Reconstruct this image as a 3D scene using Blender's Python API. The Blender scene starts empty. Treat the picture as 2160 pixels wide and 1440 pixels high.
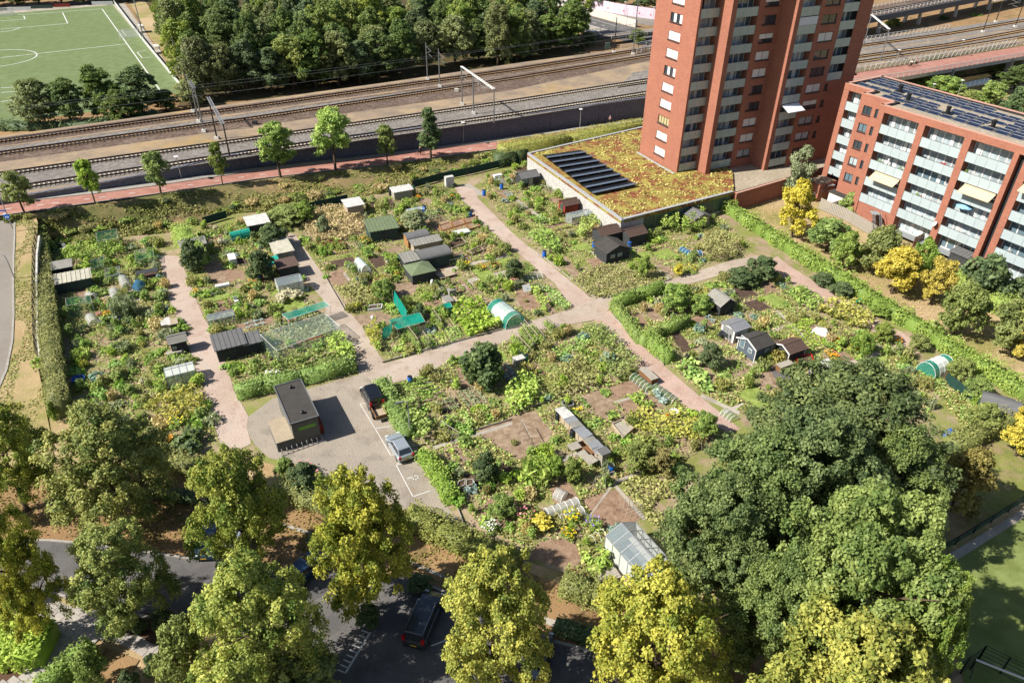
import bpy,bmesh,math,random
import numpy as np
from mathutils import Vector,Matrix
R = math.radians
rnd = random.Random(7)
RS = np.random.RandomState(11)
scene = bpy.context.scene
COL = scene.collection

# camera, world, sun, exposure
CAM_H,FOC = 50.0,1560.0                         # drone height above the allotments, focal length in survey units
_g = Vector((-34.0,2294.0,FOC)).normalized()    # plumb line seen by the camera (right, down, ahead): the drone hangs a little crooked
_Z = -_g; _Y = (Vector((0,0,1)) - _Z * _Z.z).normalized(); _X = _Y.cross(_Z)
RM = Matrix((_X,_Y,_Z))                         # camera axes -> world axes
cam_d = bpy.data.cameras.new('camera')
cam = bpy.data.objects.new('camera',cam_d); COL.objects.link(cam)
cam.location = (0,0,CAM_H); cam.rotation_euler = (RM @ Matrix(((1,0,0),(0,-1,0),(0,0,-1)))).to_euler()
cam_d.sensor_width = 36; cam_d.lens = 36 * FOC / 2160; cam_d.clip_start = 1; cam_d.clip_end = 4000
scene.camera = cam

SUN_EL,SUN_AZ = 43.0,198.0                      # azimuth of the sun, degrees counter-clockwise from +X
world = bpy.data.worlds.new('World'); scene.world = world; world.use_nodes = True
wn = world.node_tree; wn.nodes.clear()
sky = wn.nodes.new('ShaderNodeTexSky'); sky.sky_type = 'NISHITA'; sky.sun_disc = False
sky.sun_elevation = R(SUN_EL); sky.sun_rotation = R(90 - SUN_AZ); sky.air_density = 1.0; sky.dust_density = 1.2
bg = wn.nodes.new('ShaderNodeBackground'); bg.inputs['Strength'].default_value = 0.062
wo = wn.nodes.new('ShaderNodeOutputWorld')
wn.links.new(sky.outputs[0],bg.inputs[0]); wn.links.new(bg.outputs[0],wo.inputs[0])
sd = bpy.data.lights.new('sun','SUN'); sd.energy = 5.0; sd.angle = R(0.53); sd.color = (1.0,0.945,0.85)
sun = bpy.data.objects.new('sun',sd); COL.objects.link(sun)
_s = Vector((math.cos(R(SUN_AZ)) * math.cos(R(SUN_EL)),math.sin(R(SUN_AZ)) * math.cos(R(SUN_EL)),math.sin(R(SUN_EL))))
sun.rotation_euler = _s.to_track_quat('Z','Y').to_euler(); sun.location = _s * 200
vs = scene.view_settings; vs.view_transform = 'Standard'; vs.look = 'None'; vs.exposure = 1.02; vs.gamma = 1; vs.use_curve_mapping = False
scene.cycles.max_bounces = 6; scene.cycles.diffuse_bounces = 3; scene.cycles.transparent_max_bounces = 12

# survey: a point of the aerial survey -> ground coordinates
def at(x,y,z=0.0):
 d = RM @ Vector((x - 1080.0,y - 720.0,FOC)); t = (CAM_H - z) / -d.z
 return Vector((d.x * t,d.y * t,z))
RT = RM.transposed()
def seen(p):
 c = RT @ Vector((p[0],p[1],p[2] - CAM_H)); return 1080 + FOC * c.x / c.z,720 + FOC * c.y / c.z,c.z
def height_to(base,ytop):
 lo,hi = 0.0,44.0
 for _ in range(40):
  m = (lo + hi) / 2
  if seen((base[0],base[1],base[2] + m))[1] > ytop: lo = m
  else: hi = m
 return lo
def crown_height(base,ytop,r):                  # tree height whose rounded crown, seen from above, reaches up to ytop
 bk = Vector((base[0],base[1],0)).normalized(); lo,hi = .3,30.0
 for _ in range(30):
  m = (lo + hi) / 2; y = min(seen((base[0] + bk.x * r * .85 * s,base[1] + bk.y * r * .85 * s,base[2] + m * (.56 + .44 * c)))[1] for s,c in ((0,1),(.38,.92),(.7,.7),(.92,.38),(1,0)))
  if y > ytop: lo = m
  else: hi = m
 return lo
def t0(x,y): return (x / 3,y / 3)
def t1(x,y): return (540 + x / 3,y / 3)
def t2(x,y): return (1080 + x / 3,y / 3)
def t3(x,y): return (1620 + x / 3,y / 3)
def m0(x,y): return (x / 3,400 + y / 3)
def m1(x,y): return (540 + x / 3,400 + y / 3)
def m2(x,y): return (1080 + x / 3,400 + y / 3)
def m3(x,y): return (1620 + x / 3,400 + y / 3)
K = 4 / 9
def b0(x,y): return (x * K,800 + y * K)
def b1(x,y): return (540 + x * K,800 + y * K)
def b2(x,y): return (1080 + x * K,800 + y * K)
def b3(x,y): return (1620 + x * K,800 + y * K)
def path_z(x):                                    # the cycle path falls from the junction towards the tower
 pts = [(-90,3.9),(-67,3.6),(-57,2.95),(-44,1.7),(-24,0.9),(-2,0.7),(28,0.6),(52,1.4),(72,4.3),(300,4.4)]
 if x <= pts[0][0]: return pts[0][1]
 for (a,za),(b,zb) in zip(pts,pts[1:]):
  if x <= b: return za + (zb - za) * (x - a) / (b - a)
 return pts[-1][1]
def at_path(x,y):
 z = 1.0
 for _ in range(12): z = path_z(at(x,y,z).x)
 return at(x,y,z)

# materials
MATS = {}
ALB = .72                                         # hex colours are noted as seen in the survey picture; base colours are darker
def srgb(h,k=None):
 h = h.lstrip('#'); v = [int(h[i:i + 2],16) / 255 for i in (0,2,4)]
 return tuple((k or ALB) * (c / 12.92 if c <= .04045 else ((c + .055) / 1.055) ** 2.4) for c in v)
def _new(name):
 m = bpy.data.materials.new(name); m.use_nodes = True; m.node_tree.nodes.clear(); MATS[name] = m
 nt = m.node_tree; out = nt.nodes.new('ShaderNodeOutputMaterial'); return m,nt,out
def N(nt,t,**kw):
 n = nt.nodes.new(t)
 for k,v in kw.items(): setattr(n,k,v)
 return n
def mix(nt,fac,a,b,mode='MIX'):
 n = nt.nodes.new('ShaderNodeMix'); n.data_type = 'RGBA'; n.blend_type = mode
 for sock,val in ((n.inputs[0],fac),(n.inputs[6],a),(n.inputs[7],b)):
  if hasattr(val,'is_output'): nt.links.new(val,sock)
  elif isinstance(val,(int,float)): sock.default_value = val
  else: sock.default_value = (*val[:3],1)
 return n.outputs[2]
def noise(nt,co,scale,detail=4,rough=.6,lo=.35,hi=.65):
 n = N(nt,'ShaderNodeTexNoise'); n.inputs['Scale'].default_value = scale; n.inputs['Detail'].default_value = detail
 n.inputs['Roughness'].default_value = rough; nt.links.new(co,n.inputs['Vector'])
 m = N(nt,'ShaderNodeMapRange'); m.inputs[1].default_value = lo; m.inputs[2].default_value = hi
 nt.links.new(n.outputs[0],m.inputs[0]); return m.outputs[0]
def coord(nt,kind='Object'):
 if kind == 'World':
  return N(nt,'ShaderNodeNewGeometry').outputs['Position']
 return N(nt,'ShaderNodeTexCoord').outputs['Object']
def bsdf(nt,out,color,rough=.8,metal=0.,spec=.3,bump=None,bump_d=.03):
 p = N(nt,'ShaderNodeBsdfPrincipled'); p.inputs['Roughness'].default_value = rough; p.inputs['Metallic'].default_value = metal
 p.inputs['Specular IOR Level'].default_value = spec
 if hasattr(color,'is_output'): nt.links.new(color,p.inputs['Base Color'])
 else: p.inputs['Base Color'].default_value = (*color[:3],1)
 if bump is not None:
  b = N(nt,'ShaderNodeBump'); b.inputs['Strength'].default_value = .6; b.inputs['Distance'].default_value = bump_d
  nt.links.new(bump,b.inputs['Height']); nt.links.new(b.outputs[0],p.inputs['Normal'])
 nt.links.new(p.outputs[0],out.inputs[0]); return p
def plain(name,c,rough=.7,metal=0.,var=.12,scale=2.0,spec=.3,rand=0.0):
 """one colour with a little wear: noise mottling, optional per-object variation"""
 m,nt,out = _new(name); c = srgb(c) if isinstance(c,str) else c
 co = coord(nt)
 f = noise(nt,co,scale,5,.65,.3,.7)
 col = mix(nt,f,tuple(x * (1 - var) for x in c),tuple(min(1,x * (1 + var)) for x in c))
 if rand:
  oi = N(nt,'ShaderNodeObjectInfo'); hs = N(nt,'ShaderNodeHueSaturation')
  mr = N(nt,'ShaderNodeMapRange'); mr.inputs[3].default_value = 1 - rand; mr.inputs[4].default_value = 1 + rand
  nt.links.new(oi.outputs['Random'],mr.inputs[0]); nt.links.new(mr.outputs[0],hs.inputs['Value']); nt.links.new(col,hs.inputs['Color']); col = hs.outputs[0]
 bsdf(nt,out,col,rough,metal,spec); return m
def ground_mat(name,cs,scales,rough=.95,bump=.05,wts=None):
 """layers of noise between several colours, big to small"""
 m,nt,out = _new(name); co = coord(nt,'World'); cs = [srgb(c) if isinstance(c,str) else c for c in cs]
 col = cs[0]
 for i,c in enumerate(cs[1:]):
  lo,hi = (wts[i] if wts else (.42,.6))
  col = mix(nt,noise(nt,co,scales[i],6,.65,lo,hi),col,c)
 fine = noise(nt,co,6.0,3,.6,.25,.75)
 col = mix(nt,fine,mix(nt,.22,col,(0,0,0)),col)
 bsdf(nt,out,col,rough,0,.15,fine,bump); return m
def brick_mat(name,a,b,mortar):
 m,nt,out = _new(name)
 g = N(nt,'ShaderNodeTexCoord'); sep = N(nt,'ShaderNodeSeparateXYZ'); nt.links.new(g.outputs['Object'],sep.inputs[0])
 ad = N(nt,'ShaderNodeMath',operation='ADD'); nt.links.new(sep.outputs[0],ad.inputs[0]); nt.links.new(sep.outputs[1],ad.inputs[1])
 cb = N(nt,'ShaderNodeCombineXYZ'); nt.links.new(ad.outputs[0],cb.inputs[0]); nt.links.new(sep.outputs[2],cb.inputs[1])
 t = N(nt,'ShaderNodeTexBrick'); t.inputs['Scale'].default_value = 1; t.inputs['Brick Width'].default_value = .42; t.inputs['Row Height'].default_value = .14
 t.inputs['Mortar Size'].default_value = .014; nt.links.new(cb.outputs[0],t.inputs['Vector'])
 t.inputs['Color1'].default_value = (*srgb(a),1); t.inputs['Color2'].default_value = (*srgb(b),1); t.inputs['Mortar'].default_value = (*srgb(mortar),1)
 big = noise(nt,g.outputs['Object'],.35,5,.7,.3,.75)
 col = mix(nt,big,mix(nt,.18,t.outputs[0],(.01,.01,.012)),t.outputs[0])
 fl = noise(nt,g.outputs['Object'],3.2,3,.7,.6,.72)
 col = mix(nt,fl,col,mix(nt,.45,col,srgb('#5c4a52')))
 bsdf(nt,out,col,.85,0,.2); return m
def leaf_mat(name,c1,c2,trans=.34,rand=.12,hue=.008,rough=.55,spec=.35):
 m,nt,out = _new(name); c1 = srgb(c1,.92); c2 = srgb(c2,.92)
 at_ = N(nt,'ShaderNodeAttribute'); at_.attribute_name = 'tint'
 col = mix(nt,at_.outputs['Fac'],c1,c2)
 oi = N(nt,'ShaderNodeObjectInfo'); hs = N(nt,'ShaderNodeHueSaturation')
 for sock,a,seed in (('Value',rand,1.0),('Hue',hue,7.31),('Saturation',.08,3.77)):
  k = N(nt,'ShaderNodeMath',operation='MULTIPLY'); k.inputs[1].default_value = seed; nt.links.new(oi.outputs['Random'],k.inputs[0])
  fr = N(nt,'ShaderNodeMath',operation='FRACT'); nt.links.new(k.outputs[0],fr.inputs[0])
  mr = N(nt,'ShaderNodeMapRange'); b = .5 if sock == 'Hue' else 1.0
  mr.inputs[3].default_value = b - a; mr.inputs[4].default_value = b + a
  nt.links.new(fr.outputs[0],mr.inputs[0]); nt.links.new(mr.outputs[0],hs.inputs[sock])
 nt.links.new(col,hs.inputs['Color'])
 p = bsdf(nt,out,hs.outputs[0],rough,0,spec)
 tr = N(nt,'ShaderNodeBsdfTranslucent'); nt.links.new(hs.outputs[0],tr.inputs[0])
 ms = N(nt,'ShaderNodeMixShader'); ms.inputs[0].default_value = trans
 nt.links.new(p.outputs[0],ms.inputs[1]); nt.links.new(tr.outputs[0],ms.inputs[2]); nt.links.new(ms.outputs[0],out.inputs[0]); return m
def glass_mat(name,tint,alpha=.5,rough=.05):
 """thin sheet: part clear, part glossy"""
 m,nt,out = _new(name)
 p = N(nt,'ShaderNodeBsdfPrincipled'); p.inputs['Base Color'].default_value = (*tint,1); p.inputs['Roughness'].default_value = rough; p.inputs['Specular IOR Level'].default_value = .6
 tr = N(nt,'ShaderNodeBsdfTransparent'); ms = N(nt,'ShaderNodeMixShader'); ms.inputs[0].default_value = alpha
 nt.links.new(tr.outputs[0],ms.inputs[1]); nt.links.new(p.outputs[0],ms.inputs[2]); nt.links.new(ms.outputs[0],out.inputs[0]); return m
def dark_glass(name,c,rough=.06):
 m,nt,out = _new(name); bsdf(nt,out,c,rough,0,.9); return m
def net_mat(name,c,alpha,cell=.12):
 """woven net: threads over holes, as seen from afar"""
 m,nt,out = _new(name); c = srgb(c)
 d = N(nt,'ShaderNodeBsdfDiffuse'); d.inputs[0].default_value = (*c,1)
 tl = N(nt,'ShaderNodeBsdfTranslucent'); tl.inputs[0].default_value = (*c,1)
 a = N(nt,'ShaderNodeMixShader'); a.inputs[0].default_value = .35; nt.links.new(d.outputs[0],a.inputs[1]); nt.links.new(tl.outputs[0],a.inputs[2])
 tr = N(nt,'ShaderNodeBsdfTransparent'); ms = N(nt,'ShaderNodeMixShader')
 f = noise(nt,coord(nt),1 / cell,2,.5,.2,.8)
 mr = N(nt,'ShaderNodeMapRange'); mr.inputs[3].default_value = max(0,alpha - .2); mr.inputs[4].default_value = min(1,alpha + .2); nt.links.new(f,mr.inputs[0])
 nt.links.new(mr.outputs[0],ms.inputs[0]); nt.links.new(tr.outputs[0],ms.inputs[1]); nt.links.new(a.outputs[0],ms.inputs[2]); nt.links.new(ms.outputs[0],out.inputs[0]); return m
def M(n): return MATS[n]

# mesh builder
class MB:
 def __init__(s): s.v = []; s.f = []; s.m = []
 def face(s,pts,m=0):
  k = len(s.v); s.v += [tuple(p) for p in pts]; s.f.append(tuple(range(k,k + len(pts)))); s.m.append(m); return s
 def box(s,c,d,rz=0,m=0,taper=1.0):
  """c = centre of the base, d = full size"""
  ca,sa = math.cos(rz),math.sin(rz); k = len(s.v)
  for z in (0,1):
   q = taper if z else 1
   for x,y in ((-.5,-.5),(.5,-.5),(.5,.5),(-.5,.5)):
    X,Y = x * d[0] * q,y * d[1] * q
    s.v.append((c[0] + X * ca - Y * sa,c[1] + X * sa + Y * ca,c[2] + z * d[2]))
  for q in ((3,2,1,0),(4,5,6,7),(0,1,5,4),(1,2,6,5),(2,3,7,6),(3,0,4,7)):
   s.f.append(tuple(k + i for i in q)); s.m.append(m)
  return s
 def bar(s,a,b,w,h=None,m=0):
  """square bar from a to b"""
  h = h or w; a = Vector(a); b = Vector(b); d = (b - a)
  if d.length < 1e-6: return s
  d.normalize(); up = Vector((0,0,1)) if abs(d.z) < .95 else Vector((1,0,0))
  x = d.cross(up).normalized() * w / 2; y = x.cross(d).normalized() * h / 2; k = len(s.v)
  for p in (a,b):
   for q in (-x - y,x - y,x + y,-x + y): s.v.append(tuple(p + q))
  for q in ((0,1,2,3),(7,6,5,4),(0,4,5,1),(1,5,6,2),(2,6,7,3),(3,7,4,0)):
   s.f.append(tuple(k + i for i in q)); s.m.append(m)
  return s
 def tube(s,pts,radii,n=6,m=0,cap=True):
  pts = [Vector(p) for p in pts]; k0 = len(s.v)
  if not isinstance(radii,(list,tuple)): radii = [radii] * len(pts)
  for i,p in enumerate(pts):
   d = (pts[min(i + 1,len(pts) - 1)] - pts[max(i - 1,0)])
   d = d.normalized() if d.length > 1e-9 else Vector((0,0,1))
   up = Vector((0,0,1)) if abs(d.z) < .9 else Vector((1,0,0))
   x = d.cross(up).normalized(); y = x.cross(d)
   for j in range(n):
    a = 2 * math.pi * j / n; s.v.append(tuple(p + (x * math.cos(a) + y * math.sin(a)) * radii[i]))
  for i in range(len(pts) - 1):
   for j in range(n):
    a = k0 + i * n + j; b = k0 + i * n + (j + 1) % n
    s.f.append((a,b,b + n,a + n)); s.m.append(m)
  if cap:
   s.f.append(tuple(k0 + j for j in reversed(range(n)))); s.m.append(m)
   s.f.append(tuple(k0 + (len(pts) - 1) * n + j for j in range(n))); s.m.append(m)
  return s
 def prism(s,poly,z0,z1,m=0,mtop=None):
  """poly: (x,y) counter-clockwise"""
  n = len(poly); k = len(s.v)
  A = sum(poly[i][0] * poly[(i + 1) % n][1] - poly[(i + 1) % n][0] * poly[i][1] for i in range(n))
  if A < 0: poly = poly[::-1]
  for z in (z0,z1):
   for p in poly: s.v.append((p[0],p[1],z))
  s.f.append(tuple(k + i for i in reversed(range(n)))); s.m.append(m)
  s.f.append(tuple(k + n + i for i in range(n))); s.m.append(m if mtop is None else mtop)
  for i in range(n):
   j = (i + 1) % n; s.f.append((k + i,k + j,k + n + j,k + n + i)); s.m.append(m)
  return s
 def lathe(s,c,prof,n=12,m=0):
  k = len(s.v)
  for r,z in prof:
   for j in range(n):
    a = 2 * math.pi * j / n; s.v.append((c[0] + r * math.cos(a),c[1] + r * math.sin(a),c[2] + z))
  for i in range(len(prof) - 1):
   for j in range(n):
    a = k + i * n + j; b = k + i * n + (j + 1) % n
    s.f.append((a,b,b + n,a + n)); s.m.append(m)
  s.f.append(tuple(k + j for j in reversed(range(n)))); s.m.append(m)
  s.f.append(tuple(k + (len(prof) - 1) * n + j for j in range(n))); s.m.append(m)
  return s
 def mesh(s,name,mats,smooth=False):
  me = bpy.data.meshes.new(name); me.from_pydata(s.v,[],s.f)
  mats = mats if isinstance(mats,(list,tuple)) else [mats]
  for q in mats: me.materials.append(M(q) if isinstance(q,str) else q)
  if len(mats) > 1: me.polygons.foreach_set('material_index',s.m)
  if smooth: me.polygons.foreach_set('use_smooth',[True] * len(s.f))
  me.update(); return me
 def build(s,name,mats,parent=None,loc=None,smooth=False,kind=None):
  return inst(s.mesh(name,mats,smooth),name,parent,loc,kind=kind)
def inst(me,name,parent=None,loc=None,rz=None,kind=None,scale=None):
 o = bpy.data.objects.new(name,me); COL.objects.link(o); o.parent = parent
 if loc is not None: o.location = loc
 if rz: o.rotation_euler = (0,0,rz)
 if scale is not None: o.scale = scale if hasattr(scale,'__len__') else (scale,) * 3
 if kind: o['kind'] = kind
 return o
def tag(o,label,cat,group=None):
 o['label'] = label; o['category'] = cat
 if group: o['group'] = group
 return o
def thing(name,label,cat,loc=(0,0,0),rz=0,group=None):
 o = bpy.data.objects.new(name,None); COL.objects.link(o); o.location = loc; o.rotation_euler = (0,0,rz); o.empty_display_size = .3
 return tag(o,label,cat,group)
def dup(root,loc,rz=None,label=None,group=None,scale=None):
 r = root.copy(); COL.objects.link(r); r.location = loc
 if rz is not None: r.rotation_euler = (0,0,rz)
 if scale is not None: r.scale = scale if hasattr(scale,'__len__') else (scale,) * 3
 if label: r['label'] = label
 if group: r['group'] = group
 for ch in list(root.children):
  c = ch.copy(); COL.objects.link(c); c.parent = r
  for g in list(ch.children):
   d = g.copy(); COL.objects.link(d); d.parent = c
 return r
def structure(name,mb,mats,smooth=False):
 o = mb.build(name,mats,None,smooth=smooth); o['kind'] = 'structure'; return o
def sheet(name,pts,z,mat,lift=None):
 """flat sheet through survey points at height z"""
 mb = MB(); P = [at(x,y,z) for x,y in pts]
 n = len(P); A = sum(P[i].x * P[(i + 1) % n].y - P[(i + 1) % n].x * P[i].y for i in range(n))
 if A < 0: P = P[::-1]
 mb.face(P); return structure(name,mb,mat)
def inside(p,poly):
 r = False; n = len(poly)
 for i in range(n):
  a,b = poly[i],poly[(i + 1) % n]
  if (a[1] > p[1]) != (b[1] > p[1]) and p[0] < (b[0] - a[0]) * (p[1] - a[1]) / (b[1] - a[1]) + a[0]: r = not r
 return r
def inside_np(P,poly):
 x,y = P[:,0],P[:,1]; r = np.zeros(len(P),bool); n = len(poly)
 for i in range(n):
  ax,ay = poly[i][0],poly[i][1]; bx,by = poly[(i + 1) % n][0],poly[(i + 1) % n][1]
  if ay == by: continue
  c = ((ay > y) != (by > y)) & (x < (bx - ax) * (y - ay) / (by - ay) + ax); r ^= c
 return r
def wpoly(pts,z=0): return [at(x,y,z).to_2d() for x,y in pts]

# foliage: clouds of leaf-sized faces
def leaf_mesh(name,pos,nrm,size,tint,mat,seed=0,aspect=.62,extra=None):
 rs = np.random.RandomState(seed); n = len(pos)
 nrm = nrm / np.maximum(np.linalg.norm(nrm,axis=1,keepdims=True),1e-6)
 t = rs.normal(size=(n,3)); t -= (t * nrm).sum(1,keepdims=True) * nrm; t /= np.maximum(np.linalg.norm(t,axis=1,keepdims=True),1e-6)
 b = np.cross(nrm,t); sz = (np.asarray(size) * rs.uniform(.7,1.3,n))[:,None] * .5
 bend = nrm * sz * .35
 V = np.empty((n,4,3)); V[:,0] = pos - t * sz; V[:,1] = pos - b * sz * aspect + bend; V[:,2] = pos + t * sz; V[:,3] = pos + b * sz * aspect - bend * .2
 V = V.reshape(-1,3); nf = n
 ev,ef = extra if extra else (np.zeros((0,3)),[])
 loops = np.arange(4 * n);
 if len(ef):
  loops = np.concatenate([loops,np.array(ef).ravel() + 4 * n]); V = np.concatenate([V,np.array(ev)]); nf = n + len(ef)
  tint = np.concatenate([tint,np.full(len(ef),.2)])
 me = bpy.data.meshes.new(name); me.vertices.add(len(V)); me.vertices.foreach_set('co',V.astype(np.float32).ravel())
 me.loops.add(len(loops)); me.loops.foreach_set('vertex_index',loops.astype(np.int32))
 me.polygons.add(nf); me.polygons.foreach_set('loop_start',(np.arange(nf) * 4).astype(np.int32))
 try: me.polygons.foreach_set('loop_total',np.full(nf,4,np.int32))
 except Exception: pass
 a = me.attributes.new('tint','FLOAT','FACE'); a.data.foreach_set('value',np.clip(tint,0,1).astype(np.float32))
 me.materials.append(M(mat) if isinstance(mat,str) else mat); me.update(calc_edges=True); return me
def unit(rs,n):
 d = rs.normal(size=(n,3)); return d / np.linalg.norm(d,axis=1,keepdims=True)
def crown(seed,r,h,z0,lobes=9,clumps=26,leaves=70,lsize=.3,cr=.7,droop=0.,shape='round',lobe_r=.48,mat='leaf_lime',up=.5,inner=.35,fill=0):
 """uneven crown: lobes carry clumps, clumps carry leaves; gaps stay between them. r radius, h crown height, z0 its underside"""
 rs = np.random.RandomState(seed); L = []
 for i in range(lobes):
  a = 2.4 * i + rs.uniform(-.4,.4); f = (i + .5) / lobes
  zz = (f * .86 + .07) + rs.uniform(-.06,.06)
  if shape == 'cone': w = (1 - zz) ** .8 * .95 + .08
  elif shape == 'column': w = .55 + .45 * math.sin(math.pi * min(1,zz * 1.05))
  else: w = math.sin(math.pi * min(.97,max(.1,zz * .8 + .17))) ** .75
  lr = r * lobe_r * rs.uniform(.8,1.15) * (.55 + .45 * w)
  rad = max(0,r * w - lr * .8) * rs.uniform(.75,1.1)
  L.append((np.array([rad * math.cos(a),rad * math.sin(a),z0 + zz * h]),lr))
 L.append((np.array([0,0,z0 + h * .45]),r * .55)); L.append((np.array([r * .1,0,z0 + h * .82]),r * (.3 if shape != 'round' else .42)))
 C,D,T = [],[],[]
 for k,(c,lr) in enumerate(L):
  d = unit(rs,clumps); d[:,2] = d[:,2] * .8 + .2; d /= np.linalg.norm(d,axis=1,keepdims=True)
  rr = lr * rs.uniform(.72,1.06,clumps)[:,None]; p = c + d * rr * np.array([1,1,min(1.1,h / (2 * r) + .25)])
  keep = np.ones(clumps,bool)
  for q,(c2,l2) in enumerate(L):
   if q != k: keep &= (np.linalg.norm(p - c2,axis=1) > l2 * .62) | (rs.rand(clumps) < inner * .4)
  keep &= p[:,2] > z0 - .05 * h
  C.append(p[keep]); D.append(d[keep]); T.append(np.clip(rs.normal(.5,.23,keep.sum()) + (rs.rand() - .5) * .35,0,1))
 C = np.concatenate(C); D = np.concatenate(D); T = np.concatenate(T)
 n = len(C) * leaves; ci = np.repeat(np.arange(len(C)),leaves); crv = cr * rs.uniform(.7,1.3,len(C))
 off = unit(rs,n) * (rs.rand(n) ** .45)[:,None] * crv[ci][:,None] * np.array([1,1,.72]);
 pos = C[ci] + off;
 if droop: pos[:,2] -= droop * (off[:,0] ** 2 + off[:,1] ** 2) / (cr + .01) + rs.rand(n) * droop * .5
 nr = D[ci] * .45 + off / (cr + 1e-6) * .5 + np.array([0,0,up]) + rs.normal(size=(n,3)) * .55
 ti = T[ci] + rs.normal(0,.16,n) + off[:,2] / cr * .10
 CROWN['r'] = float(np.percentile(np.hypot(pos[:,0],pos[:,1]),98.5)); CROWN['top'] = float(np.percentile(pos[:,2],99.8))
 return leaf_mesh('crown',pos,nr,lsize,ti,mat,seed + 1)
CROWN = {}
def trunk_mesh(seed,h,r0,r1,spread,z_fork,n=7,limbs=7,mat='bark'):
 rs = random.Random(seed); mb = MB(); lean = Vector((rs.uniform(-.25,.25),rs.uniform(-.25,.25),0))
 top = Vector((lean.x * 2,lean.y * 2,h * .86)); f = Vector((lean.x,lean.y,z_fork))
 mb.tube([(0,0,-.25),(0,0,.12),(lean.x * .4,lean.y * .4,z_fork * .55),f,(f + top) / 2 + Vector((rs.uniform(-.3,.3),rs.uniform(-.3,.3),0)),top],[r0 * 1.5,r0 * 1.1,r0,r0 * .85,r0 * .5,r1 * .5],n)
 for i in range(limbs):
  a = 2.4 * i + rs.uniform(-.3,.3); zz = z_fork + (h * .62 - z_fork) * (i / max(1,limbs - 1)); rr = spread * rs.uniform(.6,.85)
  s = Vector((lean.x,lean.y,zz)); e = Vector((math.cos(a) * rr,math.sin(a) * rr,zz + rr * rs.uniform(.45,.9)))
  md = s.lerp(e,.5) + Vector((0,0,-rr * .08)); mb.tube([s,md,e],[r0 * .42,r0 * .28,r1 * .25],5)
  for j in (0,1):
   e2 = md + Vector((math.cos(a + (j - .5) * 1.5) * rr * .45,math.sin(a + (j - .5) * 1.5) * rr * .45,rr * .4)); mb.tube([md,e2],[r0 * .2,.02],4)
 return mb.mesh('trunk',mat,smooth=True)
# materials in use
ground_mat('dry_grass',['#b09872','#c2aa86','#948f56','#848b4e','#a88a62','#c9b084'],[.06,.13,.3,.07,1.1],wts=[(.4,.65),(.46,.62),(.54,.7),(.6,.7),(.55,.75)])
ground_mat('rail_ground',['#9d8b78','#b09a7e','#8a7d70','#b5985e'],[.08,.22,.05],wts=[(.4,.6),(.45,.65),(.56,.72)])
ground_mat('garden_soil',['#a08b73','#b29d85','#858a4c','#8c9250','#7d6955'],[.15,.35,.12,.5],wts=[(.4,.6),(.45,.58),(.5,.62),(.6,.75)])
ground_mat('weedy_soil',['#848848','#9a8a66','#8f984c','#6f7a3c'],[.3,.2,.7],wts=[(.45,.6),(.5,.65),(.5,.7)])
ground_mat('bare_soil',['#a18b75','#b09b85','#8b7560'],[.5,1.4])
ground_mat('dark_soil',['#5e4c41','#6c594b','#51423a'],[.6,1.6])
ground_mat('dug_soil',['#977d68','#856a58','#a58b75'],[.5,1.4])
ground_mat('red_brick_path',['#bb9f92','#c8ad9f','#b08c7e','#b9a698'],[.2,.9,.35],wts=[(.4,.6),(.5,.7),(.5,.66)]); ground_mat('gravel_path',['#b3a496','#c1b2a4','#a2917f','#bca595'],[.12,.6,.25],wts=[(.4,.6),(.5,.7),(.55,.7)])
ground_mat('brick_path',['#bba698','#c6b3a6','#ae9588','#c0b2a5'],[.15,.7,.3],wts=[(.4,.6),(.5,.7),(.55,.7)])
ground_mat('yard',['#a49a8e','#b2a697','#938a80','#a8937a'],[.09,.4,.2],wts=[(.4,.6),(.5,.65),(.6,.72)])
ground_mat('asphalt',['#6d6b6a','#777371','#626060'],[.1,.5],bump=.02)
ground_mat('road_far',['#8f877e','#979087'],[.1],bump=.01)
ground_mat('concrete_far',['#b5ada0','#c2baad','#a39b90'],[.1,.4],bump=.01)
ground_mat('cycle_asphalt',['#b58476','#bd8d7f','#ab7a6d'],[.1,.5],bump=.02)
ground_mat('kerbstone',['#a8a39b','#b4afa7'],[.8],bump=.02)
ground_mat('slope_grass',['#94805c','#6f6f42','#a88d68','#5f6a38'],[.12,.2,.3],wts=[(.42,.58),(.55,.68),(.52,.66)])
ground_mat('forest_floor',['#5d4f38','#6d5c40','#4b4a2a'],[.1,.3])
ground_mat('brown_grass',['#9a7b58','#ac8c66','#7d6748','#6f6a40'],[.1,.4,.2],wts=[(.4,.6),(.5,.7),(.58,.7)])
ground_mat('turf',['#76855a','#7e8d63','#6f7f52'],[.02,.5],bump=.01)
ground_mat('court_green',['#7f8c4e','#89965a','#748045'],[.08,.5],bump=.01)
ground_mat('ballast_grey',['#8f8a85','#a09a94','#7a736d'],[.2,1.5],bump=.08)
ground_mat('ballast_brown',['#77655a','#8d7c70','#5f5047'],[.2,1.5],bump=.08)
ground_mat('sedum',['#9c8a4a','#b0a555','#93603f','#83483a','#a39c54'],[.25,.3,.6,1.6],wts=[(.4,.6),(.46,.54),(.54,.6),(.54,.64)],bump=.1)
ground_mat('roof_gravel',['#b3a692','#c2b6a2','#a09380'],[.3,2.5],bump=.05)
ground_mat('mulch',['#5a4436','#6a5141'],[.8])
plain('white_line','#d6d6d2',.7,var=.06); plain('white_paint','#e6e4df',.5,var=.05); plain('white_plastic','#e4e4e2',.4,var=.04)
plain('steel','#8f9193',.45,.6,.1); plain('galvanised','#b4b6b8',.4,.5,.08); plain('shaded_rail_steel','#33272a',.6,.2,.15); plain('sleeper','#cfc3ae',.9,var=.15,scale=1.0)
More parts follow.
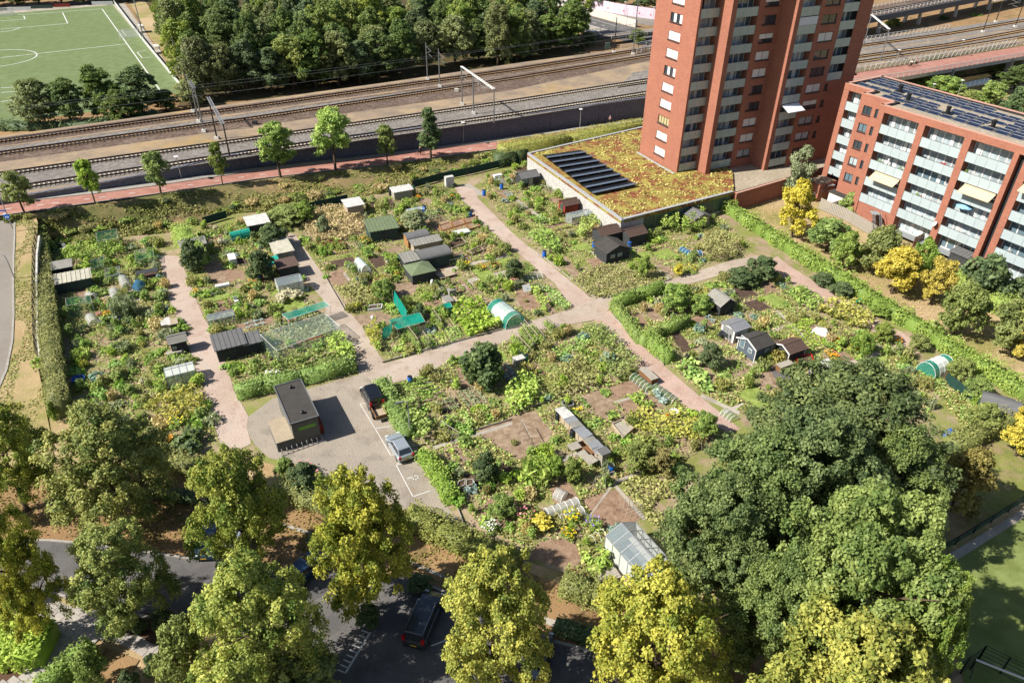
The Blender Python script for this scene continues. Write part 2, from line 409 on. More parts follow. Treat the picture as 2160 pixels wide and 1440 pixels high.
plain('sleeper_wood','#b3926a',.9,var=.2,scale=1.0); plain('dark_steel','#3c3733',.6,.4); plain('black','#1c1c1e',.6,var=.2); plain('dark_frame','#2e3236',.5)
plain('concrete','#a9a49b',.85,var=.12,scale=.8); plain('dark_concrete','#6a6c70',.9,var=.12,scale=.5); plain('pale_concrete','#cbc6bd',.85,var=.1,scale=.5)
plain('bark','#5b4c3e',.9,var=.25,scale=3); plain('birch_bark','#b9b4a8',.8,var=.3,scale=2)
plain('gabion','#6b6d7b',.9,var=.35,scale=3.2); plain('gabion_light','#b9b6b2',.9,var=.35,scale=3.5)
plain('noise_wall','#d5c3cf',.8,var=.05,scale=.3); plain('red_dot','#b03a4a',.6)
m,nt,out = _new('water'); bsdf(nt,out,(.02,.022,.014),.04,0,.5)

Z_RAIL = 4.5
# ground
gm = MB(); S = 1800
for i in range(12):
 for j in range(12):
  x0,y0 = -S + i * S / 6,-300 + j * (2 * S) / 12
  gm.face([(x0,y0,-.08),(x0 + S / 6,y0,-.08),(x0 + S / 6,y0 + S / 6,-.08),(x0,y0 + S / 6,-.08)])
structure('ground',gm,'dry_grass')

def ext(pts,l,r):
 a = (pts[0] - pts[1]).normalized(); b = (pts[-1] - pts[-2]).normalized()
 return [pts[0] + a * l] + pts + [pts[-1] + b * r]
def strip(A,B,n=1):
 mb = MB()
 for i in range(len(A) - 1):
  for k in range(n):
   f = lambda P,Q,t: P.lerp(Q,t)
   mb.face([f(A[i],B[i],k / n),f(A[i + 1],B[i + 1],k / n),f(A[i + 1],B[i + 1],(k + 1) / n),f(A[i],B[i],(k + 1) / n)])
 return mb
south = [at(x,y,Z_RAIL) for x,y in ((60,412),(180,393),(330,365),(540,318),(800,283),(1053,250),(1363,207))]
sdir = (south[-1] - south[-2]).normalized()
south_r = [at(x,y,Z_RAIL) for x,y in ((1815,141),(2145,89))]
south_all = ext(south + south_r,120,250)
north = [at(x,y,Z_RAIL) for x,y in ((0,287),(270,250),(540,212),(830,172),(1100,132),(1235,114),(1380,94),(1830,82),(2010,58),(2160,36))]
north_all = ext(north,120,250)
rb = MB(); rb.face([p for p in south_all] + [p for p in reversed(north_all)]); structure('railway_ground',rb,'rail_ground')
# slope north of the tracks and the land beyond it
ndir = Vector((-math.sin(R(30)),math.cos(R(30)),0))
foot = [Vector((p.x,p.y,2.0)) + ndir * 5 for p in north_all]
structure('railway_slope',strip(north_all,foot),'forest_floor')
nb = MB(); far = [Vector((p.x,p.y,2.0)) + ndir * 900 for p in north_all]
far[0].x -= 700; foot2 = list(foot); foot2[0] = foot[0] + (foot[0] - foot[1]).normalized() * 700
nb.face(foot2 + list(reversed(far))); structure('north_ground',nb,'brown_grass')
sheet('forest_ground',[(372,226),(830,184),(1100,146),(1240,124),(1205,30),(1150,-60),(240,-60),(300,60),(420,150)],2.01,'forest_floor')
sr = MB(); south_foot = [Vector((p.x,p.y,-.2)) - ndir * 6 for p in ext(south_r,30,250)]
structure('bridge_slope',strip(south_foot,ext(south_r,30,250)),'slope_grass')

# wide bands of ballast and trodden sand between the tracks
def band(name,upper,lower,mat,z):
 A = [at(x,y,z) for x,y in lower]; B = [at(x,y,z) for x,y in upper]
 structure(name,strip(ext(A,80,60),ext(B,80,60)),mat)
band('ballast_bed',[(0,291),(540,217),(1080,142),(1380,97)],[(0,309),(540,233),(1080,157),(1380,110)],'ballast_brown',Z_RAIL + .004)
band('ballast_bed',[(0,311),(540,237),(1080,158),(1380,112)],[(0,342),(540,266),(1080,190),(1373,128)],'ballast_brown',Z_RAIL + .008)
band('ballast_bed',[(0,312),(540,238)],[(0,322),(540,246)],'ballast_grey',Z_RAIL + .012)
band('ballast_bed',[(0,362),(540,287),(1080,209),(1366,165)],[(0,399),(540,314),(1080,237),(1366,193)],'ballast_grey',Z_RAIL + .004)
band('ballast_bed',[(63,386),(540,313),(1080,236),(1363,192)],[(63,402),(540,328),(1080,250),(1363,205)],'ballast_grey',Z_RAIL + .008)
band('ballast_bed',[(1825,84),(2160,37)],[(1825,108),(2160,58)],'ballast_grey',Z_RAIL + .004)
band('ballast_bed',[(1815,112),(2160,62)],[(1815,134),(2160,80)],'ballast_grey',Z_RAIL + .008)

def track(pts,label,smat,ballast_z=.02):
 P = ext([at(x,y,Z_RAIL) for x,y in pts],60,40); t = thing('railway_track',label,'railway track',(0,0,0),0,'railway tracks below the wood')
 for s in (-1,1):
  mb = MB()
  for a,b in zip(P,P[1:]):
   d = (b - a).normalized(); nn = Vector((-d.y,d.x,0)) * .72 * s
   mb.bar(a + nn + Vector((0,0,.24)),b + nn + Vector((0,0,.24)),.17,.22)  # bar wider and darker than a rail: its shadow is painted in
  mb.build('rail','shaded_rail_steel',t)
 mb = MB()
 for a,b in zip(P,P[1:]):
  L = (b - a).length; d = (b - a) / L; ang = math.atan2(d.y,d.x); k = 0
  while k * .66 < L:
   p = a + d * k * .66; mb.box((p.x,p.y,p.z + .0),(.27,2.1,.1),ang); k += 1
 o = mb.build('sleepers',smat,t); o['kind'] = 'stuff'
T1 = [(0,300),(270,263),(540,226),(800,189),(1080,150),(1250,123),(1380,103)]
T2 = [(0,326),(270,288),(540,251),(1080,168),(1373,119)]
T3 = [(0,370),(270,332),(540,294),(1080,216),(1366,171)]
T4 = [(63,394),(300,358),(540,321),(1080,243),(1363,198)]
track(T1,'railway track with brown sleepers, nearest to the dark wood','sleeper_wood')
track(T2,'railway track with brown sleepers, second from the wood','sleeper_wood')
track(T3,'railway track with pale sleepers, third from the wood','sleeper')
track(T4,'railway track with pale sleepers, running along the top of the dark stone wall','sleeper')
track([(1825,97),(2000,73),(2160,45)],'railway track right of the tower, on the far side beside the low white rail','sleeper_wood')
track([(1815,121),(2000,96),(2160,66)],'railway track right of the tower, in the middle of the line','sleeper_wood')
track([(1812,133),(2000,105),(2140,82)],'railway track right of the tower, close to the white bridge railing','sleeper_wood')

# gabion wall holding the railway up above the cycle path
W = [Vector((p.x,p.y,0)) for p in ext(south,60,60)]
gw = thing('gabion_wall','long dark stone retaining wall between the railway and the red cycle path','wall')
prev = None
for i in range(len(W) - 1):
 L = (W[i + 1] - W[i]).length; n = max(1,int(L / 9))
 for k in range(n):
  a = W[i].lerp(W[i + 1],k / n); b = W[i].lerp(W[i + 1],(k + 1) / n - .02 / (L / n)); d = (b - a).normalized(); nn = Vector((d.y,-d.x,0))
  mb = MB(); za,zb = path_z(a.x) - .4,path_z(b.x) - .4
  nb_ = max(2,int((b - a).length / .5)); hh = 5
  rs = random.Random(i * 31 + k)
  grid = [[None] * (hh + 1) for _ in range(nb_ + 1)]
  for q in range(nb_ + 1):
   p = a.lerp(b,q / nb_); z0_ = za + (zb - za) * q / nb_
   for r_ in range(hh + 1):
    o_ = rs.uniform(-.05,.06) if 0 < q < nb_ else 0
    grid[q][r_] = (p.x + nn.x * (o_ - .1),p.y + nn.y * (o_ - .1),z0_ + (4.62 + rs.uniform(-.03,.03) - z0_) * r_ / hh)
  for q in range(nb_):
   for r_ in range(hh): mb.face([grid[q][r_],grid[q + 1][r_],grid[q + 1][r_ + 1],grid[q][r_ + 1]])
   A_,B_ = grid[q][hh],grid[q + 1][hh]; mb.face([A_,B_,(B_[0] - nn.x * .6,B_[1] - nn.y * .6,4.62),(A_[0] - nn.x * .6,A_[1] - nn.y * .6,4.62)])
  mb.build('gabion','gabion',gw)

# cycle path
far_e = [(-60,437),(0,430),(100,420),(200,409),(330,392),(540,361),(800,331),(1053,298),(1363,254)]
near_e = [(-60,466),(0,455),(100,441),(200,427),(330,409),(540,378),(800,348),(1053,314),(1363,268)]
FE = [at_path(*p) for p in far_e]; NE = [at_path(*p) for p in near_e]
up_ = Vector((0,0,.004))
structure('cycle_path',strip(NE,FE),'cycle_asphalt')
KE = []
for p,q in zip(FE,NE):
 d = (p - q).normalized(); KE.append(p + d * 1.3)
kb = strip([p + Vector((0,0,.1)) for p in FE],[p + Vector((0,0,.1)) for p in KE]);
for a,b in zip(FE,FE[1:]): kb.face([a,b,b + Vector((0,0,.1)),a + Vector((0,0,.1))])
structure('kerb_strip',kb,'kerbstone')
kb = MB()
for a,b in zip(NE,NE[1:]): kb.bar(a + Vector((0,0,.02)),b + Vector((0,0,.02)),.16,.14)
structure('kerb',kb,'kerbstone')
ml = MB()
for i in range(1,len(FE) - 1):
 a = FE[i].lerp(NE[i],.5); b = FE[i + 1].lerp(NE[i + 1],.5); L = (b - a).length; d = (b - a) / L; k = 0
 while k * 4.2 < L - 1:
  p = a + d * (k * 4.2 + .6); nn = Vector((-d.y,d.x,0)) * .09; q = p + d * .9; u = Vector((0,0,.012))
  ml.face([p - nn + u,q - nn + u,q + nn + u,p + nn + u]); k += 1
structure('path_marking',ml,'white_line')
for x,y in ((80,424),(446,376),(219 + 540,334),(1029,302)):
 p = at_path(x,y); mb = MB(); mb.lathe((p.x,p.y,p.z + .03),[(.36,-.05),(.36,.012),(.3,.014)],14)
 tag(mb.build('manhole_cover','dark_steel'),'round dark iron manhole cover set in the red cycle path','manhole cover','manhole covers in the cycle path')

# embankment between path and allotments, and the bank along the road on the left
garden_n = [(70,500),(120,503),(200,505),(350,492),(470,452),(640,442),(735,424),(860,392),(960,366),(1060,347),(1114,338)]
near2 = [(-5,462),(54,452),(120,440),(200,431),(330,411),(470,390),(600,372),(700,362),(820,346),(950,330),(1053,316)]
A = [at(x,y,-.06) for x,y in garden_n]; B = [at_path(x,y) - Vector((0,0,.02)) for x,y in near2]
rs = random.Random(3); mb = MB(); nq = 8; G_ = []
SLOPE = []
for i in range(len(A) - 1):
 for s in range(4):
  if s == 0 or True:
   a = A[i].lerp(A[i + 1],s / 4); b = B[i].lerp(B[i + 1],s / 4); row = []
   for k in range(nq + 1):
    t = k / nq; q = a.lerp(b,t); q.z = a.z + (b.z - a.z) * (t * t * (3 - 2 * t)) + (rs.uniform(-.12,.18) if 0 < k < nq else 0); row.append(q)
   G_.append(row)
row = [A[-1].lerp(B[-1],k / nq) for k in range(nq + 1)]; G_.append(row)
for a,b in zip(G_,G_[1:]):
 for k in range(nq): mb.face([a[k],b[k],b[k + 1],a[k + 1]])
structure('embankment',mb,'slope_grass',True); SLOPE = G_
def bank_z(y): return 3.2 * max(0,1 - (y - 455) / 420) ** 1.2
rows = [455,470,500,540,600,660,720,780,840,900,950]
kx = {455: 30,470: 31,500: 31,540: 29,600: 28,660: 29,720: 26,780: 14,840: -12,900: -45,950: -75}
fx = {455: 75,470: 80,500: 78,540: 73,600: 72,660: 74,720: 76,780: 82,840: 92,900: 104,950: 116}
KL = [at(kx[y],y,bank_z(y)) for y in rows]; FL = [at(fx[y],y,bank_z(y)) for y in rows]; RL = [at(kx[y] - 260,y + 20,bank_z(y)) for y in rows]
structure('road_bank',strip(KL,FL,3),'dry_grass',True)
LAWNQ = []
for i in range(len(KL) - 1):
 for _ in range(420): u,v = rnd.random(),rnd.random(); q = KL[i].lerp(KL[i + 1],u).lerp(FL[i].lerp(FL[i + 1],u),v); LAWNQ.append((q.x,q.y,q.z + .03))
structure('side_road',strip(RL,[p - Vector((0,0,.1)) for p in KL]),'road_far')
kb = MB()
for a,b in zip(KL,KL[1:]): kb.bar(a + Vector((0,0,-.02)),b + Vector((0,0,-.02)),.22,.2)
structure('kerb',kb,'kerbstone')

# allotment ground, paths, yard
garden = [(66,497),(120,503),(350,492),(470,452),(640,442),(735,424),(860,392),(960,366),(1060,347),(1114,338),(1310,490),(1500,440),(1548,432),(1800,590),(2160,812),(2250,860),(2165,905),(2000,950),(1700,1000),(1440,1080),(1380,1225),(1290,1240),(1150,1195),(1000,1140),(850,1070),(690,1018),(560,975),(470,955),(330,960),(170,900),(140,800),(90,600)]
sheet('garden_ground',garden,-.04,'garden_soil')
P1 = [(333,538),(345,587),(357,633),(370,663),(383,690),(403,743),(412,777),(430,813),(443,867),(464,933),(500,950),(530,935),(522,905),(525,880),(513,857),(493,823),(480,773),(460,737),(448,700),(430,670),(413,630),(397,587),(377,540)]
P2 = [(600,487),(620,540),(637,587),(653,600),(680,630),(690,665),(720,715),(740,740),(752,755),(758,794),(814,770),(783,721),(764,689),(737,658),(710,614),(673,567),(650,533),(625,497)]
PC = [(755,795),(803,768),(940,731),(1075,690),(1208,651),(1243,633),(1420,588),(1545,548),(1600,540),(1600,557),(1450,600),(1300,637),(1286,650),(1268,672),(1130,697),(960,757),(880,795),(797,815)]
P3 = [(958,392),(970,417),(1010,467),(1080,523),(1170,597),(1208,652),(1258,634),(1203,593),(1147,547),(1080,490),(1010,420),(1000,398)]
P4 = [(1248,668),(1287,707),(1327,747),(1353,783),(1427,843),(1490,885),(1535,912),(1562,905),(1520,870),(1473,833),(1400,770),(1337,713),(1286,655)]
P5 = [(1610,556),(1640,575),(1673,602),(1737,640),(1830,692),(1885,730),(1905,750),(1955,742),(1903,700),(1863,683),(1807,643),(1737,607),(1660,557),(1640,540)]
YARD = [(522,880),(575,840),(740,795),(765,788),(797,812),(845,885),(880,945),(930,1050),(1002,1142),(960,1110),(850,1072),(727,1018),(687,1014),(629,979),(567,965),(538,938),(520,905)]
sheet('garden_path',P1,-.012,'brick_path'); sheet('garden_path',P2,-.012,'gravel_path'); sheet('garden_path',PC,-.004,'gravel_path')
sheet('garden_path',P3,-.012,'brick_path'); sheet('garden_path',P4,-.012,'red_brick_path'); sheet('garden_path',P5,-.012,'red_brick_path'); sheet('yard',YARD,.004,'yard')
sheet('right_path',[m3(-10,890),m3(280,790),m3(300,800),m3(20,905)],-.012,'gravel_path')
sheet('right_path',[m3(465,1100),m3(600,1060),m3(790,985),m3(880,1040),m3(860,1060),m3(780,1010),m3(620,1080),m3(480,1120)],-.01,'gravel_path')
# bay markings and the letter P painted on the yard
mk = MB()
def line(mb,pts,z,w=.075):
 P = [at(x,y,z) if not hasattr(x,'x') else x for x,y in pts]
 for a,b in zip(P,P[1:]):
  d = (b - a); d.z = 0
  if d.length < .01: continue
  d.normalize(); nn = Vector((-d.y,d.x,0)) * w / 2; d = d * w * .45
  mb.face([a - nn - d,b - nn + d,b + nn + d,a + nn - d])
zz = .012
line(mk,[b1(545,112),b1(493,114)],zz); line(mk,[b1(493,114),b1(565,232),b1(640,360),b1(655,355)],zz); line(mk,[b1(565,232),b1(635,222)],zz)
line(mk,[b1(710,395),b1(665,405),b1(745,555),b1(825,528)],zz); line(mk,[b1(665,405),b1(690,385)],zz)
line(mk,[b1(718,470),b1(748,459),b1(765,453)],zz,.09)
line(mk,[b1(765,453),b1(769,463),b1(765,472),b1(752,474),b1(742,470),b1(741,461)],zz,.09)
structure('bay_marking',mk,'white_line')

# street in the foreground
STREET = [(-200,1135),(107,1140),(190,1147),(338,1168),(400,1178),(425,1128),(510,1148),(520,1215),(620,1195),(690,1190),(735,1225),(770,1240),(860,1205),(905,1235),(1000,1275),(1140,1345),(1250,1372),(1420,1500),(600,1520),(660,1345),(560,1345),(400,1314),(250,1291),(100,1247),(-200,1262)]
sheet('street',STREET,-.02,'asphalt')
kb = MB()
for seq in ([(-200,1135),(107,1140),(190,1147),(338,1168),(400,1178),(425,1128)],[(-200,1262),(100,1247),(250,1291),(400,1314),(560,1345),(660,1345)],[(510,1148),(520,1215),(620,1195),(690,1190)],[(860,1205),(905,1235),(1000,1275),(1140,1345),(1250,1372),(1420,1500)]):
 P = [at(x,y,0) for x,y in seq]
 for a,b in zip(P,P[1:]): kb.bar(a + Vector((0,0,.0)),b + Vector((0,0,.0)),.2,.22)
structure('kerb',kb,'kerbstone')
mk = MB()
line(mk,[b1(540,1203),b1(425,1390)],-.008,.16)
for i in range(9):
 f = i / 8.0; x,y = 540 + (425 - 540) * f,1203 + (1390 - 1203) * f
 line(mk,[b1(x - 2,y),b1(x - 36,y - 14)],-.008,.1)
line(mk,[b1(930,1270),b1(932,1310)],-.008,.2); line(mk,[b1(835,1262),b1(905,1235)],-.008,.1)
structure('road_marking',mk,'white_line')
sheet('verge',[(-200,985),(60,1010),(350,985),(400,1010),(700,1060),(900,1130),(1010,1170),(1180,1230),(1290,1260),(1380,1260),(1500,1330),(1700,1500),(1420,1500),(1250,1370),(1140,1343),(1000,1273),(905,1233),(860,1203),(700,1188),(520,1213),(510,1146),(425,1126),(400,1176),(338,1166),(190,1145),(107,1138),(-200,1133)],-.03,'brown_grass')
sheet('footpath',[b1(130,680),b1(290,730),b1(620,800),b1(780,880),b1(950,950),(1150,1300),(1240,1330),(1245,1345),(1150,1315),b1(940,962),b1(770,893),b1(600,815),b1(280,745),b1(120,695)],-.016,'concrete_far')
# paved forecourt of single tiles
pv = wpoly([(60,1345),(105,1260),(165,1285),(285,1300),(250,1328),(335,1362),(330,1390),(225,1345),(195,1350),(60,1480),(-40,1470),(110,1370)])
pav = structure('pavement',MB().face([(p.x,p.y,-.012) for p in (pv if sum(pv[i].x * pv[(i + 1) % len(pv)].y - pv[(i + 1) % len(pv)].x * pv[i].y for i in range(len(pv))) > 0 else pv[::-1])]),'kerbstone')
plain('paver','#a9a29b',.9,var=.12,scale=2,rand=.14)
tile = MB().box((0,0,-.01),(.76,.5,.035)).mesh('tile','paver'); ca,sa = math.cos(R(-28)),math.sin(R(-28)); cnt = 0
xs = [p.x for p in pv]; ys = [p.y for p in pv]; cx,cy = sum(xs) / len(xs),sum(ys) / len(ys)
for i in range(-26,27):
 for j in range(-36,37):
  lx = (i + .5 * (j % 2)) * .8; ly = j * .54; x = cx + lx * ca - ly * sa; y = cy + lx * sa + ly * ca
  sx,sy,_ = seen((x,y,0))
  if cnt < 290 and inside((x,y),[(p.x,p.y) for p in pv]) and -5 < sx < 345 and sy < 1450:
   o = inst(tile,'tile',pav,(x,y,rnd.uniform(-.012,-.004)),R(-28) + rnd.uniform(-.01,.01)); cnt += 1
sheet('planting_bed',[b0(620,1125),b0(570,1185),b0(750,1262),b0(800,1190),b0(900,1160),b0(690,1105)],-.006,'mulch')
sheet('planting_bed',[b0(0,1000),b0(230,1000),b0(170,1100),b0(0,1110)],-.006,'mulch')
sheet('house_garden',[b0(500,1270),b0(660,1330),b0(560,1500),b0(420,1500)],-.006,'brown_grass')
sheet('house_garden',[b0(-30,1270),b0(110,1270),b0(260,1290),b0(60,1480),b0(-30,1480)],-.005,'mulch')

# green court, bottom right
sheet('sports_court',[(1960,1210),(2012,1178),(2200,1062),(2600,950),(2700,1750),(2100,1700),(2030,1420)],-.02,'court_green')
sheet('court_path',[(1985,1178),(2160,1072),(2420,960),(2440,972),(2170,1085),(2000,1192)],-.014,'concrete_far')
sheet('lawn_green',[(2040,960),(2160,905),(2330,880),(2330,1000),(2160,1055),(2060,1110)],-.03,'weedy_soil')

# football pitch
ZP = 2.02
sheet('football_pitch',[(-420,66),(0,30),(238,11),(388,190),(300,222),(0,262),(-420,310)],ZP,'turf')
mk = MB(); zz = ZP + .012; w = .28
line(mk,[(-420,70),(0,35),(215,19),(340,194)],zz,w); line(mk,[b for b in [(-420,155),(0,122),(266,93)]],zz,w)
line(mk,[(132,27),(143,50),(0,62),(-200,80)],zz,w); line(mk,[(50,34),(53,41),(0,45),(-100,53)],zz,w)
line(mk,[(-200,205),(0,186),(60,182)],zz,w); line(mk,[(-200,218),(0,196),(60,190)],zz,w); line(mk,[(-100,228),(0,215),(36,210)],zz,w)
line(mk,[(289,110),(300,123),(318,121)],zz,.2); line(mk,[(289,110),(307,107)],zz,.2); line(mk,[(256,64),(266,76),(278,75)],zz,.2); line(mk,[(256,64),(271,62)],zz,.2)
c0 = at(78,116,zz); cc = c0 + (at(-100,131,zz) - c0).normalized() * 9.4
P = [Vector((cc.x + 9.4 * math.cos(a),cc.y + 9.4 * math.sin(a),zz)) for a in [2 * math.pi * i / 48 for i in range(49)]]
for a,b in zip(P,P[1:]):
 d = (b - a).normalized(); nn = Vector((-d.y,d.x,0)) * w / 2; mk.face([a - nn,b - nn,b + nn,a + nn])
P = [at(x,y,zz) for x,y in ((-60,67),(0,68),(25,65),(43,59))]
for a,b in zip(P,P[1:]):
 d = (b - a).normalized(); nn = Vector((-d.y,d.x,0)) * w / 2; mk.face([a - nn,b - nn,b + nn,a + nn])
structure('pitch_marking',mk,'white_line')
sheet('pitch_surround',[(-420,58),(0,22),(236,6),(262,6),(395,196),(388,190),(238,11),(0,30),(-420,66)],ZP + .004,'concrete_far')
sheet('dry_field',[(262,-10),(300,-5),(340,50),(390,100),(425,150),(400,196),(330,100)],ZP - .005,'dry_grass')

# motorway beyond the wood
def mway(x,y): return (1180 + x * 220 / 2112,y * 150 / 1440)
zm = 2.03
sheet('service_road',[mway(-900,-300),mway(-200,-40),mway(200,60),mway(1100,270),mway(1960,400),mway(2600,470),mway(2600,600),mway(1700,500),mway(330,140),mway(-600,-60)],zm,'road_far')
sheet('motorway',[mway(-700,20),mway(330,250),mway(1500,560),mway(2600,850),mway(2600,1150),mway(1600,900),mway(480,640),mway(-700,330)],zm + .005,'asphalt')
sheet('central_reservation',[mway(-300,260),mway(480,470),mway(960,605),mway(760,640),mway(500,590),mway(-300,380)],zm + .012,'concrete_far')
mk = MB()
for x,y in ((540,415),(710,468),(880,518)):
 line(mk,[mway(x - 30,y - 8),mway(x + 30,y + 8)],zm + .02,.25)
line(mk,[mway(-300,120),mway(480,335),mway(1150,530)],zm + .02,.2); line(mk,[mway(460,470),mway(960,605)],zm + .02,.2)
structure('motorway_marking',mk,'white_line')
sheet('overpass',[mway(350,740),mway(1000,690),mway(1920,580),mway(2600,500),mway(2600,640),mway(1920,640),mway(1050,740),mway(420,830)],4.3,'road_far')
# river right of the tower
sheet('river',[(1950,165),(2070,150),(2210,150),(2230,185),(2125,200),(2050,205),(1985,190)],-.02,'water')
# building materials
brick_mat('brick','#aa6b57','#b87a62','#9c7060'); brick_mat('brick_dark','#a06048','#ad6c54','#8d5a4c')
plain('grey_cladding','#b9bec0',.6,var=.05,scale=.6); plain('coping','#c29686',.8,var=.1); plain('grey_coping','#a8a9aa',.6,var=.08)
plain('blind','#e8e6e2',.6,var=.03,scale=.5,rand=.06); plain('curtain','#b9ab80',.9,var=.25,scale=4)
plain('slab','#8b8f92',.8,var=.1); plain('railing_glass','#a9bcb9',.25,var=.06,scale=.5,spec=.6,rand=.05); plain('railing_pale','#b2bfc2',.3,var=.05,scale=.5,spec=.6,rand=.04)
dark_glass('window_glass',(.03,.04,.05)); dark_glass('blue_glass',(.10,.15,.18),.08); plain('soft_glass','#a7b4b8',.2,var=.35,scale=1.2,spec=.8,rand=.25)
plain('awning_cloth','#dcbf9c',.9,var=.05); plain('awning_white','#dfe3ea',.8,var=.05); plain('parasol_blue','#8fc3e6',.8,var=.05); plain('red_cloth','#c23a2e',.8)
plain('solar_cell','#20263c',.18,var=.15,scale=1.0,spec=.8,rand=.12); plain('solar_black','#17191c',.45,var=.15,scale=1.0); plain('felt_edge','#2c2b2d',.85)
plain('strip_blue','#6f7a8a',.4,.3); plain('teal_panel','#324b50',.35,spec=.6); plain('render_white','#e2e0db',.8,var=.05)

def wall_open(mb,p0,dx,L,z0,z1,ops,depth=.18,m=0):
 """flat wall with real openings and reveals: p0 start, dx unit direction (outside on the right-hand side of dx), ops (xa, xb, za, zb)"""
 p0 = Vector((p0[0],p0[1],0)); dx = Vector((dx[0],dx[1],0)); inn = Vector((-dx.y,dx.x,0))
 pt = lambda x,z,d=0: tuple(p0 + dx * x + inn * d + Vector((0,0,z)))
 X = sorted({0,L} | {v for o in ops for v in o[:2]}); Z = sorted({z0,z1} | {v for o in ops for v in o[2:]})
 for zi in range(len(Z) - 1):
  run = None
  for xi in range(len(X) - 1):
   mx,mz = (X[xi] + X[xi + 1]) / 2,(Z[zi] + Z[zi + 1]) / 2
   hole = any(o[0] < mx < o[1] and o[2] < mz < o[3] for o in ops)
   if not hole:
    if run is None: run = X[xi]
    if xi == len(X) - 2: mb.face([pt(run,Z[zi]),pt(X[xi + 1],Z[zi]),pt(X[xi + 1],Z[zi + 1]),pt(run,Z[zi + 1])],m)
   elif run is not None:
    mb.face([pt(run,Z[zi]),pt(X[xi],Z[zi]),pt(X[xi],Z[zi + 1]),pt(run,Z[zi + 1])],m); run = None
 for a,b,c,d in ops:
  mb.face([pt(a,c),pt(b,c),pt(b,c,depth),pt(a,c,depth)],m); mb.face([pt(a,d,depth),pt(b,d,depth),pt(b,d),pt(a,d)],m)
  mb.face([pt(a,c,depth),pt(a,d,depth),pt(a,d),pt(a,c)],m); mb.face([pt(b,c),pt(b,d),pt(b,d,depth),pt(b,c,depth)],m)
WM = {}
def window(parent,p,ang,w,h,state='glass',frame='dark_frame',n=2,depth=.14,sill=True):
 """window set into a wall: frame ring + mullions, panes or blinds, sill. p = bottom centre on the wall face, ang = direction of the wall"""
 k = (round(w,2),round(h,2),frame,n,depth,sill)
 if k not in WM:
  f = MB(); t = .09
  f.box((0,depth,0),(w,.08,t)); f.box((0,depth,h - t),(w,.08,t))
  for x in (-w / 2 + t / 2,w / 2 - t / 2): f.box((x,depth,t),(t,.08,h - 2 * t))
  for i in range(1,n): f.box((-w / 2 + w * i / n,depth,t),(.07,.075,h - 2 * t))
  s = MB().box((0,-.03,-.09),(w + .12,.22,.085))
  pn = MB().face([(-w / 2 / n + .05,0,.08),(w / 2 / n - .05,0,.08),(w / 2 / n - .05,0,h - .08),(-w / 2 / n + .05,0,h - .08)])
  hb = MB().box((0,0,h * .45),(w / n - .08,.03,h * .5))
  WM[k] = (f.mesh('window',frame),s.mesh('sill','dark_frame'),{q: pn.mesh('pane',q) for q in ('window_glass','blue_glass','soft_glass','blind','curtain')},hb.mesh('blind','blind'))
 fm,sm,pm,hb = WM[k]
 o = inst(fm,'window',parent,p,ang)
 if sill: inst(sm,'sill',o)
 for i in range(n):
  q = 'blind' if state == 'blind' else 'curtain' if state == 'curtain' else 'soft_glass' if state == 'soft' else 'blue_glass' if state == 'blue' else 'window_glass'
  if state == 'mixed': q = 'blind' if i % 2 else 'window_glass'
  x = -w / 2 + w * (i + .5) / n
  inst(pm[q],'blind' if q == 'blind' else 'pane',o,(x,depth + .02 if q != 'blind' else depth - .05,0))
  if state == 'half': inst(hb,'blind',o,(x,depth - .07,0))
 return o
BM_ = {}
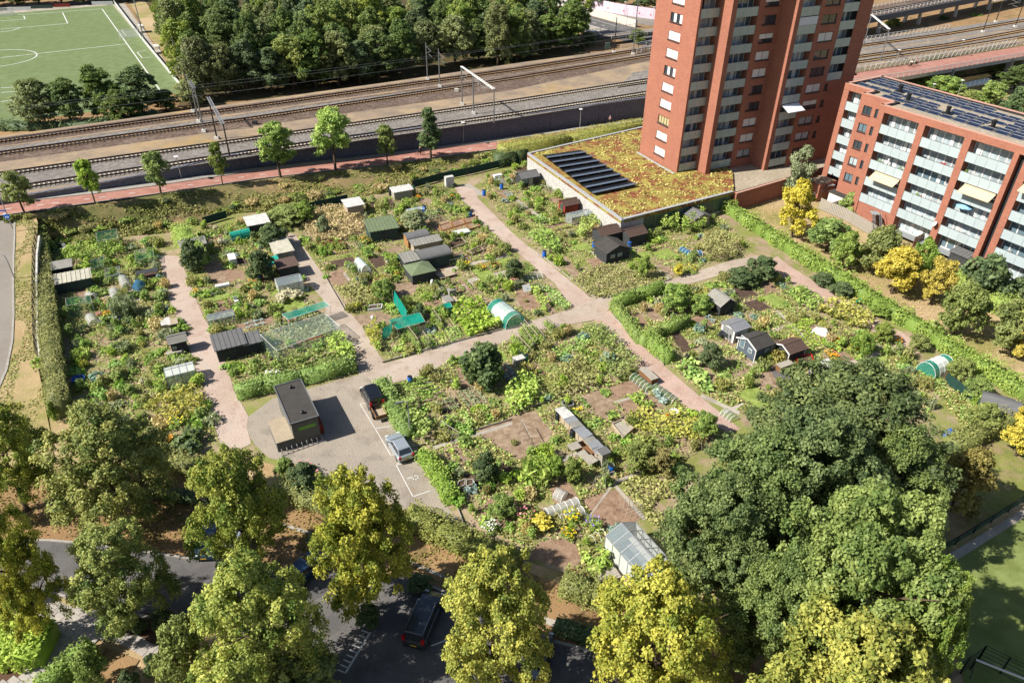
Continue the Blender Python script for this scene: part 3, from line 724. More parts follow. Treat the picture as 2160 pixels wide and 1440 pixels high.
def balcony(parent,x0,x1,y,z,fh,panels,rail='railing_glass',depth=1.35,seed=0,stuff=True,back='grey_cladding',base=True):
 """recessed balcony bay: slab, back wall with doors and glass, front panels with open joints. local frame, outside towards -y"""
 w = x1 - x0; rs = random.Random(seed); k = ('b',round(w,2),round(fh,2),panels,rail,depth,back,seed % 5)
 if k not in BM_:
  sl = MB().box((0,depth / 2 + .02,-.2),(w,depth,.2))
  bw = MB(); fr = MB(); gl = MB(); layout = []
  n = max(2,int(w / 1.0)); x = -w / 2; wid = w / n; solid = n - 1 if seed % 5 != 3 else 0
  bw.box((0,depth + .02,0),(w,.1,.12)); bw.box((0,depth + .02,fh - .36),(w,.1,.16))
  for i in range(n):
   xa = -w / 2 + i * wid
   if i == solid and n > 3:
    bw.box((xa + wid / 2,depth + .02,.12),(wid,.1,.75)); gl.box((xa + wid / 2,depth + .03,.87),(wid - .1,.04,fh - 1.25))
    fr.box((xa + .05,depth,.87),(.08,.1,fh - 1.23)); fr.box((xa + wid - .05,depth,.87),(.08,.1,fh - 1.23))
   else:
    gl.box((xa + wid / 2,depth + .03,.12),(wid - .06,.04,fh - .48))
    for q in (xa + .04,xa + wid - .04): fr.box((q,depth - .01,.12),(.075 if i % 2 else .1,.09,fh - .48))
    if i == 1 or i == seed % n: fr.box((xa + wid / 2,depth - .005,.12),(wid - .16,.07,.1)); fr.box((xa + wid / 2,depth - .005,fh - .48),(wid - .16,.07,.1))
  gp = MB().box((0,0,-.28),(w / panels - .03,.05,1.32))
  rt = MB().box((0,0,1.05),(w,.07,.05))
  BM_[k] = (sl.mesh('balcony','slab'),bw.mesh('back_wall',back),fr.mesh('door_frame','white_paint'),{q: gl.mesh('glazing',q) for q in ('blue_glass','soft_glass','window_glass')},gp.mesh('railing_panel',rail),rt.mesh('handrail','steel'))
 sl,bw,fr,gl,gp,rt = BM_[k]
 o = inst(sl,'balcony',parent,((x0 + x1) / 2,y,z))
 inst(bw,'back_wall',o); inst(fr,'door_frame',o); inst(gl[('blue_glass','soft_glass','soft_glass','soft_glass')[rs.randrange(4)]],'glazing',o)
 if base:
  for i in range(panels): inst(gp,'railing_panel',o,(-w / 2 + w * (i + .5) / panels,.0,0))
  inst(rt,'handrail',o,(0,.02,0))
 if stuff:
  for _ in range(rs.randrange(0,3)):
   inst(CURT['curtain_panel'],'curtain',o,(rs.uniform(-w * .4,w * .4),depth - .06,.12))
 return o
CURT = {'curtain_panel': MB().box((0,0,0),(.55,.04,2.05)).mesh('curtain','blind')}

# red brick tower
FT = 2.71; TB = 3.44; NF = 14; TOP = TB + NF * FT + .9
base_B = at(1427,363,3.2)
tower = thing('apartment_tower','tall red brick apartment tower with white blinds standing behind the moss green flat roof','building',(base_B.x,base_B.y,0),R(27.25))
wl = MB()
row = lambda xa,xb,f0=0,f1=NF,s=.95,e=2.35: [(xa,xb,TB + f * FT + s,TB + f * FT + e) for f in range(f0,f1)]
D = 10.95
wl_left = MB(); wall_open(wl_left,(0,D),(0,-1),D,2.9,TOP,row(4.15,7.15)); wl_left.build('brick_wall','brick',tower)
pier = MB(); pier.box((.2,.78,2.9),(.38,1.54,TOP - 2.9)); pier.build('brick_pier','brick',tower)
pier = MB(); pier.box((4.55,-.5,2.7),(.95,4.1,TOP - 2.71)); pier.build('brick_pier','brick',tower)
w1 = MB(); w1.box((5.42,-.3,2.7),(.76,2.6,TOP - 2.73)); wall_open(w1,(10.35,-1.6),(1,0),4.75,2.5,TOP,row(1.15,4.0)); w1.face([(10.35,-1.6,2.5),(10.35,-1.6,TOP),(10.35,0,TOP),(10.35,0,2.5)]); w1.build('brick_wall','brick',tower)
w2 = MB(); w2.box((15.55,-3.15,2.5),(.9,3.5,TOP - 2.54))
wall_open(w2,(20.0,-4.9),(1,0),11.7,-.1,TOP,row(.9,4.1) + row(5.0,5.85,0,5,1.0,2.1) + [(5.15,8.65,TB + 5 * FT - .2,TOP - .95)])
w2.face([(20,-4.9,-.1),(20,-4.9,TOP),(20,-3.4,TOP),(20,-3.4,-.1)]); w2.build('brick_wall','brick',tower)
w3 = MB(); wall_open(w3,(31.7,-4.9),(0,1),D + 4.9,-.1,TOP,[]); wall_open(w3,(31.7,D),(-1,0),31.7,-.1,TOP,[]); w3.build('brick_wall','brick',tower)
core = MB(); core.box((8.0,6.3,2.4),(15.6,8.9,TOP - 2.7)); core.box((12.0,.85,2.4),(6.0,2.0,TOP - 2.72)); core.box((23.7,3.7,-.1),(15.6,14.2,TOP - .3)); core.build('inner_wall','dark_concrete',tower)
tr = MB(); tr.box((15.8,5.4,TOP - .35),(31.2,10.5,.2)); tr.box((23.5,-2.2,TOP - .36),(15.8,5.0,.2)); tr.build('roof','roof_gravel',tower)
tc = MB(); tc.box((.1,D / 2,TOP - .0),(.4,D + .1,.08)); tc.box((15.9,D - .1,TOP),(31.0,.4,.08)); tc.box((31.6,3.0,TOP),(.4,15.2,.08)); tc.box((25.6,-4.8,TOP),(11.2,.4,.08)); tc.build('coping','coping',tower)
lst = ['blind','blind','curtain','blind','blind','mixed','blind','blind','mixed','blind','blind','blind','glass','blind']
l2 = ['soft','blind','blind','glass','glass','blind','blind','half','glass','half','glass','soft','half','blind']
l3 = ['glass','soft','soft','half','blind','glass','glass','blind','glass','glass','blind','half','glass','blind']
for f in range(NF):
 z = TB + f * FT
 window(tower,(0,D - 5.65,z + .95),R(-90),3.0,1.4,lst[f],n=4 if lst[f] in ('mixed','curtain') else 2)
 window(tower,(12.925,-1.6,z + .95),0,2.85,1.4,l2[f],n=2)
 window(tower,(22.5,-4.9,z + .95),0,3.2,1.4,l3[f],n=2)
 if f < 5: window(tower,(25.425,-4.9,z + 1.0),0,.85,1.1,'glass',n=1)
 balcony(tower,.4,4.06,.1,z,FT,3,seed=f * 3,back='dark_concrete')
 balcony(tower,5.81,10.34,-1.5,z,FT,3,seed=f * 5 + 1,back='grey_cladding')
 balcony(tower,16.01,19.99,-4.8,z,FT,3,seed=f * 7 + 2,back='grey_cladding')
 if f >= 5: balcony(tower,25.16,28.64,-4.8,z,FT,2,seed=f * 11 + 3,back='grey_cladding',depth=1.3)
aw = MB(); aw.face([(16.1,-4.85,TB + 3 * FT + 2.3),(16.1,-6.6,TB + 3 * FT + 1.5),(19.9,-6.6,TB + 3 * FT + 1.5),(19.9,-4.85,TB + 3 * FT + 2.3)]); aw.bar((16.1,-6.6,TB + 3 * FT + 1.47),(19.9,-6.6,TB + 3 * FT + 1.47),.06)
aw.build('awning','awning_white',tower)
wl_b = MB().box((18.0,-4.86,TB + 8 * FT + 1.1),(3.9,.05,1.2)).build('awning','awning_white',tower)

# flat moss roof beside the tower
zr = 3.2
Lc,Fc,Rc = at(1112,325,zr),at(1310,465,zr),at(1548,405,zr); Bc = at(1352,266,zr) + Vector((3,1.2,0))
hall = thing('garage_hall','low stone walled hall with moss covered flat roof beside the brick tower','building')
poly = [(p.x,p.y) for p in (Lc,Fc,Rc,Vector((Rc.x + 2,Rc.y + 9,0)),Bc)]
MB().prism(poly,zr - .5,zr - .14).build('roof','sedum',hall)
def upright(name,a,b,z0,z1,t,mat,parent,seg=1):
 d = (b - a); L = d.length; d /= L; ang = math.atan2(d.y,d.x); mb = MB(); c = (a + b) / 2; mb.box((c.x,c.y,z0),(L,t,z1 - z0),ang); return mb.build(name,mat,parent)
def inset(a,b,t): d = (b - a).normalized(); return Vector((-d.y,d.x,0)) * t
ci = inset(Lc,Fc,.3)
upright('stone_wall',Lc + ci,Fc + ci,-.2,zr - .06,.5,'gabion_light',hall)
ci2 = inset(Fc,Rc,.3)
upright('stone_wall',Fc + ci2 + (Rc - Fc).normalized() * .6,Fc + ci2 + (Rc - Fc).normalized() * 4.4,-.2,zr - .06,.5,'gabion_light',hall)
fd = (Rc - Fc).normalized(); Lw = (Rc - Fc).length
for i in range(9):
 a = Fc + ci2 + fd * (4.45 + (Lw - 4.5) * i / 9); b = Fc + ci2 + fd * (4.45 + (Lw - 4.5) * (i + 1) / 9 - .06)
 upright('glass_panel',a,b,.4,zr - .2,.2,'teal_panel',hall)
upright('plinth',Fc + ci2 + fd * 4.42,Rc + ci2,-.2,.38,.3,'concrete',hall)
upright('coping',Lc + ci,Fc + ci,zr - .06,zr + .06,.56,'grey_coping',hall); upright('coping',Fc + ci2 + fd * .4,Rc + ci2,zr - .06,zr + .06,.5,'grey_coping',hall); upright('coping',Lc + Vector((.2,.4,0)),Bc + Vector((0,.2,0)),zr - .06,zr + .05,.5,'grey_coping',hall)
upright('back_wall',Lc + Vector((.2,.5,0)),Bc + Vector((0,.3,0)),-.2,zr - .07,.4,'dark_concrete',hall)
ct = at(1350,321,zr) ; tb = at(1428,366,zr)
upright('coping',ct - Vector((.5,.15,0)),tb - Vector((.5,.15,0)),zr - .12,zr + .1,.22,'grey_coping',hall)
# loose mounds of sedum: one mat nobody could count
rs = np.random.RandomState(5); n = 20000; pp = np.array([[p[0],p[1]] for p in poly]); mn,mx = pp.min(0),pp.max(0)
q = rs.uniform(mn,mx,(n,2)); q = q[inside_np(q,poly)]
ds = [inside_np(q,wpoly([(1130,330),(1236,305),(1350,395),(1250,425)],zr)),inside_np(q,[(base_B.x + 0,base_B.y - .5),(base_B.x + 32,base_B.y + 10),(base_B.x + 28,base_B.y + 24),(base_B.x - 6,base_B.y + 10)])]
q = q[~ds[0] & ~ds[1]]; q = q[np.sin(q[:,0] * 1.3 + 2 * np.sin(q[:,1] * .6)) + np.sin(q[:,1] * 1.7 + np.sin(q[:,0] * .9)) + rs.normal(0,.8,len(q)) > .1]
leaf_mat('sedum_leaf','#857b3c','#bdb263',.1)
sm = leaf_mesh('sedum_cushions',np.column_stack([q,np.full(len(q),zr - .1) + rs.rand(len(q)) * .08]),np.column_stack([rs.normal(0,.35,(len(q),2)),np.ones(len(q))]),.34,rs.rand(len(q)),'sedum_leaf',5,.8)
so = inst(sm,'sedum_cushions',hall); so['kind'] = 'stuff'
# black solar mats in seven overlapping rows
S4 = [at(1143,328,zr),at(1224,317,zr),at(1342,393,zr),at(1252,412,zr)]
arr_l = (S4[3] - S4[0]); arr_r = (S4[2] - S4[1])
for i in range(8):
 a,b = S4[0] + arr_l * (i / 8),S4[1] + arr_r * (i / 8); c,d = S4[1] + arr_r * ((i + .93) / 8),S4[0] + arr_l * ((i + .93) / 8)
 mb = MB(); z1,z2 = zr + .05,zr + .42
 u = lambda p,z: (p.x,p.y,z)
 st = thing('solar_row',('topmost' if i == 0 else 'lowest' if i == 7 else ['','second','third','fourth','fifth','sixth','seventh'][i]) + (' row' if i in (0,7) else ' row from the top') + ' of black solar panels on the moss roof','solar panels',(0,0,0),0,'rows of black solar panels on the moss roof')
 mid = lambda p,q_,t: p.lerp(q_,t)
 for k in range(3):
  p0,p1,p2,p3 = mid(a,b,k / 3),mid(a,b,(k + .97) / 3),mid(d,c,(k + .97) / 3),mid(d,c,k / 3)
  mb = MB(); mb.face([u(p0,z1),u(p3,z2),u(p2,z2),u(p1,z1)]); mb.face([u(p3,zr),u(p2,zr),u(p2,z2),u(p3,z2)][::-1]); mb.face([u(p0,zr - .05),u(p0,z1),u(p1,z1),u(p1,zr - .05)][::-1]); mb.build('panel','solar_black',st)
 MB().bar(u(d + (c - d) * -.01,z2 + .0),u(c,z2 + .0),.55,.06).build('ridge_strip','strip_blue',st)
# gravel terrace right of the roof, with its brick wall
tz = 2.7
sheet_pts = [at(1494,366,tz),at(1552,405,tz),at(1660,374,tz),at(1745,350,tz),at(1740,325,tz),at(1600,335,tz)]
ter = thing('gravel_terrace','raised gravel terrace behind a low brick wall at the foot of the tower','terrace')
tp = MB(); tp.face([(p.x,p.y,tz) for p in sheet_pts]); tp.build('terrace_floor','roof_gravel',ter)
upright('brick_wall',at(1553,408,tz + .3),at(1662,376,tz + .3),-.1,tz + .3,.3,'brick',ter); upright('brick_wall',at(1490,367,tz + .3),at(1552,407,tz + .3),-.1,tz + .3,.3,'brick',ter)
upright('coping',at(1553,408,tz + .3),at(1662,376,tz + .3),tz + .3,tz + .36,.36,'coping',ter)
upright('brick_wall',at(1660,378,tz),at(1715,362,tz),-.1,tz - .05,.3,'brick',ter)

# apartment block with solar roof
ZT = 18.1; BA = R(-58)
Ob = at(1857,222,18); block = thing('apartment_block','long red brick apartment block with rows of pale balconies and solar panels on the roof','building',(Ob.x,Ob.y,0),BA)
# local x along the facade, outside towards -y
FB = 2.72; Z0 = .8
def PZ(f): return Z0 + f * FB
bays = [(.96,6.6,1),(7.61,13.45,0),(14.46,20.2,0),(22.61,28.3,0),(29.31,35.0,0)]
piers = [(0,.95),(6.61,7.6),(13.46,14.45),(20.21,20.9),(21.7,22.6),(28.31,29.3),(35.01,35.9)]
DB = 14.6; LB = 35.9
for a,b in piers: MB().box(((a + b) / 2,.72,-.2),(b - a,1.44,17.34)).build('brick_pier','brick',block)
MB().box((LB / 2,.2,17.141),(LB,.4,ZT - 17.141)).build('brick_band','brick',block)
MB().box((LB / 2,1.9,17.0),(LB,2.9,.14)).build('ceiling_slab','slab',block)
MB().box((3.78,.3,-.2),(5.6,.3,PZ(1) + .0)).build('brick_wall','brick',block)
MB().box((21.3,1.0,-.2),(.78,.3,17.3)).build('stair_slot','dark_frame',block)
cb = MB(); cb.box((LB / 2,8.3,-.2),(LB - .1,11.6,ZT - .4)); cb.box((-2.65,9.6,-.2),(5.2,9.0,ZT - .43)); cb.box((-7.8,10.5,-.2),(4.9,7.4,ZT - .44)); cb.build('inner_wall','dark_concrete',block)
# stepped end: plane two with windows, plane one with one stack of balconies
w = MB(); ops = []
for f in range(1,6): ops += [(.8,2.3,PZ(f) + .75,PZ(f) + 2.05),(2.95,3.5,PZ(f) + .65,PZ(f) + 2.05)]
wall_open(w,(-5.27,2.87),(1,0),5.27,-.2,ZT,ops); w.build('brick_wall','brick',block)
for f in range(1,6):
 window(block,(-5.27 + 1.55,2.87,PZ(f) + .75),0,1.5,1.3,('blue','soft','glass','blue','glass')[f - 1],n=2); window(block,(-5.27 + 3.225,2.87,PZ(f) + .65),0,.55,1.4,'glass',n=1,sill=False)
w = MB(); w.face([(-5.27,2.87,-.2),(-5.27,2.87,ZT),(-5.27,5.3,ZT),(-5.27,5.3,-.2)]); w.face([(0,0,-.2),(0,0,ZT),(0,2.87,ZT),(0,2.87,-.2)]); w.build('brick_wall','brick',block)
MB().box((-9.8,6.4,-.2),(1.0,2.2,17.3)).build('brick_pier','brick',block); MB().box((-6.1,6.4,-.2),(1.64,2.2,17.32)).build('brick_pier','brick',block)
MB().box((-7.8,5.5,17.141),(5.04,.4,ZT - 17.141)).build('brick_band','brick',block)
w = MB(); wall_open(w,(-10.31,14.6),(0,-1),9.3,-.2,ZT,[]); w.build('brick_wall','brick',block)
w = MB(); wall_open(w,(LB,14.6),(-1,0),LB + 10.3,-.2,ZT,[]); w.build('brick_wall','brick',block)
for f in range(1,6): balcony(block,-9.29,-6.93,5.4,PZ(f),FB,1,'railing_pale',1.2,seed=f * 13)
for i,(a,b,low) in enumerate(bays):
 for f in range(6):
  if low and f == 0: continue
  balcony(block,a,b,.1,PZ(f),FB,4,'railing_pale',1.4,seed=f * 17 + i * 5,base=f > 0)
# roof, parapet and coping
rf = MB(); rf.box((LB / 2 + .1,7.4,ZT - .45),(LB - .4,13.9,.2)); rf.box((-2.5,8.7,ZT - .46),(5.0,11.4,.2)); rf.box((-7.7,9.9,ZT - .47),(5.0,8.9,.2)); rf.build('roof','roof_gravel',block)
def rail_run(name,pts,z0,z1,t,mat):
 mb = MB()
 for p,q in zip(pts,pts[1:]):
  dx,dy = q[0] - p[0],q[1] - p[1]; L = math.hypot(dx,dy); mb.box(((p[0] + q[0]) / 2,(p[1] + q[1]) / 2,z0),(L + t * .98,t,z1 - z0),math.atan2(dy,dx))
 return mb.build(name,mat,block)
ring = [(LB - .25,.25),(.25,.25),(.25,3.12),(-5.02,3.12),(-5.02,5.55),(-10.05,5.55),(-10.05,14.35),(LB - .2,14.35)]
rail_run('coping',ring,ZT,ZT + .07,.5,'coping'); ins = [(LB - .6,.62),(.62,.62),(.62,3.5),(-4.65,3.5),(-4.65,5.92),(-9.68,5.92),(-9.68,13.95),(LB - .6,13.95)]
rail_run('roof_upstand',ins,ZT - .3,ZT - .02,.3,'felt_edge')
# awnings, parasol and furniture on the balconies
def awn(a,b,f,y0=.1):
 mb = MB(); z = PZ(f) + 2.2; mb.face([(a,y0,z),(a,y0 - 1.3,z - .75),(b,y0 - 1.3,z - .75),(b,y0,z)]); mb.bar((a,y0 - 1.3,z - .78),(b,y0 - 1.3,z - .78),.07); mb.bar((a,y0,z + .04),(b,y0,z + .04),.14); mb.build('awning','awning_cloth',block)
awn(2.2,6.4,2); awn(15.6,20.0,3); awn(22.8,26.5,4)
def parasol(p,h,r,mat,label,open_=True):
 t = thing('parasol',label,'parasol',p); MB().tube([(0,0,0),(0,0,h)],.025,5).build('pole','steel',t); mb = MB()
 if open_:
  for i in range(8):
   a0,a1 = math.pi / 4 * i,math.pi / 4 * (i + 1); mb.face([(r * math.cos(a0),r * math.sin(a0),h - .42),(r * math.cos(a1),r * math.sin(a1),h - .42),(0,0,h)])
 else: mb.lathe((0,0,0),[(.05,h * .45),(.16,h * .5),(.13,h * .75),(.03,h)],8)
 mb.build('canopy',mat,t); return t
bw_ = lambda x,y,z: block.matrix_world @ Vector((x,y,z))
bpy.context.view_layer.update()
BX = lambda x,y,z: Vector((Ob.x + x * math.cos(BA) - y * math.sin(BA),Ob.y + x * math.sin(BA) + y * math.cos(BA),z))
parasol(BX(16.4,.75,PZ(2)),2.15,1.15,'parasol_blue','open light blue parasol on a balcony of the apartment block')
parasol(BX(3.4,.8,PZ(3)),2.1,1,'white_plastic','folded white parasol standing on a balcony of the block',False)
plain('pot_plant','#5f7a35',.9,var=.3,scale=4); plain('orange_wood','#cf8a45',.8)
for i,(x,f,c) in enumerate([(2.0,3,'pot_plant'),(5.6,3,'pot_plant'),(3.2,2,'red_cloth'),(10.2,2,'orange_wood'),(11.9,2,'red_cloth'),(8.4,4,'dark_frame'),(11.5,4,'red_cloth'),(17.8,1,'white_plastic'),(11.3,1,'white_plastic'),(17.6,2,'white_plastic'),(5.0,4,'white_plastic'),(16.2,4,'white_plastic'),(24.2,1,'white_plastic'),(9.3,2,'pot_plant'),(14.9,4,'pot_plant')]):
 if c == 'pot_plant':
  mb = MB(); mb.lathe((0,0,0),[(.16,0),(.2,.3)],8); o = mb.build('potted_plant','dark_frame',None,BX(x,.6,PZ(f))); mb = MB(); rs_ = random.Random(i)
  for _ in range(40):
   a = rs_.uniform(0,6.28); r_ = rs_.uniform(0,.4); z_ = rs_.uniform(.3,1.15); mb.face([(r_ * math.cos(a),r_ * math.sin(a),z_),(r_ * math.cos(a) + .16,r_ * math.sin(a),z_ + .1),(r_ * math.cos(a) + .1,r_ * math.sin(a) + .16,z_ + .14)])
  mb.build('leaves','pot_plant',o); tag(o,'green potted plant standing behind a pale balcony panel of the block','pot plant','potted plants on the balconies')
 else:
  t = thing('balcony_chair',{'red_cloth': 'red','orange_wood': 'orange wooden','white_plastic': 'white','dark_frame': 'dark'}[c] + ' seat behind a balcony panel of the apartment block','chair',BX(x,.7,PZ(f)),R(-57 + 30 * (i % 5)),'seats on the balconies')
  MB().box((0,0,.38),(.8,.6,.1)).build('seat',c,t); MB().box((0,.28,.48),(.8,.08,.5)).build('backrest',c,t)
  for sx in (-.33,.33):
   for sy in (-.24,.24): MB().box((sx,sy,0),(.05,.05,.38)).build('leg',c,t)
# satellite dish on the pier
t = thing('satellite_dish','white satellite dish fixed to the brick pier of the block','satellite dish',BX(13.9,-.35,PZ(1) + 1.0)); d_ = MB(); d_.lathe((0,0,0),[(.03,0),(.25,.04),(.42,.13)],14); o = d_.build('dish','white_plastic',t); o.rotation_euler = (R(60),0,R(-100)); MB().bar((0,0,0),(.25,.35,-.1),.05).build('bracket','steel',t)
# solar panels: each its own, in tilted pairs of rows
pm = MB(); pm.face([(-.82,-.5,0),(.82,-.5,0),(.82,.5,.17),(-.82,.5,.17)]); pm.face([(-.82,.5,.17),(.82,.5,.17),(.82,.5,-.0),(-.82,.5,0)]); pmesh = pm.mesh('solar_panel','solar_cell')
fm = MB()
for a,b in (((-.84,-.52,.0),(.84,-.52,.0)),((.84,-.52,0),(.84,.52,.18)),((.84,.52,.18),(-.84,.52,.18)),((-.84,.52,.18),(-.84,-.52,0))): fm.bar(a,b,.05,.05)
fmesh = fm.mesh('panel_frame','galvanised'); ln = MB().bar((-.41,-.5,.012),(-.41,.5,.182),.02,.01).bar((.0,-.5,.012),(.0,.5,.182),.02,.01).bar((.41,-.5,.012),(.41,.5,.182),.02,.01).mesh('cell_joint','steel')
k = 0; rowsx = []
for j in range(9):
 for i in range(19):
  if j == 0 or (i * 7 + j * 5) % 23 == 0: continue
  x,y = -8.0 + i * 2.0 + (j % 2) * .35 - (j * .12),2.3 + j * 1.3
  if y < 4.6 and x < 2.0: continue
  if y < 7.0 and x < -3.6: continue
  if any(abs(x - a) < 1.2 and abs(y - b) < .75 for a,b in ((.4,6.0),(-3.2,9.2),(7.3,5.2),(14.2,4.8),(20,6))) or x > 27.5: continue
  if j == 5 and i < 12: continue
  if j == 8 and i > 9 or (j == 7 and i > 13) or (j in (3,4) and i in (7,)): continue
  t = inst(pmesh,'solar_panel',block,(x,y,ZT - .2)); inst(fmesh,'panel_frame',t); k += 1
for i,(x,y) in enumerate(((.4,6.0),(-3.2,9.2),(7.3,5.2),(14.2,4.8),(20.0,6.0))):
 t = MB().box((0,0,0),(1.4,.9,.14)).build('roof_vent','black',block,(x,y,ZT - .25)); MB().lathe((0,0,.14),[(.3,0),(.3,.6),(.22,.64),(.34,.72),(.34,.95),(.2,1.02)],10).build('stack','black',t)
# glazed link between tower and block
link = thing('link_building','narrow glazed stair link with balconies between the tower and the block','building',at(1722,336,1.0) * 1.0,R(27))
link.location.z = 0
for f in range(5): balcony(link,0,3.2,0,2.6 + f * FT,FT,2,seed=f + 40,back='dark_concrete',depth=1.2)
MB().box((1.6,4.0,-.1),(4.2,5.2,2.6 + 5 * FT)).build('inner_wall','dark_concrete',link); MB().box((1.6,2.7,2.5 + 5 * FT),(4.6,7.0,.25)).build('roof','felt_edge',link); MB().box((1.7,.2,-.1),(3.4,.4,2.4)).build('brick_wall','brick',link)
# foliage colours
LM = '''lime 5f7836 b6b85e|lime_yellow 718236 c8c45c|mid 68843f a8ba62|oak 4c6036 869557|oak_light 5f773a 9caa5c|dark 4a6040 7a8b58|forest 486136 86964f|forest_pale 6f794c 9ca26a|forest_light 667f38 a2ab52|yellow ada032 ddcf52|gold 8c9844 c3bc5c|bright 82a242 bccd66|olive 6c7c3e a2ac5e|greygreen 7d8a64 afb68c|blue 66856e 9bb3a6|brown 7d7442 a39a5a|veg 6c9643 b2cc6c|hedge 747c44 a8a862|hedge_green 6c8a3e a8ba60|straw b3a167 d8c68e|grass 878b4e b6b372|cream b5b08c dcd6b8|kale 84998f b1c2bb|red 6a3c40 8a4a48'''
for q in LM.split('|'):
 n_,c1_,c2_ = q.split(); leaf_mat('leaf_' + n_,c1_,c2_,rand=.2 if 'forest' in n_ else .1,hue=.01 if 'forest' in n_ else .007,spec=.25)
for n_,c1_,c2_ in (('orange','d98a1e','efae2c'),('yellow','d9bb25','efd83f'),('purple','77649c','a493c4'),('pink','c96f7e','e6a7ac'),('white','d8d6cd','efeee8'),('crimson','6c1f2c','8f2f38')): leaf_mat('flower_' + n_,c1_,c2_,.3)

# tree prototypes: unit = metres, crown mesh + trunk mesh
TP = {}
def proto(key,r,h,z0,seed,mat,**kw):
 cm = crown(seed,r,h,z0,mat=mat,**kw)
 TP[key] = dict(r=CROWN['r'],top=CROWN['top'],crown=cm,trunk=trunk_mesh(seed,z0 + h,.022 * (z0 + h),.08,r,max(1.2,z0 + .5)))
for i in range(3):
 proto('lime%d' % i,5.2,11.2,1.9,100 + i,'leaf_lime',lobes=12,clumps=34,leaves=100,lsize=.25,cr=.6,droop=.5,lobe_r=.42,inner=.25)
proto('limey',5.2,10.5,2.2,120,'leaf_lime_yellow',lobes=13,clumps=34,leaves=100,lsize=.25,cr=.58,droop=.5,lobe_r=.42,inner=.25)
proto('limey2',5.2,11.0,2.2,127,'leaf_lime_yellow',lobes=13,clumps=34,leaves=100,lsize=.25,cr=.58,droop=.5,lobe_r=.42,inner=.25)
for i in range(2):
 proto('oak%d' % i,6.6,12.0,2.2,140 + i,'leaf_oak',lobes=17,clumps=40,leaves=100,lsize=.25,cr=.6,lobe_r=.36,inner=.25,up=.55)
proto('oakl',6.6,12.0,2.2,150,'leaf_oak_light',lobes=18,clumps=40,leaves=100,lsize=.25,cr=.58,lobe_r=.34,inner=.25,up=.6)
for i in range(5):
 proto('wood%d' % i,4.4,11.5,2.0,160 + i,['leaf_forest','leaf_forest','leaf_dark','leaf_forest_pale','leaf_forest_light'][i],lobes=11,clumps=26,leaves=44,lsize=.42,cr=.7,lobe_r=.42,droop=.3 if i == 3 else 0)
proto('small0',2.2,5.0,2.0,170,'leaf_mid',lobes=8,clumps=22,leaves=40,lsize=.27,cr=.4,lobe_r=.44)
proto('small1',2.2,4.6,1.9,171,'leaf_bright',lobes=8,clumps=22,leaves=40,lsize=.27,cr=.4,lobe_r=.42)
proto('small2',2.2,5.0,1.6,172,'leaf_olive',lobes=8,clumps=22,leaves=40,lsize=.26,cr=.4,lobe_r=.44)
proto('cone',2.0,7.0,1.2,173,'leaf_dark',lobes=10,clumps=22,leaves=40,lsize=.27,cr=.4,shape='cone',lobe_r=.42)
proto('conegrey',2.0,7.0,.4,174,'leaf_greygreen',lobes=10,clumps=22,leaves=40,lsize=.26,cr=.4,shape='column',lobe_r=.42)
proto('yellow0',2.6,5.2,1.4,175,'leaf_yellow',lobes=11,clumps=24,leaves=40,lsize=.27,cr=.42,lobe_r=.40)
proto('yellow1',2.6,5.6,1.3,176,'leaf_yellow',lobes=11,clumps=24,leaves=40,lsize=.27,cr=.42,lobe_r=.38,shape='column')
proto('fruit0',2.3,3.6,.7,177,'leaf_mid',lobes=9,clumps=22,leaves=44,lsize=.24,cr=.38,lobe_r=.42)
proto('fruit1',2.3,3.8,.5,178,'leaf_dark',lobes=10,clumps=24,leaves=44,lsize=.24,cr=.36,lobe_r=.38)
proto('fruit2',2.3,4.0,.5,179,'leaf_olive',lobes=10,clumps=24,leaves=40,lsize=.24,cr=.36,lobe_r=.38)
proto('fig',2.3,3.4,.3,180,'leaf_dark',lobes=9,clumps=22,leaves=26,lsize=.42,cr=.42,lobe_r=.42)
proto('willowy',3.2,8.0,1.0,181,'leaf_olive',lobes=9,clumps=20,leaves=44,lsize=.3,cr=.5,lobe_r=.36,droop=1.3)
proto('brownish',2.6,4.6,.6,182,'leaf_brown',lobes=9,clumps=20,leaves=40,lsize=.26,cr=.42,lobe_r=.40)
proto('pale',2.3,4.4,.5,183,'leaf_greygreen',lobes=10,clumps=24,leaves=40,lsize=.25,cr=.36,lobe_r=.38)
def tree(key,bx,by,topy,wpx,label,name='tree',cat='tree',group=None,z=0.0,base=None,sxy=1.0):
 """base at survey point (bx, by); the crown's top shows at topy and is wpx wide"""
 p = base if base is not None else at(bx,by,z); h = wpx
 if topy is not None:
  for _ in range(4):
   r = wpx / 2 * seen((p.x,p.y,p.z + 4))[2] / FOC; h = crown_height(p,topy,r)
   if base is None: q = seen((p.x,p.y,p.z + h * .58)); p = at(seen(p)[0] + bx - q[0],by,z)      # bx is where the middle of the crown shows
 T = TP[key]
 if topy is not None:
  zc = seen((p.x,p.y,p.z + h * .6))[2]; r = wpx / 2 * zc / FOC
 else: r = sxy
 t = thing(name,label,cat,p,rnd.uniform(0,6.28),group); s = (r / T['r'],r / T['r'],h / T['top'])
 inst(T['trunk'],'trunk',t,scale=s); inst(T['crown'],'crown',t,scale=s); return t
G1 = 'lime trees along the street'
tree('lime1',-5,1075,845,195,'tree cut by the left edge of the picture, above the grey street','lime_tree')
tree('lime0',218,1108,852,262,'biggest green lime tree at the left, standing above the empty grey street','lime_tree')
tree('limey',14,1345,1058,172,'yellow green lime tree at the left edge beside the disc headed lamp','lime_tree')
tree('lime2',492,1200,928,215,'lime tree between the flat roofed hut and the cars parked below it','lime_tree')
tree('lime1',246,1322,1106,190,'smaller lime tree at the edge of the tiled pavement','lime_tree')
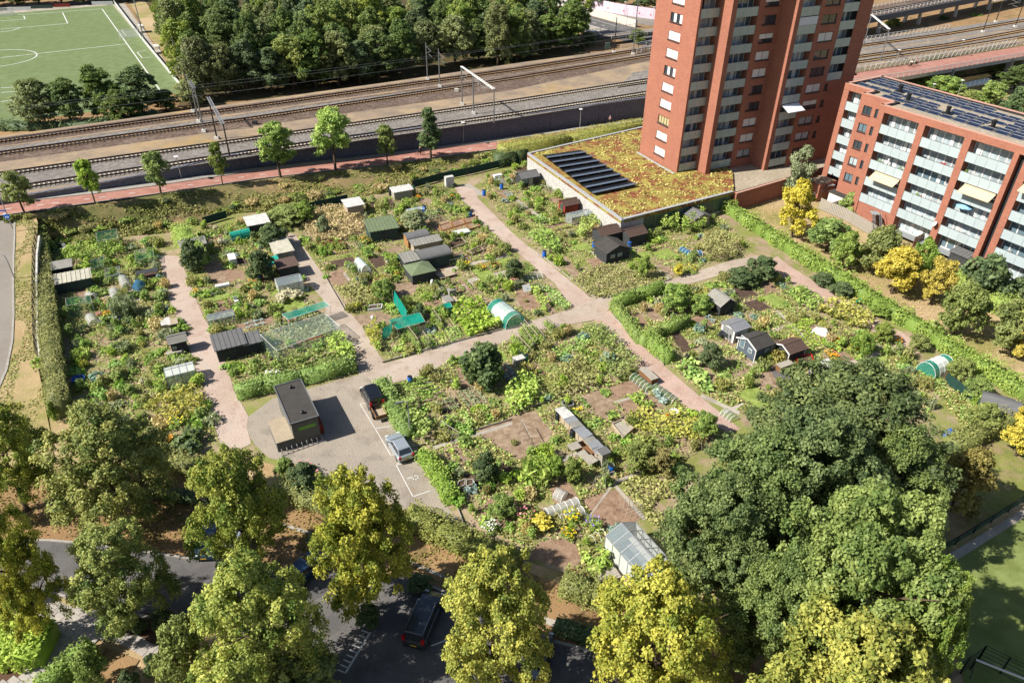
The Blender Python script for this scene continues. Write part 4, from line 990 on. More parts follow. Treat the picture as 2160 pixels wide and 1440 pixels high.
tree('limey2',757,1285,992,214,'lime tree with an ivy covered trunk below the painted parking bays','lime_tree')
tree('lime0',540,1465,1168,280,'large lime tree over the street left of the toothed road marking','lime_tree')
tree('limey',1042,1450,1152,250,'lime tree overhanging the black people carrier','lime_tree')
tree('limey2',1392,1500,1197,300,'yellow green lime tree below the glass greenhouse','lime_tree')
tree('limey',1800,1620,1280,415,'broad yellow green lime tree cut by the bottom edge at the right','lime_tree')
tree('oak0',1775,1085,762,420,'topmost tree of the dark green group, beside the polytunnel','oak_tree')
tree('oak1',1600,1215,890,320,'dark green tree of the group closest to the end of the red brick path','oak_tree')
tree('oak0',1515,1290,1000,260,'dark green tree pressing against the glass greenhouse','oak_tree')
tree('oak1',1880,1170,890,250,'dark green tree of the group nearest to the shaded brown bank','oak_tree')
tree('oakl',1825,1440,1035,380,'lighter green tree of the group casting its shade on the green court','oak_tree')
tree('oak1',1660,1430,1150,270,'dark tree between the yellow green limes and the lighter green tree','oak_tree')
tree('oakl',1930,1520,1190,180,'small green tree leaning over the corner of the green court','oak_tree')
tree('oak0',1710,1200,850,330,'tall dark tree in the middle of the dark green group','oak_tree')
tree('brownish',2040,1075,940,125,'rusty olive shrub in the shade right of the dark trees','shrub','shrub')
tree('willowy',545,1510,1330,170,'thin birch with bare pale twigs at the bottom edge','birch_tree')
tree('fruit2',385,1445,1305,125,'dense olive conifer beside the tiled forecourt','conifer')
tree('small2',655,1470,1365,160,'pale olive bush at the bottom edge below the large lime','bush','bush')
for k,bx,by,ty,w,lab in [('small2',52,450,362,64,'round olive street tree nearest to the blue round sign'),('small1',201,429,336,46,'narrow leaning street tree, second along the cycle path from the left'),('small0',340,410,320,60,'street tree beside the lamp post on the cycle path'),('small2',470,391,300,38,'slim dark street tree in front of the railway portal'),
                             ('small0',592,375,260,82,'large grey green street tree in the middle of the cycle path row'),('small1',708,358,228,86,'tallest bright green street tree of the cycle path row'),('small2',817,346,263,46,'small round street tree left of the cyclist'),('cone',909,334,228,54,'dark pointed street tree right of the cyclist')]:
 tree(k,bx,by,ty,w,lab,'street_tree',base=at_path(bx,by))
for k,bx,by,ty,w,lab in [('yellow0',1687,500,378,84,'golden yellow tree nearest to the grey green conifer'),('yellow0',1900,618,518,98,'broad golden yellow tree in the middle of the dry lawn'),('yellow1',1983,640,546,70,'slim golden yellow tree on the dry lawn, right of the broad one'),('yellow1',2170,960,865,90,'golden tree cut by the right edge beyond the hedge'),('yellow0',2175,760,690,60,'sliver of golden tree at the right edge beside the dry lawn')]:
 tree(k,bx,by,ty,w,lab,'yellow_tree')
for k,bx,by,ty,w,lab in [('conegrey',1690,418,306,58,'tall grey green conifer by the brick terrace wall'),('fruit0',1752,528,460,92,'rounded green shrub on the dry lawn beside the golden tree'),('fruit0',1787,566,490,60,'smaller green shrub on the dry lawn in front of the wooden fence'),('fruit2',1862,578,478,105,'light olive tree on the dry lawn behind the broad golden tree'),
                             ('fruit2',2036,708,596,98,'dark olive tree on the dry lawn below the creeper hedge'),('fruit2',2142,735,634,105,'olive tree at the right edge of the dry lawn'),('fig',2083,632,540,96,'big leaved green tree by the black garden stairs'),('fruit0',1803,452,406,60,'round green bush in the ground floor garden'),('fruit0',1950,600,505,60,'green shrub behind the broad golden tree'),('fruit1',2170,640,570,70,'dark green bush at the right edge by the block')]:
 tree(k,bx,by,ty,w,lab)
G3 = 'trees between the football pitch and the railway'
for k,bx,by,ty,w,lab in [('wood3',68,268,168,98,'pale green tree at the left end of the row by the football pitch'),('wood0',135,262,166,78,'dark tree second from the left beside the football pitch'),('wood1',205,252,138,92,'tallest dark tree of the row beside the football pitch'),('wood2',288,246,142,96,'dark tree at the right end of the row beside the football pitch'),('wood1',345,236,188,62,'low tree beside the corner of the football pitch'),('wood3',400,222,168,70,'bright shrub at the edge of the wood by the dry grass'),('wood0',250,262,190,80,'small dark tree in front of the row beside the pitch')]:
 tree(k,bx,by,ty,w,lab,'tree',z=2.0)
# the wood behind the railway: every tree its own thing
WOOD = wpoly([(385,218),(830,180),(1090,140),(1225,112),(1215,40),(1160,-70),(250,-70),(310,20),(385,120)],2)
xs = [p.x for p in WOOD]; ys = [p.y for p in WOOD]; pts = []; r2 = random.Random(21)
front = [(430,210),(478,205),(525,199),(575,196),(620,190),(668,187),(715,182),(760,178),(800,172),(850,160),(900,148),(960,138),(1010,132),(1060,128),(1110,122),(1160,112),(1205,105)]
pts = [at(x,y - 2,2) for x,y in front]
tries = 0
while tries < 9000 and len(pts) < 150:
 tries += 1; p = Vector((r2.uniform(min(xs),max(xs)),r2.uniform(min(ys),max(ys)),2))
 if not inside(p,WOOD): continue
 sx,sy,_ = seen((p.x,p.y,13))
 if sy < -12 or sx > 1240: continue
 if 790 < sx < 1010 and seen(p)[1] > 118: continue
 if all((p - q).length > 5.6 for q in pts): pts.append(p)
for i,p in enumerate(pts):
 k = 'wood%d' % r2.choices((0,1,2,3,4),(3,3,3,2,3))[0]; h = r2.uniform(10.5,15.5) if i >= len(front) else r2.uniform(9.5,13)
 kd = {'wood3': 'pale','wood4': 'light green'}.get(k,'dark green'); lab = kd + ' tree in the wood behind the railway'
 tree(k,0,0,None,h,lab,'tree',group=kd + ' trees of the wood',base=p,sxy=r2.uniform(3.6,5.2))
for bx,by,ty,w in [(1240,100,68,40),(1345,92,62,40),(1262,18,-30,60),(1300,14,-30,60),(1360,22,-20,60),(1235,8,-30,50)]:
 tree('wood0' if by > 50 else 'wood2',bx,by,ty,w,'green tree behind the pale pink noise wall' if by < 50 else 'round bush by the motorway bridge beside the catenary masts',group='trees behind the noise wall' if by < 50 else 'bushes by the motorway bridge',z=2)
for i in range(7): tree('wood%d' % (i % 3),-20 + i * 48,14 - i * 2,-35,70,'dark tree behind the far side of the football pitch',group='dark trees beyond the football pitch',z=2)
# trees and bushes by the river
for i,(k,bx,by,ty,w) in enumerate([('small1',1975,168,132,46),('wood1',2150,185,138,70),('small0',2095,232,172,60),('fruit1',2150,248,185,60),('fruit2',2115,152,132,45),('fruit0',2010,200,162,52),('fruit2',2050,222,190,52),('fruit1',2130,262,215,50),('fruit0',1950,186,160,60),('fruit0',1985,196,160,60),('fruit2',2090,214,186,60),('fruit1',2165,95,70,50),('small1',1885,68,40,36),('fruit1',1990,56,34,30),('fruit0',2055,46,28,40)]):
 tree(k,bx,by,ty,w,['leafy tree by the white railing of the cycle bridge','tree at the right edge beside the dark river','green bush on the near bank of the river','bush at the right edge behind the block roof','bush on the far bank of the river','bright bush between the block roof and the river','yellowish bush on the near river bank','dark bush behind the solar roof at the right edge','low green bush below the cycle bridge','dense green bush left of the river','reedy bush in the middle of the near river bank','dark bush at the end of the cycle bridge railing','small tree under the concrete viaduct','bush by the viaduct pier','round bush under the far end of the viaduct'][i],'bush' if k[:3] == 'fru' else 'tree','bush' if k[:3] == 'fru' else 'tree')

# hedges: leafy skin over a solid core
def hedge(pts,w,h,mat,label,dens=46,lsize=.2,z=0.0,name='hedge',jag=.12,seed=0,P=None):
 P = P or [at(x,y,z) for x,y in pts]; rs = np.random.RandomState(seed + len(P)); pos,nr,tn = [],[],[]; ev,ef = [],[]
 o = P[0].copy()
 for a,b in zip(P,P[1:]):
  a = a - o; b = b - o; L = (b - a).length; d = (b - a) / L; n_ = Vector((-d.y,d.x,0)); k = len(ev)
  for p in (a,b):
   for s,zz in ((-.42,-.05),(-.4,h * .86),(.4,h * .86),(.42,-.05)): ev.append(tuple(p + n_ * (w * s) + Vector((0,0,zz))))
  ef += [(k,k + 1,k + 5,k + 4),(k + 1,k + 2,k + 6,k + 5),(k + 2,k + 3,k + 7,k + 6),(k,k + 3,k + 2,k + 1),(k + 4,k + 5,k + 6,k + 7)]
  n = int(L * (w + 2 * h) * dens); t = rs.rand(n); u = rs.rand(n) * (w + 2 * h)
  top = (u > h) & (u < h + w); left = u <= h
  off = np.where(top,u - h - w / 2,np.where(left,-w / 2,w / 2)); zz = np.where(top,h,np.where(left,u,u - h - w))
  wob = (np.sin((t * L + a.x * .7) * .9) + np.sin((t * L) * 2.3 + 1.3)) * jag * .6
  q = np.array(a)[None] + np.array(d)[None] * (t * L)[:,None] + np.array(n_)[None] * (off * (1 + wob))[:,None]
  q[:,2] += zz + np.where(top,wob + rs.normal(0,.05,n),0); q += rs.normal(0,.07,(n,3))
  nn = np.where(top[:,None],[[0,0,1.]],np.where(left[:,None],-np.array(n_)[None],np.array(n_)[None])) + rs.normal(0,.5,(n,3)) + np.array([0,0,.25])
  pos.append(q); nr.append(nn); tn.append(np.clip(.5 + .9 * wob / max(jag,.01) * .3 + rs.normal(0,.22,n),0,1))
 me = leaf_mesh('hedge',np.concatenate(pos),np.concatenate(nr),lsize,np.concatenate(tn),mat,seed,.65,(np.array(ev),ef))
 ob = inst(me,name,None,o); return tag(ob,label,'hedge')
hedge([(96,560),(104,640),(112,720),(122,800),(132,880)],2.0,2.2,'leaf_hedge','long trimmed hedge between the black fence and the leftmost allotments',seed=1,jag=.1)
hedge([(82,500),(90,530),(96,560)],2.2,2.4,'leaf_olive','rough dark hedge at the top corner beside the road fence',seed=2,jag=.25)
hedge([(500,838),(560,822),(640,806),(750,776)],1.5,1.5,'leaf_hedge_green','green hedge behind the flat roofed hut',seed=3,jag=.2)
hedge([(806,815),(828,868),(862,925)],1.7,1.3,'leaf_hedge_green','green hedge along the parked cars',seed=4,jag=.2)
hedge([(893,966),(925,1010),(955,1062)],1.5,1.2,'leaf_hedge_green','green hedge beside the bay painted with the letter P',seed=5,jag=.2)
hedge([(862,1098),(930,1130),(1000,1163),(1090,1206)],2.2,1.6,'leaf_hedge','olive hedge between the allotments and the street, below the yard exit',seed=6,jag=.2)
hedge([(1185,1240),(1250,1262),(1300,1275)],2.2,1.6,'leaf_hedge','olive hedge below the wooden trough',seed=7,jag=.2)
hedge([(590,1030),(640,1055),(705,1075)],1.8,1.4,'leaf_hedge','olive hedge below the pink flower bed of the yard',seed=8,jag=.25)
hedge([(300,955),(370,985),(430,1000)],1.8,1.5,'leaf_hedge','olive hedge at the lower end of the leftmost allotments',seed=9,jag=.2)
hedge([(320,1045),(400,1055),(470,1062)],.9,.9,'leaf_dark','low dark hedge along the street footpath',seed=10)
hedge([(1170,1325),(1230,1345),(1290,1372)],1.2,1.0,'leaf_dark','low dark hedge in the shade by the street',seed=11)
hedge([(1293,648),(1322,688),(1350,725)],1.1,1.3,'leaf_hedge_green','hedge arm facing the crossing of the paths, left of the hedged plot',seed=12,jag=.15)
hedge([(1295,648),(1345,630),(1400,614)],1.2,1.5,'leaf_hedge_green','hedge along the cross path in front of the hedged plot',seed=13,jag=.15)
hedge([(1352,728),(1395,706),(1450,682)],1.1,1.4,'leaf_hedge_green','hedge between the two hedged plots right of the crossing',seed=14,jag=.15)
hedge([(1362,718),(1385,742),(1412,766)],1.5,1.6,'leaf_hedge_green','thick hedge beside the red path below the hedged plot',seed=15,jag=.2)
hedge([(1515,434),(1590,482),(1653,524),(1720,565),(1780,600),(1830,635),(1905,681),(1960,715),(2022,758),(2090,795),(2165,842)],1.8,1.6,'leaf_mid','very long diagonal hedge between the allotments and the dry lawn',seed=16,jag=.4,lsize=.26)
hedge([(1995,955),(2080,915),(2180,870)],2.0,1.7,'leaf_hedge','brownish hedge below the grey shed at the right edge',seed=17,jag=.2)
hedge([(385,500),(405,530),(425,560)],2.4,2.2,'leaf_bright','mound of bright creeper beside the top of the left path',seed=18,jag=.4)
hedge([(2020,592),(2070,632),(2150,678)],3.0,2.2,'leaf_bright','bright creeper covered fence below the big leaved tree',seed=19,jag=.35)
hb_ = [at(1056,311,2.6),at(1200,288,2.6),at(1362,259,2.6)]
hedge(None,3.6,3.0,'leaf_gold','broad flat topped yellow green hedge behind the moss roof',seed=20,jag=.04,P=[Vector((p.x,p.y,.2)) for p in hb_])
hedge([(1045,350),(1085,342),(1108,336)],2.4,2.4,'leaf_dark','dark bush hedge at the corner of the moss roof hall',seed=21,jag=.3)
hedge([(-30,1360),(60,1372),(112,1370)],3.2,1.7,'leaf_bright','thick glossy green hedge in the house garden at the bottom left',seed=22,jag=.15,lsize=.28)
hedge([(205,1375),(160,1410),(80,1480)],1.4,1.6,'leaf_hedge_green','trimmed slanting hedge in the house garden at the bottom left',seed=23,jag=.08)
hedge([(0,272),(130,272),(260,262),(330,246)],2.0,1.4,'leaf_dark','dark undergrowth hedge along the railway below the pitch trees',seed=24,z=2.2,jag=.4,lsize=.4,dens=14)

# small plants of the allotments
SP = {}
def bush_mesh(key,mat,rx,h,seed,clumps,leaves,lsize,flat=1.0,cr=.3,extra_mat=None):
 rs = np.random.RandomState(seed); d = unit(rs,clumps); d[:,2] = np.abs(d[:,2]) * flat
 C = d * np.array([rx,rx,h * .62]) * rs.uniform(.45,.92,(clumps,1)); C[:,2] += h * .22
 n = clumps * leaves; ci = np.repeat(np.arange(clumps),leaves); off = unit(rs,n) * (rs.rand(n) ** .5)[:,None] * cr * rx
 pos = C[ci] + off * np.array([1,1,.8]); pos[:,2] = np.maximum(pos[:,2],.02)
 nr = d[ci] * .6 + np.array([0,0,.7]) + rs.normal(size=(n,3)) * .5; ti = rs.normal(.5,.22,clumps)[ci] + rs.normal(0,.15,n)
 SP[key] = leaf_mesh('bush',pos,nr,lsize,ti,mat,seed)
BUSHM = ['leaf_mid','leaf_bright','leaf_olive','leaf_greygreen','leaf_veg','leaf_gold','leaf_dark','leaf_brown','leaf_grass','leaf_straw','leaf_blue','leaf_cream','leaf_yellow','leaf_hedge_green','leaf_red','leaf_kale']
for i,m_ in enumerate(BUSHM):
 for v in range(2): bush_mesh((m_,'bush',v),m_,1,1.1,300 + i * 7 + v,22,16,.26)
 bush_mesh((m_,'big',0),m_,1,.8,500 + i,22,7,.5,.9,.34)
 bush_mesh((m_,'tall',0),m_,.6,1.9,600 + i,24,14,.24,1.0,.5)
def grass_mesh(key,mat,seed,n=240):
 rs = np.random.RandomState(seed); a = rs.rand(n) * 6.28; r = rs.rand(n) ** .5 * .8; pos = np.column_stack([r * np.cos(a),r * np.sin(a),rs.rand(n) * .7 + .1])
 nr = np.column_stack([np.cos(a + rs.normal(0,.8,n)),np.sin(a + rs.normal(0,.8,n)),rs.rand(n) * .5]); SP[key] = leaf_mesh('bush',pos,nr,.5,rs.rand(n),mat,seed,.18)
for i,m_ in enumerate(['leaf_grass','leaf_straw','leaf_greygreen','leaf_bright','leaf_olive','leaf_blue','leaf_yellow']): grass_mesh((m_,'grass',0),m_,700 + i)
CN = {'leaf_mid': 'mid green','leaf_bright': 'bright green','leaf_olive': 'olive','leaf_greygreen': 'grey green','leaf_veg': 'fresh green','leaf_gold': 'golden green','leaf_dark': 'dark green','leaf_brown': 'brownish','leaf_grass': 'dull green','leaf_straw': 'straw coloured','leaf_blue': 'blue green','leaf_cream': 'cream flowered','leaf_yellow': 'yellow','leaf_hedge_green': 'hedge green','leaf_red': 'dark red','leaf_kale': 'silvery blue'}
def plant(mat,form,p,r,h,label=None,group=None,name='bush',cat='bush'):
 k = (mat,form,rnd.randrange(2) if form == 'bush' else 0); s = {'bush': (r,r,h / 1.1),'big': (r,r,h / .8),'tall': (r / .6,r / .6,h / 1.9),'grass': (r / .8,r / .8,h / .8)}[form]
 o = inst(SP[k],name,None,p,rnd.uniform(0,6.28),scale=s)
 return tag(o,label or (CN[mat] + ' bush in the allotments'),cat,group)
# garden buildings
plain('roof_felt','#6a6a6b',.9,var=.12,scale=1.5); plain('roof_dark','#43403d',.9,var=.18,scale=1.5); plain('roof_brown','#5d4a42',.9,var=.15); plain('roof_green','#6d7a5c',.9,var=.15); plain('roof_pale','#b9b5a4',.85,var=.2,scale=1.2); plain('roof_grey','#8d8b84',.85,var=.18,scale=1.2)
plain('roof_white','#c9c7c2',.7,var=.25,scale=1.5); plain('wood_black','#3d3f41',.8,var=.2); plain('wood_green','#40504a',.8,var=.15); plain('wood_red','#8f3a2c',.8,var=.12); plain('wood_blue','#56606b',.8,var=.1); plain('wood_brown','#7d5a3c',.85,var=.2,scale=3); plain('wood_pale','#b0a08a',.85,var=.2,scale=3); plain('wood_grey','#a39c90',.9,var=.2,scale=3); plain('wood_orange','#a5794c',.85,var=.15); plain('metal_white','#d9dad8',.5,var=.06); plain('hut_roof','#a89a84',.9,var=.15); plain('hut_wall','#716f69',.85,var=.15,scale=1.2)
plain('blue_plastic','#1f5fb4',.35,var=.08,rand=.1); plain('red_plastic','#c8382a',.4); plain('green_plastic','#2f7a52',.4); plain('dark_plastic','#26292c',.4); plain('orange_plastic','#d8702a',.5); plain('teal_tarp','#1f9a86',.6,var=.12); plain('white_tarp','#e2e1dd',.6,var=.1,scale=2); plain('blue_tarp','#2a62b8',.5,var=.1); plain('green_screen','#1f4038',.8,var=.15); plain('terracotta','#b8623e',.8)
glass_mat('greenhouse_glass',(.38,.46,.5),.3); glass_mat('poly_clear',(.62,.74,.72),.45,.3); glass_mat('poly_dull',(.50,.53,.49),.85,.4); net_mat('net_teal','#3fae9c',.62); net_mat('net_green','#4d8f73',.24); net_mat('net_white','#e3e4e0',.48); net_mat('net_blue','#3f86b8',.6); net_mat('net_teal_solid','#1fa894',.85); net_mat('net_pale','#bcd3c6',.14)
GA = R(28)                                                            # main direction of the allotment grid
def shed(name,label,c,w,d,h,rh,ang,wall,roof,style='gable',door=None,door_side=0,over=.22,cat='shed',win=None,group=None,boards=True,ridge_along='x',lap=False):
 """c = ground point; w along local x, d along local y; rh = extra height of the ridge"""
 h *= .88; t = thing(name,label,cat,c,ang,group); mb = MB()
 if style == 'gable':
  mb.box((0,0,0),(w,d,h))
  for s in (-1,1):
   if ridge_along == 'x': mb.face([(s * w / 2,-d / 2,h),(s * w / 2,d / 2,h),(s * w / 2,0,h + rh)][::s])
   else: mb.face([(-w / 2,s * d / 2,h),(w / 2,s * d / 2,h),(0,s * d / 2,h + rh)][::-s])
  mb.build('walls',wall,t); th = .07
  for s in (-1,1):
   r = MB()
   if ridge_along == 'x':
    L = w / 2 + over; e = d / 2 + over; ze = h - rh * over / (d / 2)
    A = [(-L,s * e,ze),(L,s * e,ze),(L,0,h + rh),(-L,0,h + rh)]
   else:
    L = d / 2 + over; e = w / 2 + over; ze = h - rh * over / (w / 2)
    A = [(s * e,-L,ze),(s * e,L,ze),(0,L,h + rh),(0,-L,h + rh)]
   up = [(x,y,z + th) for x,y,z in A]; r.face(up); r.face(A[::-1])
   for i in range(4): r.face([A[i],A[(i + 1) % 4],up[(i + 1) % 4],up[i]])
   if lap:
    for i in range(1,5):
     f = i / 5; P = [(A[0][k] + (A[3][k] - A[0][k]) * f + (th + .012 if k == 2 else 0)) for k in range(3)]; Q = [(A[1][k] + (A[2][k] - A[1][k]) * f + (th + .012 if k == 2 else 0)) for k in range(3)]; r.bar(P,Q,.03,.03)
   r.build('roof',roof,t)
  r = MB()
  if ridge_along == 'x': r.bar((-w / 2 - over,0,h + rh + th),(w / 2 + over,0,h + rh + th),.22,.04)
  else: r.bar((0,-d / 2 - over,h + rh + th),(0,d / 2 + over,h + rh + th),.22,.04)
  r.build('ridge_cap',roof,t)
 elif style in ('mono','flat'):
  k = len(mb.v); z1 = h + (rh if style == 'mono' else 0)
  mb.v += [(-w / 2,-d / 2,0),(w / 2,-d / 2,0),(w / 2,d / 2,0),(-w / 2,d / 2,0),(-w / 2,-d / 2,h),(w / 2,-d / 2,h),(w / 2,d / 2,z1),(-w / 2,d / 2,z1)]
  for q in ((0,1,5,4),(1,2,6,5),(2,3,7,6),(3,0,4,7),(3,2,1,0)): mb.f.append(tuple(k + i for i in q)); mb.m.append(0)
  mb.build('walls',wall,t); r = MB(); o_ = over; dz = (z1 - h) / d * o_
  A = [(-w / 2 - o_,-d / 2 - o_,h - dz),(w / 2 + o_,-d / 2 - o_,h - dz),(w / 2 + o_,d / 2 + o_,z1 + dz),(-w / 2 - o_,d / 2 + o_,z1 + dz)]; up = [(x,y,z + .08) for x,y,z in A]
  r.face(up); r.face(A[::-1])
  for i in range(4): r.face([A[i],A[(i + 1) % 4],up[(i + 1) % 4],up[i]])
  if lap:
   n = int(w / .5)
   for i in range(n + 1):
    x = -w / 2 + w * i / n; r.bar((x,-d / 2 - o_,h - dz + .1),(x,d / 2 + o_,z1 + dz + .1),.1,.05)
  r.build('roof',roof,t)
 elif style == 'hip':
  mb.box((0,0,0),(w,d,h)); mb.build('walls',wall,t); o_ = over
  A = [(-w / 2 - o_,-d / 2 - o_,h),(w / 2 + o_,-d / 2 - o_,h),(w / 2 + o_,d / 2 + o_,h),(-w / 2 - o_,d / 2 + o_,h)]
  for i in range(4): MB().face([A[i],A[(i + 1) % 4],(0,0,h + rh)]).face([A[i],(0,0,h + rh - .08),A[(i + 1) % 4]]).build('roof',roof,t)
 elif style == 'barrel':
  mb.box((0,0,0),(w,d,h)); prof = [(d / 2 + over) * math.cos(math.pi * i / 8) for i in range(9)]; zz = [h + rh * math.sin(math.pi * i / 8) for i in range(9)]
  for s in (-1,1): mb.face([(s * w / 2,p * .98,z) for p,z in zip(prof,zz)])
  mb.build('walls',wall,t); r = MB()
  for i in range(8): r.face([(-w / 2 - over,prof[i],zz[i] + .05),(w / 2 + over,prof[i],zz[i] + .05),(w / 2 + over,prof[i + 1],zz[i + 1] + .05),(-w / 2 - over,prof[i + 1],zz[i + 1] + .05)][::-1])
  r.build('roof',roof,t)
 fr = []
 if boards:
  b = MB()
  for s in (-1,1):
   for i in range(1,int(h / .3)): b.box((0,s * (d / 2 + .012),i * .3),(w,.02,.025)); b.box((s * (w / 2 + .012),0,i * .3),(.02,d,.025))
  b.build('board_joints',wall,t)
 def on(side,x): return {0: ((x,-d / 2 - .03,0),0),1: ((w / 2 + .03,x,0),R(90)),2: ((x,d / 2 + .03,0),R(180)),3: ((-w / 2 - .03,x,0),R(-90))}[side]
 if door:
  p,a = on(door_side,0); o = MB().box((0,0,.05),(.85,.05,min(1.85,h - .1))).build('door',door,t,p); o.rotation_euler = (0,0,a); MB().box((.32,-.05,.95),(.05,.06,.14)).build('handle','steel',o)
 if win:
  for side,x,ww,hh in win:
   p,a = on(side,x); o = MB().box((0,0,0),(ww,.05,hh)).build('window','white_paint',t,(p[0],p[1],h * .45)); o.rotation_euler = (0,0,a); MB().box((0,-.03,.05),(ww - .1,.02,hh - .1)).build('pane','blue_glass',o)
 return t
def trim(t,w,d,h,mat='white_paint'):
 for s in (-1,1):
  for q in (-1,1): MB().box((s * w / 2,q * d / 2,0),(.09,.09,h)).build('corner_board',mat,t)
def roofpt(x,y,z): p = at(x,y,z); return Vector((p.x,p.y,0))

# the flat roofed hut with the green sign on the yard
hc = [at(x,y,2.9) for x,y in ((577,812),(635,803),(672,880),(614,897))]; hcen = sum((Vector((p.x,p.y,0)) for p in hc),Vector()) / 4
ha = R(-61.5); hut = thing('yard_hut','flat roofed grey hut with a green sign board on the parking yard','hut',hcen,ha)          # local x runs down the long side
MB().box((0,0,0),(6.5,2.6,2.86)).build('walls','hut_wall',hut); MB().box((0,0,2.87),(6.75,2.85,.1)).build('roof','roof_dark',hut)
for s in (-1,1): MB().box((s * 3.34,0,2.971),(.1,2.86,.09)).build('roof_edge','steel',hut); MB().box((0,s * 1.39,2.97),(6.6,.1,.09)).build('roof_edge','steel',hut)
for x in (-2.3,2.2):
 o = MB().lathe((0,0,0),[(.14,0),(.14,.22),(.2,.24),(.1,.34)],9).build('roof_vent','dark_plastic',hut,(x,.1,2.97))
MB().box((0,-2.15,0),(3.6,1.7,1.15)).build('side_annex','roof_felt',hut,(1.5,0,0)); MB().box((1.5,-2.15,1.151),(3.7,1.75,.06)).build('annex_roof','hut_roof',hut)
plain('sign_green','#6fae4a',.5,var=.05)
sg = MB().box((3.23,.15,1.8),(.05,1.75,.42)).build('sign_board','sign_green',hut)
lt = MB(); rq = random.Random(8); x_ = -.62
while x_ < .75:
 w_ = rq.uniform(.03,.075); lt.box((3.258,.15 + x_,1.96 + rq.uniform(-.01,.01)),(.006,w_,rq.choice((.07,.07,.1)))); x_ += w_ + rq.uniform(.02,.045)
plain('sign_yellow','#c9c95c',.6); lt.build('lettering','sign_yellow',sg)
MB().box((1.8,1.55,0),(1.5,.5,1.1)).build('notice_board','wood_red',hut); MB().box((0.2,1.31,.05),(.95,.06,2.0)).build('door','dark_frame',hut)
rk = thing('bicycle_rack','row of grey bicycle rack hoops in front of the hut','bicycle rack',at(640,946,0),R(32.5))
for i in range(9): MB().tube([(-2 + i * .5,0,0),(-2 + i * .5,.1,.55),(-2 + i * .5,.35,.6),(-2 + i * .5,.5,0)],.03,5).build('hoop','galvanised',rk)
MB().bar((-2.2,.02,.03),(2.2,.02,.03),.06).build('base_rail','galvanised',rk)

SH = []
def S(name,label,px,py,w,d,h,rh,wall,roof,style='gable',ang=0,z=None,**kw):
 c = roofpt(px,py,(h + rh * .5) if z is None else z); SH.append((c,max(w,d) * .62)); return shed(name,label,c,w,d,h,rh,GA + R(ang),wall,roof,style,**kw)
S('shed','small black shed with a grey roof at the upper end of the leftmost allotments',128,555,2.2,1.7,1.9,.2,'wood_black','roof_grey','mono')
S('shelter','lean-to with a pale green weathered roof on the leftmost allotments',148,581,4.4,1.9,1.7,.3,'wood_green','roof_pale','mono',lap=True,boards=False)
S('shed','small dark shed with a grey mono roof beside the left brick path',371,706,1.7,1.5,1.9,.45,'wood_black','roof_grey',lap=True,win=[(0,-.5,.4,.35)])
S('shelter','lean-to roof under the bright creeper at the top of the second allotments',405,508,3.2,1.8,1.9,.2,'wood_grey','roof_grey','mono',boards=False)
S('shed','white flecked roof shelter with a blue tarp at the top of the second allotments',541,461,3.0,2.6,1.9,.25,'wood_black','roof_white','mono',boards=False)
S('shelter','long low shelter with a pale flat roof at the dead end of the second path',590,511,2.3,5.6,1.9,.1,'wood_grey','roof_pale','flat',lap=False)
S('shed','shed with a brown felt roof beside the teal tarp',603,550,2.5,2.5,1.9,.2,'wood_black','roof_brown','flat')
S('shed','dark shed with a ribbed grey roof beside the netted fruit cage',481,713,3.2,2.6,1.9,.35,'wood_black','roof_felt','mono',lap=True,door='wood_black')
S('shed','small tilted roof shelter right of the ribbed grey shed',529,710,1.8,1.8,1.7,.25,'wood_black','roof_felt','mono',lap=True)
S('shed','shed with a white sheet roof against the dark green fence',744,424,2.6,2.4,2.0,.2,'wood_pale','roof_white','mono',boards=False)
S('shelter','low shelter with a ribbed white roof under the embankment',847,396,3.2,1.5,1.6,.2,'wood_grey','roof_white','mono',lap=True,boards=False)
S('shed','shed with a green ribbed roof and a dark lower part',804,469,4.2,3.3,2.1,.4,'wood_green','roof_green','mono',lap=True,door='wood_black',ang=-5)
S('shed','shed with a rounded grey roof and orange boarded wall',877,491,3.2,1.8,1.6,.45,'wood_orange','roof_felt','barrel')
S('shelter','open shelter with a grey sheet roof below the rounded shed',898,505,4.2,1.3,1.6,.2,'wood_pale','roof_grey','mono',lap=True,boards=False)
S('shed','dark green shed with a curved grey roof',913,527,4.2,2.4,2.0,.55,'wood_green','roof_felt','barrel',door='wood_green')
S('shelter','shelter with a ribbed striped roof left of the dark green shed',868,538,2.6,2.0,1.7,.3,'wood_black','roof_grey','mono',lap=True)
S('gazebo','grey green tent roofed gazebo below the dark green shed',884,558,3.2,3.0,1.7,.6,'wood_black','roof_green','hip',boards=False,cat='gazebo')
S('shed','dark shed with a grey gable roof and porch posts by the stone wall',1112,362,3.2,2.6,1.9,.6,'wood_black','roof_felt',door='wood_grey',win=[(0,-1.0,.7,.7)])
S('shed','red shed with a brown gable roof',1200,420,2.5,2.0,1.9,.5,'wood_red','roof_brown',door='wood_green',door_side=3,lap=True)
S('shed','older black shed with a brown roof behind the biggest black shed',1280,478,3.2,2.6,2.0,.6,'wood_black','roof_brown',lap=True)
S('shed','biggest black shed with a dark ridged roof and a blue barrel at its corner',1292,510,3.9,3.2,2.0,.8,'wood_black','roof_dark',ridge_along='y',win=[(0,-.9,.7,.5),(0,.3,.7,.5)],door='wood_black',door_side=1,lap=True)
S('shed','black shed with a white edged roof against the hall corner',1338,481,3.0,2.2,2.0,.6,'wood_black','roof_brown',lap=True)
S('shed','shed with a plain grey gable roof under the glass front of the hall',1472,445,3.0,2.6,2.0,.6,'wood_pale','roof_felt',ridge_along='y')
S('shed','small weathered black shed with a ridged grey roof and blue barrels in front',1523,622,2.3,2.6,1.8,.7,'wood_black','roof_grey',ridge_along='y',lap=True,door='wood_black')
